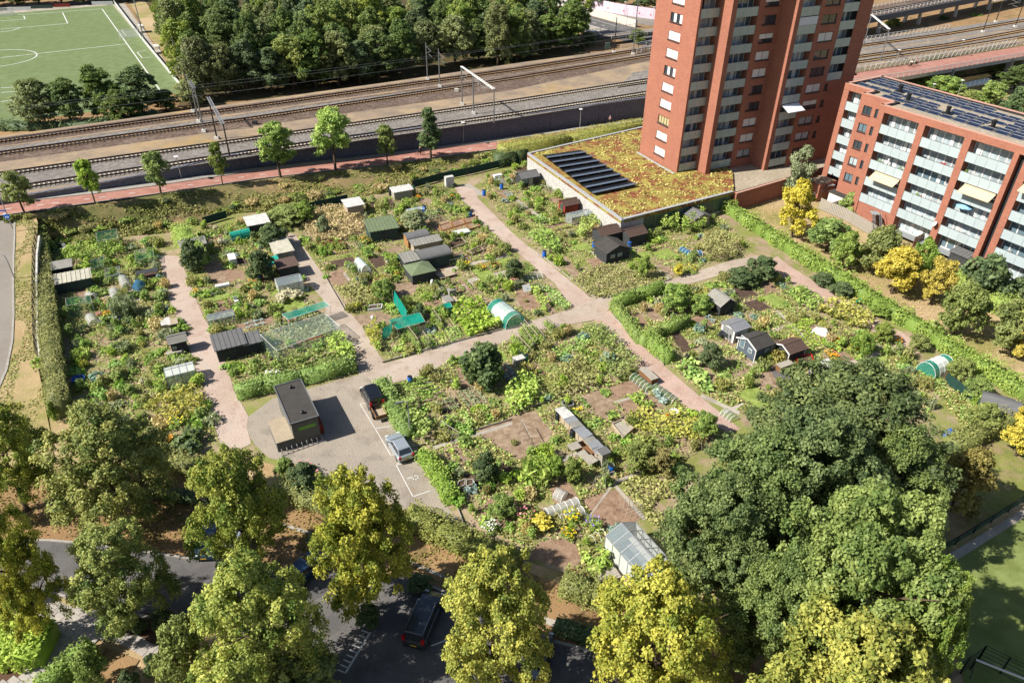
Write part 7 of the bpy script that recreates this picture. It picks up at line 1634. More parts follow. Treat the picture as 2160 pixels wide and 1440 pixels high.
zv = 7.8; a,b = at(1700,63,zv),at(2300,-51,zv); d = b - a; L = d.length; ang = math.atan2(d.y,d.x); nv = Vector((-d.y,d.x,0)).normalized(); t = thing('viaduct','grey concrete railway viaduct with white railings at the top right','viaduct',a)
c = d / 2 + nv * 4.6; MB().box((c.x,c.y,-1.7),(L,9.2,1.7),ang).build('deck','dark_concrete',t); MB().box((c.x,c.y,.004),(L,8.2,.08),ang).build('track_bed','ballast_brown',t)
for s in (.8,8.4,4.6):
 if s == 4.6: continue
 for k in range(int(L / 2.2)):
  p_ = d * (k * 2.2 / L) + nv * (s + (.0)); MB().box((p_.x,p_.y,0),(.1,.1,1.1),ang).build('railing_post','white_paint',t) if k < 45 else None
 for zz in (.55,1.1): q0,q1 = nv * s + Vector((0,0,zz)),d * .72 + nv * s + Vector((0,0,zz)); MB().bar(q0,q1,.09).build('railing_bar','white_paint',t)
for i in range(7):
 p_ = d * (.1 + .125 * i);
 for s in (2.2,7.0):
  o = MB().box((0,0,0),(.9,.9,4.3),0,0,.8).build('pier','pale_concrete',t,(p_.x + nv.x * s,p_.y + nv.y * s,-5.9)); o.rotation_euler = (R(6 if s > 4 else -6),0,ang)
for s in (3.0,4.44): MB().bar(nv * s + Vector((0,0,.2)),d + nv * s + Vector((0,0,.2)),.12,.16).build('rail','shaded_rail_steel',t)
# court fence and goal, bottom right
P = [at(x,y,0) for x,y in ((1990,1445),(2060,1395),(2160,1445))]; t = thing('court_fence','black mesh fence at the corner of the green court','fence',P[0])
for a,b in zip(P,P[1:]):
 a,b = a - P[0],b - P[0]; d = b - a
 for f in (0,.5,1): c = d * f + a; MB().box((c.x,c.y,0),(.08,.08,2.0)).build('post','black',t)
 for zz in (.1,.5,.9,1.3,1.7,2.0): MB().bar(a + Vector((0,0,zz)),b + Vector((0,0,zz)),.03).build('rail','black',t)
t = thing('court_goal','white topped goal standing at the corner of the green court','goal',at(2095,1430,0),R(-28)); MB().bar((-1.5,0,1.2),(1.9,0,1.2),.11).build('crossbar','white_paint',t)
for s in (-1.5,1.9): MB().box((s,0,0),(.09,.09,1.2)).build('post','black',t); MB().bar((s,0,1.15),(s,-.9,0),.05).build('stay','black',t)
railing('court_rail','dark low fence between the shaded bank and the court path',[(1975,1172),(2160,1058)],0,1.0,'black',2.4,3,0,infill='net_green')

# people and bicycles
plain('skin','#c99a7c',.6); plain('cloth_navy','#2a3040',.9); plain('cloth_dark','#26262a',.9); plain('cloth_pale','#cfc9bf',.9); plain('cloth_pink','#b98f92',.9); plain('cloth_white','#dcdad6',.9); plain('hair','#4a3a2c',.9); plain('hair_grey','#a8a39c',.9)
def skin_obj(name,J,E_,rad,mat,parent):
 me = bpy.data.meshes.new(name); me.from_pydata([tuple(j) for j in J],E_,[]); o = inst(me,name,parent); md = o.modifiers.new('skin','SKIN'); o.modifiers.new('sub','SUBSURF').levels = 1; o.modifiers['sub'].render_levels = 1
 for i,r_ in enumerate(rad): me.skin_vertices[0].data[i].radius = (r_,r_)
 me.skin_vertices[0].data[0].use_root = True; me.materials.append(M(mat)); md.use_smooth_shade = True; return o
POSE = {
 'ride': dict(p=(-.18,0,1.0),c=(.08,0,1.42),n=(.13,0,1.52),h=(.17,0,1.68),sl=(.08,.19,1.42),el=(.28,.22,1.22),hl=(.46,.2,1.1),sr=(.08,-.19,1.42),er=(.28,-.22,1.22),hr=(.46,-.2,1.1),kl=(.22,.1,.82),al=(.05,.1,.38),fl=(.18,.1,.33),kr=(.18,-.1,.66),ar=(.0,-.1,.24),fr=(.14,-.1,.2)),
 'bend': dict(p=(0,0,.92),c=(.28,0,1.28),n=(.38,0,1.36),h=(.5,0,1.44),sl=(.28,.19,1.27),el=(.4,.22,1.0),hl=(.55,.18,.8),sr=(.28,-.19,1.27),er=(.4,-.22,1.0),hr=(.55,-.18,.8),kl=(.05,.12,.48),al=(-.04,.12,.08),fl=(.14,.13,.03),kr=(.12,-.12,.48),ar=(.06,-.12,.08),fr=(.24,-.13,.03))}
def person(label,p,ang,pose,top,legs,hair='hair'):
 t = thing('person',label,'person',p,ang); q = {k: Vector(v) for k,v in POSE[pose].items()}
 names = ['p','c','n','h','sl','el','hl','sr','er','hr','kl','al','fl','kr','ar','fr']; J = [q[n] for n in names]; E_ = [(0,1),(1,2),(2,3),(1,4),(4,5),(5,6),(1,7),(7,8),(8,9),(0,10),(10,11),(11,12),(0,13),(13,14),(14,15)]
 skin_obj('body',J,E_,[.13,.15,.06,.10,.07,.05,.04,.07,.05,.04,.07,.05,.045,.07,.05,.045],'skin',t)
 skin_obj('shirt',[q['p'],q['c'],q['sl'],q['el'],q['sr'],q['er']],[(0,1),(1,2),(2,3),(1,4),(4,5)],[.17,.19,.095,.075,.095,.075],top,t)
 skin_obj('trousers',[q['p'],q['kl'],q['al'],q['kr'],q['ar']],[(0,1),(1,2),(0,3),(3,4)],[.18,.1,.08,.1,.08],legs,t)
 d = (q['h'] - q['n']).normalized(); c = q['h'] + Vector((-.02,0,.03)); MB().lathe((c.x,c.y,c.z),[(.1,-.04),(.115,.02),(.1,.08),(.05,.12)],9).build('hair',hair,t,smooth=True); return t
def bicycle(label,p,ang,mat='black'):
 t = thing('bicycle',label,'bicycle',p,ang)
 for x in (-.52,.54):
  o = MB().tube([(.34 * math.cos(a),0,.34 * math.sin(a)) for a in [i * math.pi / 8 for i in range(17)]],.028,5).build('wheel','tyre',t,(x,0,.36)); sp = MB()
  for i in range(4): a = math.pi * i / 4; sp.bar((-.33 * math.cos(a),0,-.33 * math.sin(a)),(.33 * math.cos(a),0,.33 * math.sin(a)),.012)
  sp.build('spokes','steel',o)
 f = MB()
 for a,b in (((-.52,0,.36),(-.05,0,.32)),((-.05,0,.32),(-.2,0,.86)),((-.2,0,.8),(.38,0,.82)),((-.05,0,.32),(.4,0,.74)),((.36,0,.9),(.54,0,.36)),((-.52,0,.36),(-.2,0,.8))): f.tube([a,b],.022,5)
 f.build('frame',mat,t); MB().box((-.22,0,.88),(.26,.16,.06)).build('saddle','black',t); MB().tube([(.3,-.28,1.08),(.38,-.1,1.06),(.36,0,.98),(.38,.1,1.06),(.3,.28,1.08)],.018,5).build('handlebar','steel',t); MB().box((-.55,0,.74),(.4,.2,.03)).build('carrier','steel',t)
pdir = math.atan2((at_path(950,320) - at_path(820,337)).y,(at_path(950,320) - at_path(820,337)).x)
p = at_path(886,327); bicycle('black bicycle ridden on the red cycle path',p,pdir); person('person in dark clothes cycling on the red path between two street trees',p,pdir,'ride','cloth_navy','cloth_dark')
p = at_path(1287,262); bicycle('bicycle ridden behind the flat hedge in front of the stone wall',p,pdir + math.pi); person('person in a pinkish top cycling along the stone wall behind the hedge',p,pdir + math.pi,'ride','cloth_pink','cloth_dark','hair_grey')
bd = math.atan2((at(2160,103,4.4) - at(1810,160,4.4)).y,(at(2160,103,4.4) - at(1810,160,4.4)).x)
for x,y,tp,lab,b_ in ((1921,142,'cloth_white','person in white cycling over the cycle bridge, left of the pair','bicycle of the left rider on the cycle bridge'),(1932,139,'cloth_pink','person in a reddish top cycling over the cycle bridge, right of the pair','bicycle of the right rider on the cycle bridge')):
 p = at(x,y,4.45); bicycle(b_,p,bd + math.pi); person(lab,p,bd + math.pi,'ride',tp,'cloth_dark')
person('person in a pale top bending over the vegetables of the middle allotments',at(822,566,0),R(200),'bend','cloth_pale','cloth_dark','hair_grey')
# beds, crops and plants of the allotments
ground_mat('grass_plot',['#8fa052','#9fae5e','#7d9044'],[.4,1.2]); RES = []                                                             # ground already taken
def soil(quad,mat='bare_soil',z=-.026,keep=True,name='soil_bed'):
 sheet(name,quad,z + .0004 * len(RES) % .008,mat)
 if keep: RES.append(wpoly(quad))
for q,mt in [([m0(1275,470),m0(1390,455),m0(1445,590),m0(1370,625)],'bare_soil'),([m0(1400,500),m0(1540,510),m0(1560,570),m0(1450,590)],'dug_soil'),([m0(1500,430),m0(1560,430),m0(1570,480),m0(1510,480)],'dark_soil'),([m0(475,650),m0(540,630),m0(545,690),m0(480,695)],'dug_soil'),([m0(635,680),m0(690,675),m0(690,730),m0(640,735)],'dug_soil'),([m0(870,520),m0(990,500),m0(1000,560),m0(880,580)],'dark_soil'),
              ([m1(620,800),m1(780,770),m1(860,800),m1(840,840),m1(740,880),m1(640,850)],'bare_soil'),([m1(870,590),m1(1030,590),m1(1000,660),m1(900,690)],'bare_soil'),([m1(1060,710),m1(1160,690),m1(1180,740),m1(1080,750)],'dug_soil'),([m1(700,430),m1(820,420),m1(850,480),m1(760,500)],'dark_soil'),([m1(1100,500),m1(1200,480),m1(1290,520),m1(1250,570),m1(1150,570)],'bare_soil'),([m1(1010,1240 - 250),m1(990,980),m1(1040,1010),m1(1030,1020)],'bare_soil'),([m1(1090,230),m1(1390,170),m1(1420,210),m1(1180,290)],'dug_soil'),([m1(440,560),m1(540,490),m1(620,590),m1(500,620)],'dug_soil'),
              ([m2(20,640),m2(90,620),m2(180,720),m2(130,770),m2(60,760)],'dug_soil'),([m2(160,630),m2(220,700),m2(300,790),m2(240,790)],'bare_soil'),([m2(300,440),m2(340,420),m2(430,540),m2(380,560)],'bare_soil'),([m2(490,390),m2(620,400),m2(640,430),m2(560,460)],'concrete_far'),([m2(470,440),m2(560,430),m2(590,490),m2(520,510)],'dug_soil'),([m2(880,440),m2(1000,500),m2(1040,550),m2(980,540)],'bare_soil'),([m2(730,780),m2(790,760),m2(860,850),m2(820,880)],'dug_soil'),([m2(830,760),m2(890,740),m2(960,830),m2(900,840)],'bare_soil'),([m2(1000,910),m2(1050,890),m2(1150,1010),m2(1080,1030)],'dark_soil'),([m2(1130,1040),m2(1210,1070),m2(1320,1250),m2(1260,1260),m2(1180,1140)],'bare_soil'),([m2(1310,850),m2(1350,840),m2(1440,960),m2(1400,1000),m2(1330,940)],'bare_soil'),
              ([m2(410,1310),m2(560,1260),m2(640,1340),m2(520,1390),m2(480,1360)],'bare_soil'),([m2(590,1260),m2(760,1200),m2(850,1260),m2(640,1330)],'dug_soil'),([m2(670,1350),m2(830,1280),m2(960,1360),m2(880,1420),m2(720,1420)],'dug_soil'),([b2(360,150),b2(470,110),b2(560,190),b2(470,210),b2(400,170)],'bare_soil'),([b2(0,165),b2(110,150),b2(200,260),b2(130,330),b2(30,380),b2(-100,300)],'bare_soil'),([b2(330,570),b2(490,520),b2(620,650),b2(520,720),b2(430,710),b2(390,650)],'dug_soil'),([b2(130,770),b2(290,750),b2(330,860),b2(300,900),b2(80,850)],'dug_soil'),([b2(180,500),b2(260,470),b2(320,570),b2(200,600)],'dug_soil'),([b2(370,870),b2(480,830),b2(600,930),b2(420,960)],'bare_soil'),
              ([m1(1265,1130),m1(1340,1120),m1(1400,1220),m1(1300,1260)],'dug_soil'),([b1(1050,230),b1(1200,190),b1(1215,250),b1(1080,290)],'bare_soil'),([m3(-20,1100),m3(60,1110),m3(120,1200),m3(40,1300),m3(-60,1250)],'bare_soil'),([m3(10,1130),m3(140,1120),m3(150,1190),m3(60,1220)],'asphalt'),([m3(240,870),m3(300,850),m3(390,930),m3(340,950)],'bare_soil'),([m3(-60,590),m3(20,570),m3(60,640),m3(-20,660)],'dug_soil'),([t1(1260,1180),t1(1350,1160),t1(1450,1230),t1(1330,1250)],'wood_grey'),([t1(1020,1260),t1(1100,1250),t1(1120,1290),t1(1060,1300)],'bare_soil')]:
 soil(q,mt)
# narrow paths of trodden earth and slabs between the plots
for i,q in enumerate([[m1(1190,500),m1(1620,400),m1(1620,418),m1(1200,520)],[m1(1330,570),m1(1620,500),m1(1620,515),m1(1350,590)],[m2(0,35),m2(200,180),m2(190,195),m2(0,55)],[m2(1000,560),m2(900,470),m2(885,480),m2(985,570)],[b2(480,105),b2(650,55),b2(660,65),b2(490,115)],[b2(180,400),b2(330,330),b2(340,345),b2(190,420)],[b2(90,640),b2(320,570),b2(325,585),b2(95,655)],[b2(330,700),b2(480,480),b2(640,660),b2(625,670),b2(480,505)],[b2(480,480),b2(620,430),b2(630,440),b2(490,495)],[m2(1200,1290),m2(1440,1400),m2(1440,1425),m2(1190,1310)],[m2(1330,1400),m2(1460,1345),m2(1470,1360),m2(1350,1420)],[m1(560,520),m1(620,600),m1(610,610),m1(548,530)],[m0(480,700),m0(840,630),m0(840,650),m0(480,720)],[m0(830,690),m0(880,680),m0(890,700),m0(600,730)],[b1(830,320),b1(1215,200),b1(1215,215),b1(840,335)],[m1(870,1100 - 40),m1(1400,1010 - 80),m1(1410,940),m1(880,1070)],[m3(60,760),m3(230,920),m3(215,930),m3(40,770)],[m3(660,960),m3(730,1000),m3(720,1010),m3(650,970)]]):
 sheet('plot_path',q,-.018 + .0003 * i,'concrete_far'); RES.append(wpoly(q))
# wooden edging boards along the big paths and plots
EG = 'wooden edging boards along the plots'
for p,q in [(m1(800,1095),m1(1110,1005)),(m1(1110,1005),m1(1560,885)),(m1(445,565),m1(560,765)),(m2(225,450),m2(530,690)),(m2(630,790),m2(770,940)),(m2(830,960),m2(960,1110)),(m2(570,690),m2(1010,570)),(b1(690,340),b1(960,265)),(b1(960,265),b1(1215,190)),(b1(890,440),b1(1010,750)),(m2(870,470),m2(1010,560)),(m1(1000,1240 - 10),m1(1310,1215)),(m2(100,365),m2(230,450)),(b2(0,160),b2(190,100)),(m1(200,1005),m1(440,985))]:
 a,b = at(*p,0),at(*q,0); tag(MB().bar((0,0,.09),b - a + Vector((0,0,.09)),.06,.2).build('edging_board','wood_grey',None,a),'weathered wooden edging board along the rim of an allotment','edging',EG)
CROPS = []
def patch(label,poly,mat,h,lsize,dens=26,rows=0,seed=0,name='vegetable_patch',cat='crop',group=None,flat=.8,keep=True):
 P = wpoly(poly); A = np.array([[p.x,p.y] for p in P]); rs = np.random.RandomState(seed + int(abs(A[0,0]) * 10)); c = A.mean(0)
 area = abs(sum(A[i,0] * A[(i + 1) % len(A),1] - A[(i + 1) % len(A),0] * A[i,1] for i in range(len(A)))) / 2; n = int(area * dens * (1 + h * .7) * (.3 / lsize) ** 1.2) + 30
 q = rs.uniform(A.min(0),A.max(0),(n * 4,2)); q = q[inside_np(q,P)][:n]
 if rows:
  d = np.array([math.cos(R(rows)),math.sin(R(rows))]); nn = np.array([-d[1],d[0]]); s = q @ nn; k = np.round(s / .75) * .75; q = q + ((k - s) * .75)[:,None] * nn
 w = np.sin(q[:,0] * 1.9 + seed) * np.sin(q[:,1] * 1.7) * .25 + rs.normal(0,.12,len(q)); z = h * np.clip(.62 + w + rs.rand(len(q)) * .35 - .35 * rs.rand(len(q)),.04,1.25)
 nr = np.column_stack([rs.normal(0,.45,(len(q),2)),np.full(len(q),flat)]); me = leaf_mesh(name,np.column_stack([q - c,z]),nr,lsize,.5 + w * 1.2 + rs.normal(0,.2,len(q)),mat,seed)
 if keep: RES.append(P)
 return tag(inst(me,name,None,(c[0],c[1],0)),label,cat,group)
V = 'vegetable_patch'
for i,(lab,poly,mat,h,ls,rows) in enumerate([
 ('big sprawling squash patch beside the polytunnel',[m1(1240,790),m1(1260,735),m1(1400,695),m1(1470,765),m1(1555,865),m1(1400,930),m1(1345,935),m1(1290,870)],'leaf_bright',1.0,.5,0),
 ('courgette bed beside the lower red path',[m2(1030,1130),m2(1100,1085),m2(1180,1120),m2(1275,1230),m2(1270,1300),m2(1200,1270),m2(1120,1220)],'leaf_veg',.7,.55,0),('dark leaved bean bed beside the right path',[m3(90,650),m3(170,610),m3(280,650),m3(355,720),m3(290,770),m3(180,740)],'leaf_mid',.7,.4,0),
 ('yellowing vine bank beside the right path',[m3(310,790),m3(400,715),m3(520,730),m3(660,840),m3(650,890),m3(560,890),m3(420,830)],'leaf_gold',1.4,.4,0),('fresh green potato plot around the white tarp bundle',[m3(110,870),m3(240,810),m3(300,845),m3(260,880),m3(380,990),m3(250,1000)],'leaf_bright',.35,.25,0),
 ('bright creeper thicket at the corner of the moss roof hall',[m2(900,220),m2(960,170),m2(1060,190),m2(1050,270),m2(950,280)],'leaf_bright',2.0,.35,0),('tall green thicket under the glass front of the hall',[m2(1060,180),m2(1210,190),m2(1220,270),m2(1070,290)],'leaf_mid',2.1,.35,0),('bright creeper bed left of the older black shed',[m2(440,210),m2(560,165),m2(610,200),m2(520,260),m2(430,330),m2(405,300)],'leaf_bright',1.3,.4,0),
 ('leafy mound beside the upper red path',[m2(90,320),m2(200,270),m2(310,350),m2(300,420),m2(210,410)],'leaf_veg',1.5,.4,0),('tall feathery asparagus plot by the cross path',[m2(1200,330),m2(1300,285),m2(1430,370),m2(1420,440),m2(1250,470),m2(1200,420)],'leaf_grass',1.7,.3,0),('rows of carrots in the plot below the bean frames',[m2(250,1030),m2(430,930),m2(500,980),m2(300,1090)],'leaf_veg',.55,.28,0),('green thicket between the carrots and the red path',[m2(440,900),m2(560,870),m2(640,940),m2(690,1000),m2(600,1040)],'leaf_mid',1.3,.3,0),
 ('wild grassy patch above the sunny plots',[m2(230,1190),m2(430,1060),m2(560,1180),m2(540,1250),m2(280,1330),m2(230,1260)],'leaf_grass',1.0,.35,0),('olive thicket along the red path below the carrots',[m2(560,1100),m2(700,1010),m2(820,1120),m2(740,1190),m2(640,1230)],'leaf_olive',1.2,.3,0),('dense bean rows above the hut hedge',[m1(-60,1180),m1(200,1090),m1(560,1030),m1(640,1100),m1(300,1170),m1(0,1260)],'leaf_hedge_green',1.2,.34,25),('yellow green vines at the corner of the second path',[m1(430,960),m1(540,930),m1(640,1060),m1(600,1110),m1(480,1060)],'leaf_bright',1.5,.38,0),
 ('golden bean hedge at the lower left of the middle plot',[m1(700,900),m1(760,860),m1(800,960),m1(760,1030),m1(700,980)],'leaf_gold',1.5,.32,0),('leek and carrot strip nearest to the turquoise net',[m1(890,980),m1(930,960),m1(975,1050),m1(930,1065)],'leaf_bright',.5,.25,0),('carrot strip in the middle of the beds along the cross path',[m1(1060,935),m1(1105,925),m1(1150,1000),m1(1105,1010)],'leaf_veg',.5,.25,0),('carrot strip third along the cross path',[m1(1120,915),m1(1180,895),m1(1220,980),m1(1165,1000)],'leaf_bright',.5,.25,0),('carrot strip nearest to the squash patch',[m1(1185,890),m1(1270,870),m1(1315,945),m1(1235,975)],'leaf_veg',.5,.25,0),
 ('low dense clover bed beside the upper red path',[m2(0,480),m2(70,465),m2(150,515),m2(60,555),m2(0,560)],'leaf_mid',.5,.25,0),('bean strip above the crossing of the paths, upper one',[m2(120,655),m2(150,650),m2(230,740),m2(210,790),m2(150,720)],'leaf_bright',1.2,.3,0),('narrow green strip along the red path end',[m2(170,620),m2(240,615),m2(380,740),m2(330,775),m2(240,700)],'leaf_veg',.5,.28,0),('weedy lawn plot left of the yellow creeper pillar',[m2(375,580),m2(560,470),m2(760,520),m2(790,620),m2(600,690),m2(480,680)],'leaf_grass',.4,.3,0),('grass plot with a low edge above the cross path',[m2(780,560),m2(900,490),m2(1000,560),m2(800,620)],'leaf_grass',.3,.25,0),
 ('strawberry rows on the plots beside the yard hedge',[b1(690,30),b1(800,0),b1(900,90),b1(780,120)],'leaf_veg',.5,.3,25),('row of pale bean plants beside the hedge of the parked cars',[b1(680,110),b1(740,90),b1(840,240),b1(820,310),b1(750,300)],'leaf_hedge_green',1.3,.42,0),('crop strip one of the lower car park plots',[b1(905,190),b1(945,180),b1(990,240),b1(950,255)],'leaf_veg',.6,.26,0),('crop strip two of the lower car park plots',[b1(960,170),b1(995,160),b1(1050,225),b1(1010,240)],'leaf_veg',.6,.26,0),('crop strip three of the lower car park plots',[b1(1010,155),b1(1045,145),b1(1090,215),b1(1055,225)],'leaf_grass',.6,.26,0),('crop strip four of the lower car park plots',[b1(1060,140),b1(1090,130),b1(1130,195),b1(1100,205)],'leaf_veg',.6,.26,0),
 ('bright vine thicket above the dug car park plots',[b2(-40,90),b2(20,10),b2(100,0),b2(130,60),b2(90,140),b2(0,180)],'leaf_bright',1.4,.42,0),('row of silvery cabbages by the mesh tunnel',[b2(665,70),b2(690,60),b2(735,110),b2(715,130)],'leaf_kale',.45,.5,0),('dark courgette plants left of the silvery cabbages',[b2(555,95),b2(610,70),b2(680,130),b2(650,145),b2(590,130)],'leaf_mid',.5,.5,0),('yellowing pumpkin plants below the cabbages',[b2(555,160),b2(640,130),b2(700,170),b2(640,220),b2(580,210)],'leaf_gold',.5,.45,0),('lime green lettuce strip on the gravel plot',[b2(265,150),b2(330,130),b2(340,145),b2(275,165)],'leaf_yellow',.3,.25,0),('dark herb bed on the gravel plot',[b2(285,180),b2(350,155),b2(395,195),b2(320,215)],'leaf_olive',.4,.25,0),('lettuce bed below the dark herbs',[b2(340,215),b2(410,190),b2(430,215),b2(360,240)],'leaf_veg',.35,.3,0),('dark chard plants in the middle of the gravel plot',[b2(435,165),b2(490,145),b2(510,190),b2(460,205)],'leaf_mid',.5,.4,0),('short green row on the gravel plot',[b2(310,90),b2(325,85),b2(370,130),b2(355,138)],'leaf_veg',.4,.3,0),
 ('olive wild thicket above the dark trees',[b2(500,330),b2(700,290),b2(740,380),b2(600,430),b2(520,440)],'leaf_olive',1.3,.3,0),('flowering wild thicket under the white dish',[b2(560,250),b2(760,170),b2(900,220),b2(880,310),b2(700,290)],'leaf_gold',1.2,.3,0),('grassy meadow beside the greenhouse',[b2(520,500),b2(640,450),b2(820,470),b2(800,560),b2(690,570),b2(640,650),b2(560,560)],'leaf_grass',.5,.3,0),('weedy strip above the red end of the lower path',[b2(620,660),b2(690,620),b2(720,680),b2(690,720)],'leaf_grass',.6,.3,0),
 ('weedy meadow at the top of the third allotments',[m1(230,180),m1(420,100),m1(640,130),m1(700,250),m1(560,330),m1(380,330)],'leaf_straw',.9,.35,0),('meadow strip along the second path',[m1(490,640),m1(600,600),m1(720,640),m1(760,720),m1(600,760)],'leaf_grass',.9,.35,0),('olive herb bank under the fruit cage',[m1(60,880),m1(300,820),m1(430,800),m1(500,920),m1(200,1000)],'leaf_greygreen',.8,.3,0),('straw coloured bed in the leftmost allotments',[m0(630,690),m0(690,680),m0(690,730),m0(640,735)],'leaf_straw',.3,.25,0),('climbing beans along the top of the leftmost allotments',[m0(400,420),m0(620,370),m0(800,370),m0(800,420),m0(560,480),m0(420,480)],'leaf_mid',1.6,.35,0),('golden bushes at the lower end of the leftmost allotments',[m0(900,1400),m0(1050,1310),m0(1280,1290),m0(1320,1420),m0(1100,1500)],'leaf_gold',1.3,.3,0)]):
 patch(lab,poly,mat,h,ls,rows=rows,seed=40 + i)
# yellow creeper pillar, conspicuous single plants
for mat,form,x,y,r,h,lab in [('leaf_yellow','tall',1428,580,.75,2.3,'yellow creeper pillar at the rim of the cross path'),('leaf_greygreen','grass',266,665,1.5,2.6,'large feathery fennel clump in the leftmost allotments'),('leaf_yellow','bush',236,562,.8,1.1,'yellow leaved bush by the green net frames'),('leaf_cream','bush',607,632,1.9,1.6,'cream flowering bush beside the second path'),('leaf_bright','bush',183,572,1.3,2.2,'bright bush left of the pale green roof'),('leaf_blue','bush',1283,765,1.0,1.7,'blue green round bush above the wooden chest'),('leaf_blue','bush',1476,700,.8,1.3,'blue green bush in the hedged plot'),('leaf_greygreen','bush',1480,725,.9,1.0,'silvery plant beside the blue green bush'),('leaf_bright','bush',1185,612 + 200,.9,1.5,'bright bush on the wild patch above the wooden chest'),('leaf_bright','bush',1262,1190,1.5,1.7,'fresh green shrub on the dug plot left of the greenhouse'),('leaf_bright','grass',1130,1010,1.5,1.9,'yellow green feathery asparagus clump'),('leaf_bright','grass',1147,968,1.0,1.3,'bright fine leaved tuft above the asparagus clump'),('leaf_blue','bush',1302,1122,.9,.9,'blue green cabbage plant above the greenhouse'),('leaf_dark','bush',404,938,2.0,1.9,'big leaved dark bush near the foot of the left path'),('leaf_gold','bush',1735,805 - 120,.6,.8,'golden plant beside the potato plot'),('leaf_yellow','tall',1148,1110,.9,1.6,'yellow sunflower clump below the mesh tunnels'),('leaf_veg','bush',965,1060,.9,1.2,'bright round bush at the end of the P bay hedge'),('leaf_bright','bush',85,773,.9,1.4,'round bush at the end of the black rail fence'),('leaf_greygreen','grass',255,910,1.2,1.6,'grey feathery clump at the foot of the leftmost allotments'),('leaf_brown','bush',1640,760,1.2,1.6,'brownish bush below the blue grey summer house'),('leaf_dark','bush',1290,1330 - 15,.8,.6,'low dark plant in the shade by the street')]:
 p = at(x,y,bank_z(y) if x == 85 else 0); plant(mat,form,p,r,h,lab)
# trees and shrubs inside the allotments
for k,bx,by,ty,w,lab in [('fruit1',400,568,505,56,'dark round tree at the top of the second allotments'),('fig',1018,806,722,92,'dark big leaved fig tree beside the cross path'),('fruit0',1430,652,596,68,'round tree inside the hedged plot'),('fruit1',1502,775,722,50,'small dark tree on the plot below the hedged one'),('fruit1',570,560 - 40,470,66,'dark tree between the long pale roof and the teal tarp'),('fruit1',548,590,528,60,'bushy tree left of the teal tarp'),('pale',873,482,440,58,'grey green shrub right of the green roofed shed'),('pale',680,492,455,30,'small grey tree in the weedy meadow'),('fruit1',1565,600,562,66,'dark bush at the upper bend of the cross path'),('fruit1',1612,590,540,70,'dark round tree at the end of the cross path'),('fruit0',1360,585,540,30,'small grey olive tree in the weedy lawn plot'),('fruit2',605,470,430,90,'dark tree beside the white flecked roof'),('fruit0',640,468,425,50,'bright tree at the top of the weedy meadow'),
                             ('fruit1',885,725 - 55,640,34,'bush behind the leaning turquoise net'),('fruit0',808,628,588,52,'bush between the meadow strip and the bare patch'),('fruit1',1085,500 + 90,545,40,'bush beside the low blue green tunnel'),('fruit1',1025,1010,950,56,'dark shrub on the dug car park plots'),('fruit0',1172,1010,960,44,'shrub above the grey plank tables'),('fruit0',1208,1015,965,40,'shrub left of the grey plank tables'),('fruit2',1350,990,930,70,'olive shrub above the meadow by the greenhouse'),('brownish',1395,1000,945,60,'golden olive shrub beside the dark trees'),('fruit0',1490,920,868,52,'green bush at the end of the lower red path'),('fruit0',1060,1085,1040,60,'leafy shrub beside the mesh tunnels'),('fruit2',1865,720,680,44,'dark bush between the yellowing vine bank and the right path'),('fruit0',1822,745,700,50,'bright bush beside the yellowing vine bank'),('fruit1',1735,600,560,44,'dark bush beside the top of the right path'),('fruit1',1775,622,580,52,'bush with a green net at the foot of the long hedge'),('fruit0',1860,665,625,46,'small tree at the foot of the long hedge'),('fruit2',1940,735,690,46,'grey bush at the foot of the long hedge, near the white flowers'),
                             ('fruit2',2030,800,755,56,'large shrub between the green polytunnel and the long hedge'),('fruit0',2065,840,795,60,'shrub above the grey shed at the right edge'),('fruit2',2080,905,850,70,'bright shrub left of the grey shed at the right edge'),('fruit0',1480,680 - 20,620,50,'green shrub left of the small weathered shed'),('fruit1',640,1035,975,70,'dahlia shrub at the lower rim of the yard'),('fruit0',600,1010,965,46,'shrub at the left end of the yard flower bed'),('fruit0',712,1055,1010,56,'green shrub at the right end of the yard flower bed'),('fruit1',775,1320,1270,52,'ivy bush at the foot of the lime with the ivy trunk'),('fruit0',110,900 - 10,848,20,'thin bush by the brown lawn'),('fig',0 + 290,1330,1300,34,'small shrub in the planting bed of the tiled forecourt'),('fig',340,1320,1285,46,'pale leaved shrub in the planting bed of the tiled forecourt'),('fruit0',185,1450,1372,70,'glossy bush beside the slanting hedge'),('fruit1',320,1425,1380,40,'clipped dark bush below the tiled forecourt'),('fruit1',268,1460,1415,46,'round dark bush at the bottom edge'),('fruit0',30,1270,1225,60,'pale bush at the foot of the left edge lime'),('fruit1',885,1240,1205,56,'low bush above the people carrier'),('fruit1',665,1140,1120,40,'low bush beside the footpath under the lime')]:
 tree(k,bx,by,ty + (14 if 'foot of the long' in lab or 'top of the right' in lab else 0),w,lab,'bush' if 'tree' not in lab else 'small_tree','bush' if 'tree' not in lab else 'tree')
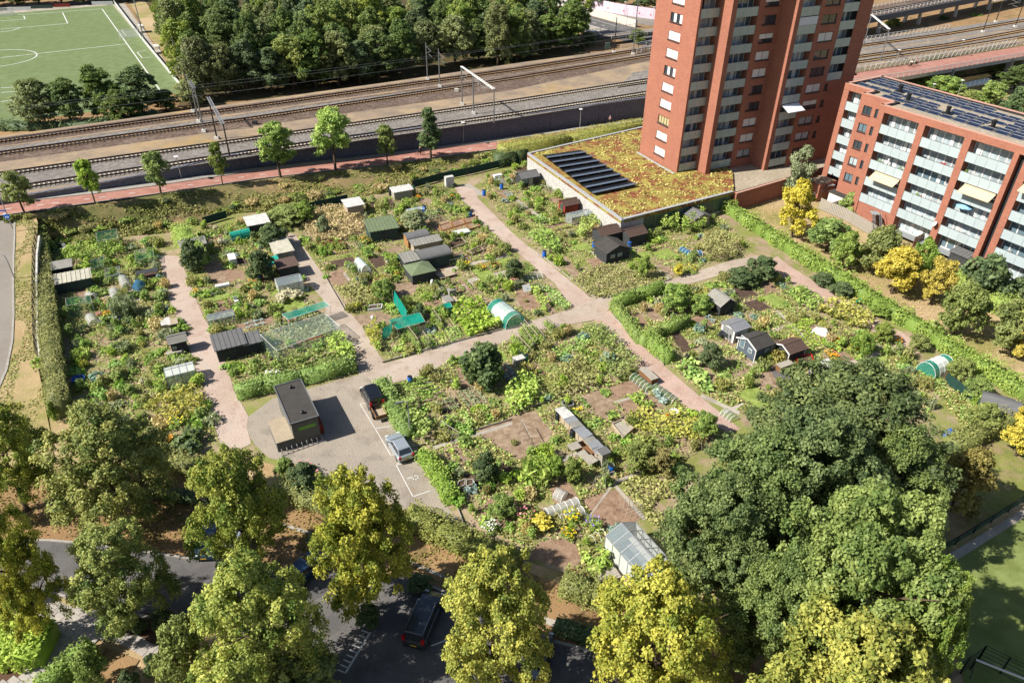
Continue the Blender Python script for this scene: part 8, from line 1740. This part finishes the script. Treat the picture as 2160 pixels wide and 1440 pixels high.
# flowers
def flowers(label,x,y,r,h,mat,base='leaf_mid',n=34):
 p = at(x,y,0); rs = np.random.RandomState(int(x * 7 + y)); o = plant(base,'bush',p,r,h,label,None,'flower_clump','flowers'); a = rs.rand(n) * 6.28; q = rs.rand(n) ** .5 * r
 me = leaf_mesh('blossoms',np.column_stack([q * np.cos(a),q * np.sin(a),h * (1.05 - .35 * (q / r) ** 2) + rs.rand(n) * .12]),np.column_stack([rs.normal(0,.4,(n,2)),np.ones(n)]),.19,rs.rand(n),mat,3,.95)
 b = inst(me,'blossoms',o); b.scale = [1 / s for s in o.scale]; return o
for lab,x,y,r,h,mt in [('orange flower clump above the purple one',*m0(685,805),.7,.6,'flower_orange'),('purple flower clump in the leftmost allotments',*m0(660,840),.6,.6,'flower_purple'),('pale pink flowers left of the orange clump',*m0(635,805),.4,.6,'flower_pink'),('violet flowers beside the black pots',*m0(730,838),.6,.5,'flower_purple'),('orange flowers at the left rim of the second allotments',*m0(1240,665),.6,.7,'flower_orange'),('orange flowers below the white trough planter',*m0(1590,615),1.0,.8,'flower_orange'),('dark crimson flower row beside the second path, left',*m1(430,360),1.0,.9,'flower_crimson'),('dark crimson flower row beside the second path, middle',*m1(480,365),1.1,.9,'flower_crimson'),('dark crimson flower row beside the second path, right',*m1(545,370),1.0,.9,'flower_crimson'),('orange marigolds right of the crimson row',*m1(690,335),1.0,.7,'flower_orange'),('orange flowers in the plot beside the hoops',*m1(1420,500),.8,.6,'flower_orange'),('orange flower mound right of the bare hoops',*m1(1500,490),.9,.6,'flower_orange'),('tall yellow flowers on the far middle plots',*m1(1340,495),.7,.9,'flower_yellow'),
                           ('orange flowers near the dark green fence, left',*m1(1025,60),.5,.6,'flower_orange'),('orange flowers near the dark green fence, right',*m1(1235,55),.5,.6,'flower_orange'),('pink flowers on the fruit cage',*m1(210,850),.8,1.0,'flower_pink'),('pink dahlias at the lower rim of the yard, left',*b1(160,462),.9,.9,'flower_pink'),('pink dahlias at the lower rim of the yard, right',*b1(235,445),1.0,1.1,'flower_pink'),('red dahlias at the end of the yard bed',*b1(280,470),.6,.8,'flower_pink'),('white flower clump beside the yard exit',*b1(1115,715),.8,.9,'flower_white'),('yellow sunflowers beside the mesh tunnels, upper',*b2(285,665),.8,1.1,'flower_yellow'),('yellow flowers beside the mesh tunnels, lower',*b2(265,750),.7,.8,'flower_yellow'),('mauve asters right of the sunflowers',*b2(380,690),.8,.7,'flower_purple'),('orange nasturtiums below the potato plot, upper',*m3(425,975),.8,.7,'flower_orange'),('orange nasturtiums below the potato plot, left',*m3(390,1050),.7,.6,'flower_orange'),('orange nasturtiums below the potato plot, lower',*m3(420,1080),.8,.6,'flower_orange'),('yellow flowers in the nasturtium plot',*m3(540,1030),.9,.8,'flower_yellow'),('orange flowers at the foot of the right path',*m3(810,970),.7,.7,'flower_orange'),
                           ('white flower row along the long hedge, upper',*m3(880,850),.9,1.0,'flower_white'),('white flower row along the long hedge, middle',*m3(960,890),.9,1.0,'flower_white'),('white flower row along the long hedge, lower',*m3(1040,950),.9,1.0,'flower_white'),('red roses beside the low blue green tunnel',*m2(20,590),.7,.8,'flower_pink'),('yellow blossoms in the olive bushes near the lower left plots',*b0(850,215),1.1,1.2,'flower_yellow'),('orange marigold spot at the foot of the leftmost allotments',*b0(812,290),.5,.5,'flower_orange'),('pale yellow pumpkin bloom row by the cross path',*m2(1130,515),1.1,.6,'flower_yellow'),('pink flowers near the mesh tunnels',*b2(60,660),.9,.9,'flower_pink')]:
 flowers(lab,x,y,r,h,mt)
# loose filling of the plots: bushes, leafy crops, tufts; every plant its own object
PATHS = [wpoly(q) for q in (P1,P2,PC,P3,P4,P5,YARD)]
PLOTS = {
 'A': ([(112,515),(330,505),(342,548),(365,612),(398,725),(440,835),(460,935),(330,950),(175,880),(150,740)],'leftmost allotments'),
 'B': ([(372,545),(430,480),(600,455),(640,605),(700,705),(757,770),(740,785),(510,835),(480,785),(432,665),(392,575)],'second allotments'),
 'C': ([(640,455),(960,385),(1008,445),(1060,515),(1150,595),(1200,648),(1060,690),(840,757),(805,762),(740,675),(682,590),(630,500)],'middle allotments'),
 'D': ([(1010,385),(1110,345),(1300,478),(1500,445),(1590,520),(1420,585),(1245,628),(1150,545),(1050,450)],'plots below the moss roof'),
 'E': ([(1300,655),(1460,605),(1620,565),(1760,655),(1890,735),(1990,800),(1960,870),(1700,880),(1560,870),(1480,828),(1400,765),(1335,712)],'plots right of the lower red path'),
 'F': ([(835,815),(960,760),(1130,703),(1255,690),(1350,785),(1490,890),(1490,930),(1400,1010),(1330,1080),(1300,1215),(1180,1190),(1010,1110),(905,965),(862,890)],'plots beside the yard'),
 'G': ([(1760,640),(2000,810),(2150,920),(2050,925),(1990,850),(1900,740)],'plots along the long hedge'),
 'H': ([(90,480),(350,470),(600,430),(870,375),(1060,330),(1100,338),(960,366),(735,424),(470,455),(350,494),(120,505)],'overgrown bank below the cycle path')}
def slope_point(u,v):
 i = min(len(SLOPE) - 2,int(u * (len(SLOPE) - 1))); f = u * (len(SLOPE) - 1) - i; row = [SLOPE[i][k].lerp(SLOPE[i + 1][k],f) for k in range(9)]; k = min(7,int(v * 8)); return row[k].lerp(row[k + 1],v * 8 - k)
MIX = [('leaf_mid','bush',10),('leaf_bright','bush',12),('leaf_olive','bush',10),('leaf_veg','bush',9),('leaf_greygreen','bush',6),('leaf_dark','bush',4),('leaf_gold','bush',3),('leaf_grass','bush',6),('leaf_veg','big',9),('leaf_bright','big',7),('leaf_mid','big',6),('leaf_kale','big',2),('leaf_blue','big',2),('leaf_mid','tall',5),('leaf_bright','tall',5),('leaf_hedge_green','tall',4),('leaf_grass','grass',8),('leaf_straw','grass',3),('leaf_bright','grass',4),('leaf_greygreen','grass',4),('leaf_olive','grass',5),('leaf_cream','bush',1),('leaf_yellow','bush',1)]
NAMES = {'bush': ('bush','bush','rounded bush'),'big': ('leafy_crop','leafy crop','big leaved crop plant'),'tall': ('climbing_plant','climbing plant','tall climbing plant'),'grass': ('grass_tuft','grass tuft','feathery tuft')}
CR = {}
def crop_mesh(mat,L,h,w):
 k = (mat,L)
 if k not in CR:
  rs = np.random.RandomState(len(CR) + 60); n = int(L * 34); x = (rs.rand(n) - .5) * L; cl = np.sin(x * 7 + rs.rand()) * .3; y = rs.normal(0,w * .3,n); z = np.abs(rs.normal(.5,.3,n)) * h * (1 + cl) + .03
  CR[k] = leaf_mesh('crop_row',np.column_stack([x,y,z]),np.column_stack([rs.normal(0,.5,(n,2)),np.ones(n)]),.26,.5 + cl + rs.normal(0,.2,n),mat,len(CR))
 return CR[k]
qr = random.Random(15); nrow = 0
for key,(poly,where) in PLOTS.items():
 if key in 'AGH': continue
 P = wpoly(poly); xs = [p.x for p in P]; ys = [p.y for p in P]; made = 0
 for _ in range(900):
  if made >= {'B': 8,'C': 17,'D': 11,'E': 14,'F': 15}[key] or nrow > 285: break
  c = Vector((qr.uniform(min(xs),max(xs)),qr.uniform(min(ys),max(ys)),0)); w,d = qr.uniform(2.2,4.6),qr.uniform(1.6,3.2); a = GA + (0 if qr.random() < .45 else math.pi / 2); ca,sa = math.cos(a),math.sin(a)
  cor = [(c.x + i * w / 2 * ca - j * d / 2 * sa,c.y + i * w / 2 * sa + j * d / 2 * ca) for i,j in ((-1,-1),(1,-1),(1,1),(-1,1),(0,0),(0,1),(0,-1),(1,0),(-1,0))]
  if not all(inside(q,P) for q in cor) or any(inside(q,g) for q in cor for g in PATHS + RES): continue
  if any((c.x - s.x) ** 2 + (c.y - s.y) ** 2 < (r_ + 1.4) ** 2 for s,r_ in SH): continue
  mb = MB().face([(x,y,-.03 + .0002 * nrow % .01) for x,y in cor[:4]]); structure('soil_bed',mb,qr.choice(['bare_soil','dug_soil','dug_soil','dark_soil'])); RES.append([Vector(q) for q in cor[:4]]); made += 1
  if qr.random() < .2: mb = MB().face([(x,y,-.015) for x,y in cor[:4]]); structure('lawn_patch',mb,'grass_plot'); continue
  mat = qr.choice(['leaf_veg','leaf_bright','leaf_mid','leaf_veg','leaf_kale','leaf_greygreen','leaf_hedge_green','leaf_gold']); h = qr.choice([.25,.35,.5,.9]); L = qr.choice([2.2,3.0,4.0]); L = min(L,2.2 if w < 2.9 else 3.0 if w < 4.1 else 4.0); n = max(2,int(d / qr.uniform(.6,.95)))
  if qr.random() < .16: continue
  for i in range(n):
   if qr.random() < .1: continue
   o = (i + .5) / n * d - d / 2; r_ = inst(crop_mesh(mat,L,.5,.5),'crop_row',None,(c.x - o * sa,c.y + o * ca,-.02),a + qr.choice((0,math.pi)),scale=(1,1,h / .5)); nrow += 1
   tag(r_,'%s crop row on bare soil in the %s' % (CN[mat],where),'crop row','crop rows in the ' + where)
CNT = {}; fr = random.Random(77); wts = [m_[2] for m_ in MIX]
for key,(poly,where) in PLOTS.items():
 if key == 'H': continue
 P = wpoly(poly); xs = [p.x for p in P]; ys = [p.y for p in P]; area = abs(sum(P[i].x * P[(i + 1) % len(P)].y - P[(i + 1) % len(P)].x * P[i].y for i in range(len(P)))) / 2
 n = int(area * {'A': .36,'B': .22,'C': .19,'D': .17,'E': .16,'F': .15,'G': .3}[key]); made = 0
 for _ in range(n * 6):
  if made >= n: break
  p = (fr.uniform(min(xs),max(xs)),fr.uniform(min(ys),max(ys)))
  if not inside(p,P) or any(inside(p,q) for q in PATHS): continue
  if any((p[0] - c.x) ** 2 + (p[1] - c.y) ** 2 < r_ * r_ for c,r_ in SH): continue
  res = any(inside(p,q) for q in RES)
  if res and fr.random() < .93: continue
  mat,form,_w = fr.choices(MIX,wts)[0]; nm,ct,dsc = NAMES[form]
  if CNT.get(nm,0) >= {'bush': 240,'leafy_crop': 285,'climbing_plant': 285,'grass_tuft': 285}[nm]: continue
  CNT[nm] = CNT.get(nm,0) + 1; made += 1
  r_ = fr.uniform(.38,.85) * (1.25 if key == 'A' else 1); h_ = {'bush': fr.uniform(.6,1.5),'big': fr.uniform(.35,.7),'tall': fr.uniform(1.2,2.0),'grass': fr.uniform(.6,1.2)}[form]
  if form == 'tall': r_ *= .7
  if res: r_ *= .5; h_ *= .5
  plant(mat,form,Vector((p[0],p[1],-.02)),r_,h_,'%s %s growing in the %s' % (CN[mat],dsc,where),'%s plants in the %s' % (dsc,where),nm,ct)
bank_n = 0
for _ in range(170):
 u,v = fr.random(),fr.random() ** 1.2 * .8
 if v > .4 and fr.random() < .85: continue
 p = slope_point(u,v)
 if fr.random() < .5: mat,form = fr.choice([('leaf_mid','bush'),('leaf_olive','bush'),('leaf_hedge_green','bush'),('leaf_dark','bush')])
 else: mat,form = fr.choice([('leaf_straw','grass'),('leaf_grass','grass'),('leaf_olive','grass')])
 nm,ct,dsc = ('bank_shrub','shrub','low shrub') if form == 'bush' else ('bank_grass','grass tuft','grass tuft')
 plant(mat,form,p - Vector((0,0,.1)),fr.uniform(.6,1.4),fr.uniform(.4,1.0),'%s %s on the overgrown bank below the cycle path' % (CN[mat],dsc),'%ss on the bank' % dsc,nm,ct)
# ground cover nobody could count
def cover(name,poly,n,mat,size,hmax,seed,avoid=True,zf=None):
 P = wpoly(poly); A = np.array([[p.x,p.y] for p in P]); rs = np.random.RandomState(seed); q = rs.uniform(A.min(0),A.max(0),(n * 3,2)); q = q[inside_np(q,P)]
 d = np.sin(q[:,0] * .9 + np.sin(q[:,1] * .7) * 1.5) * np.sin(q[:,1] * 1.1 + np.cos(q[:,0] * .5) * 2); q = q[d + rs.normal(0,.5,len(q)) > -.15]; keep = np.ones(len(q),bool)
 if avoid:
  for r_ in PATHS + RES: keep &= ~inside_np(q,r_)
 q = q[keep][:n]; z = rs.rand(len(q)) ** 1.6 * hmax + .02
 nr = np.column_stack([rs.normal(0,.7,(len(q),2)),np.full(len(q),.8)]); o = inst(leaf_mesh(name,np.column_stack([q,z]),nr,size,np.clip(.5 + d[:0].sum() + rs.normal(0,.3,len(q)),0,1),mat,seed),name); o['kind'] = 'stuff'; return o
for i,key in enumerate('ABCDEFG'):
 cover('weed_cover',PLOTS[key][0],12000,'leaf_grass',.24,.3,900 + i); cover('herb_cover',PLOTS[key][0],6000,'leaf_veg',.28,.4,920 + i); cover('straw_cover',PLOTS[key][0],3500,'leaf_straw',.26,.3,940 + i)
rs = np.random.RandomState(5); pts = [];
for _ in range(26000):
 u,v = rs.rand(),rs.rand() ** 1.15 * .95;
 if math.sin(u * 40) * math.sin(v * 7 + u * 11) + rs.normal(0,.4) < -.1 + v * .5: continue
 p = slope_point(u,v); pts.append((p.x,p.y,p.z + rs.rand() * .3))
o = inst(leaf_mesh('bank_cover',np.array(pts),np.column_stack([rs.normal(0,.7,(len(pts),2)),np.ones(len(pts))]),.34,rs.rand(len(pts)),'leaf_hedge',6),'bank_cover'); o['kind'] = 'stuff'
q_ = np.array(LAWNQ); q_ = q_[np.sin(q_[:,0] * 1.1) + np.sin(q_[:,1] * .8 + q_[:,0]) > -.3]; o = inst(leaf_mesh('bank_grass_cover',q_,np.column_stack([rs.normal(0,.8,(len(q_),2)),np.ones(len(q_))]),.26,rs.rand(len(q_)),'leaf_grass',9),'bank_grass_cover'); o['kind'] = 'stuff'
cover('lawn_tufts',[(1560,430),(1640,410),(1760,470),(1900,560),(2170,720),(2170,800),(1900,650)],5000,'leaf_straw',.18,.08,960,False); cover('verge_litter',[(0,1000),(350,1000),(700,1070),(900,1140),(1180,1240),(1120,1330),(860,1200),(500,1140),(330,1160),(0,1130)],9000,'leaf_brown',.22,.08,961,False)
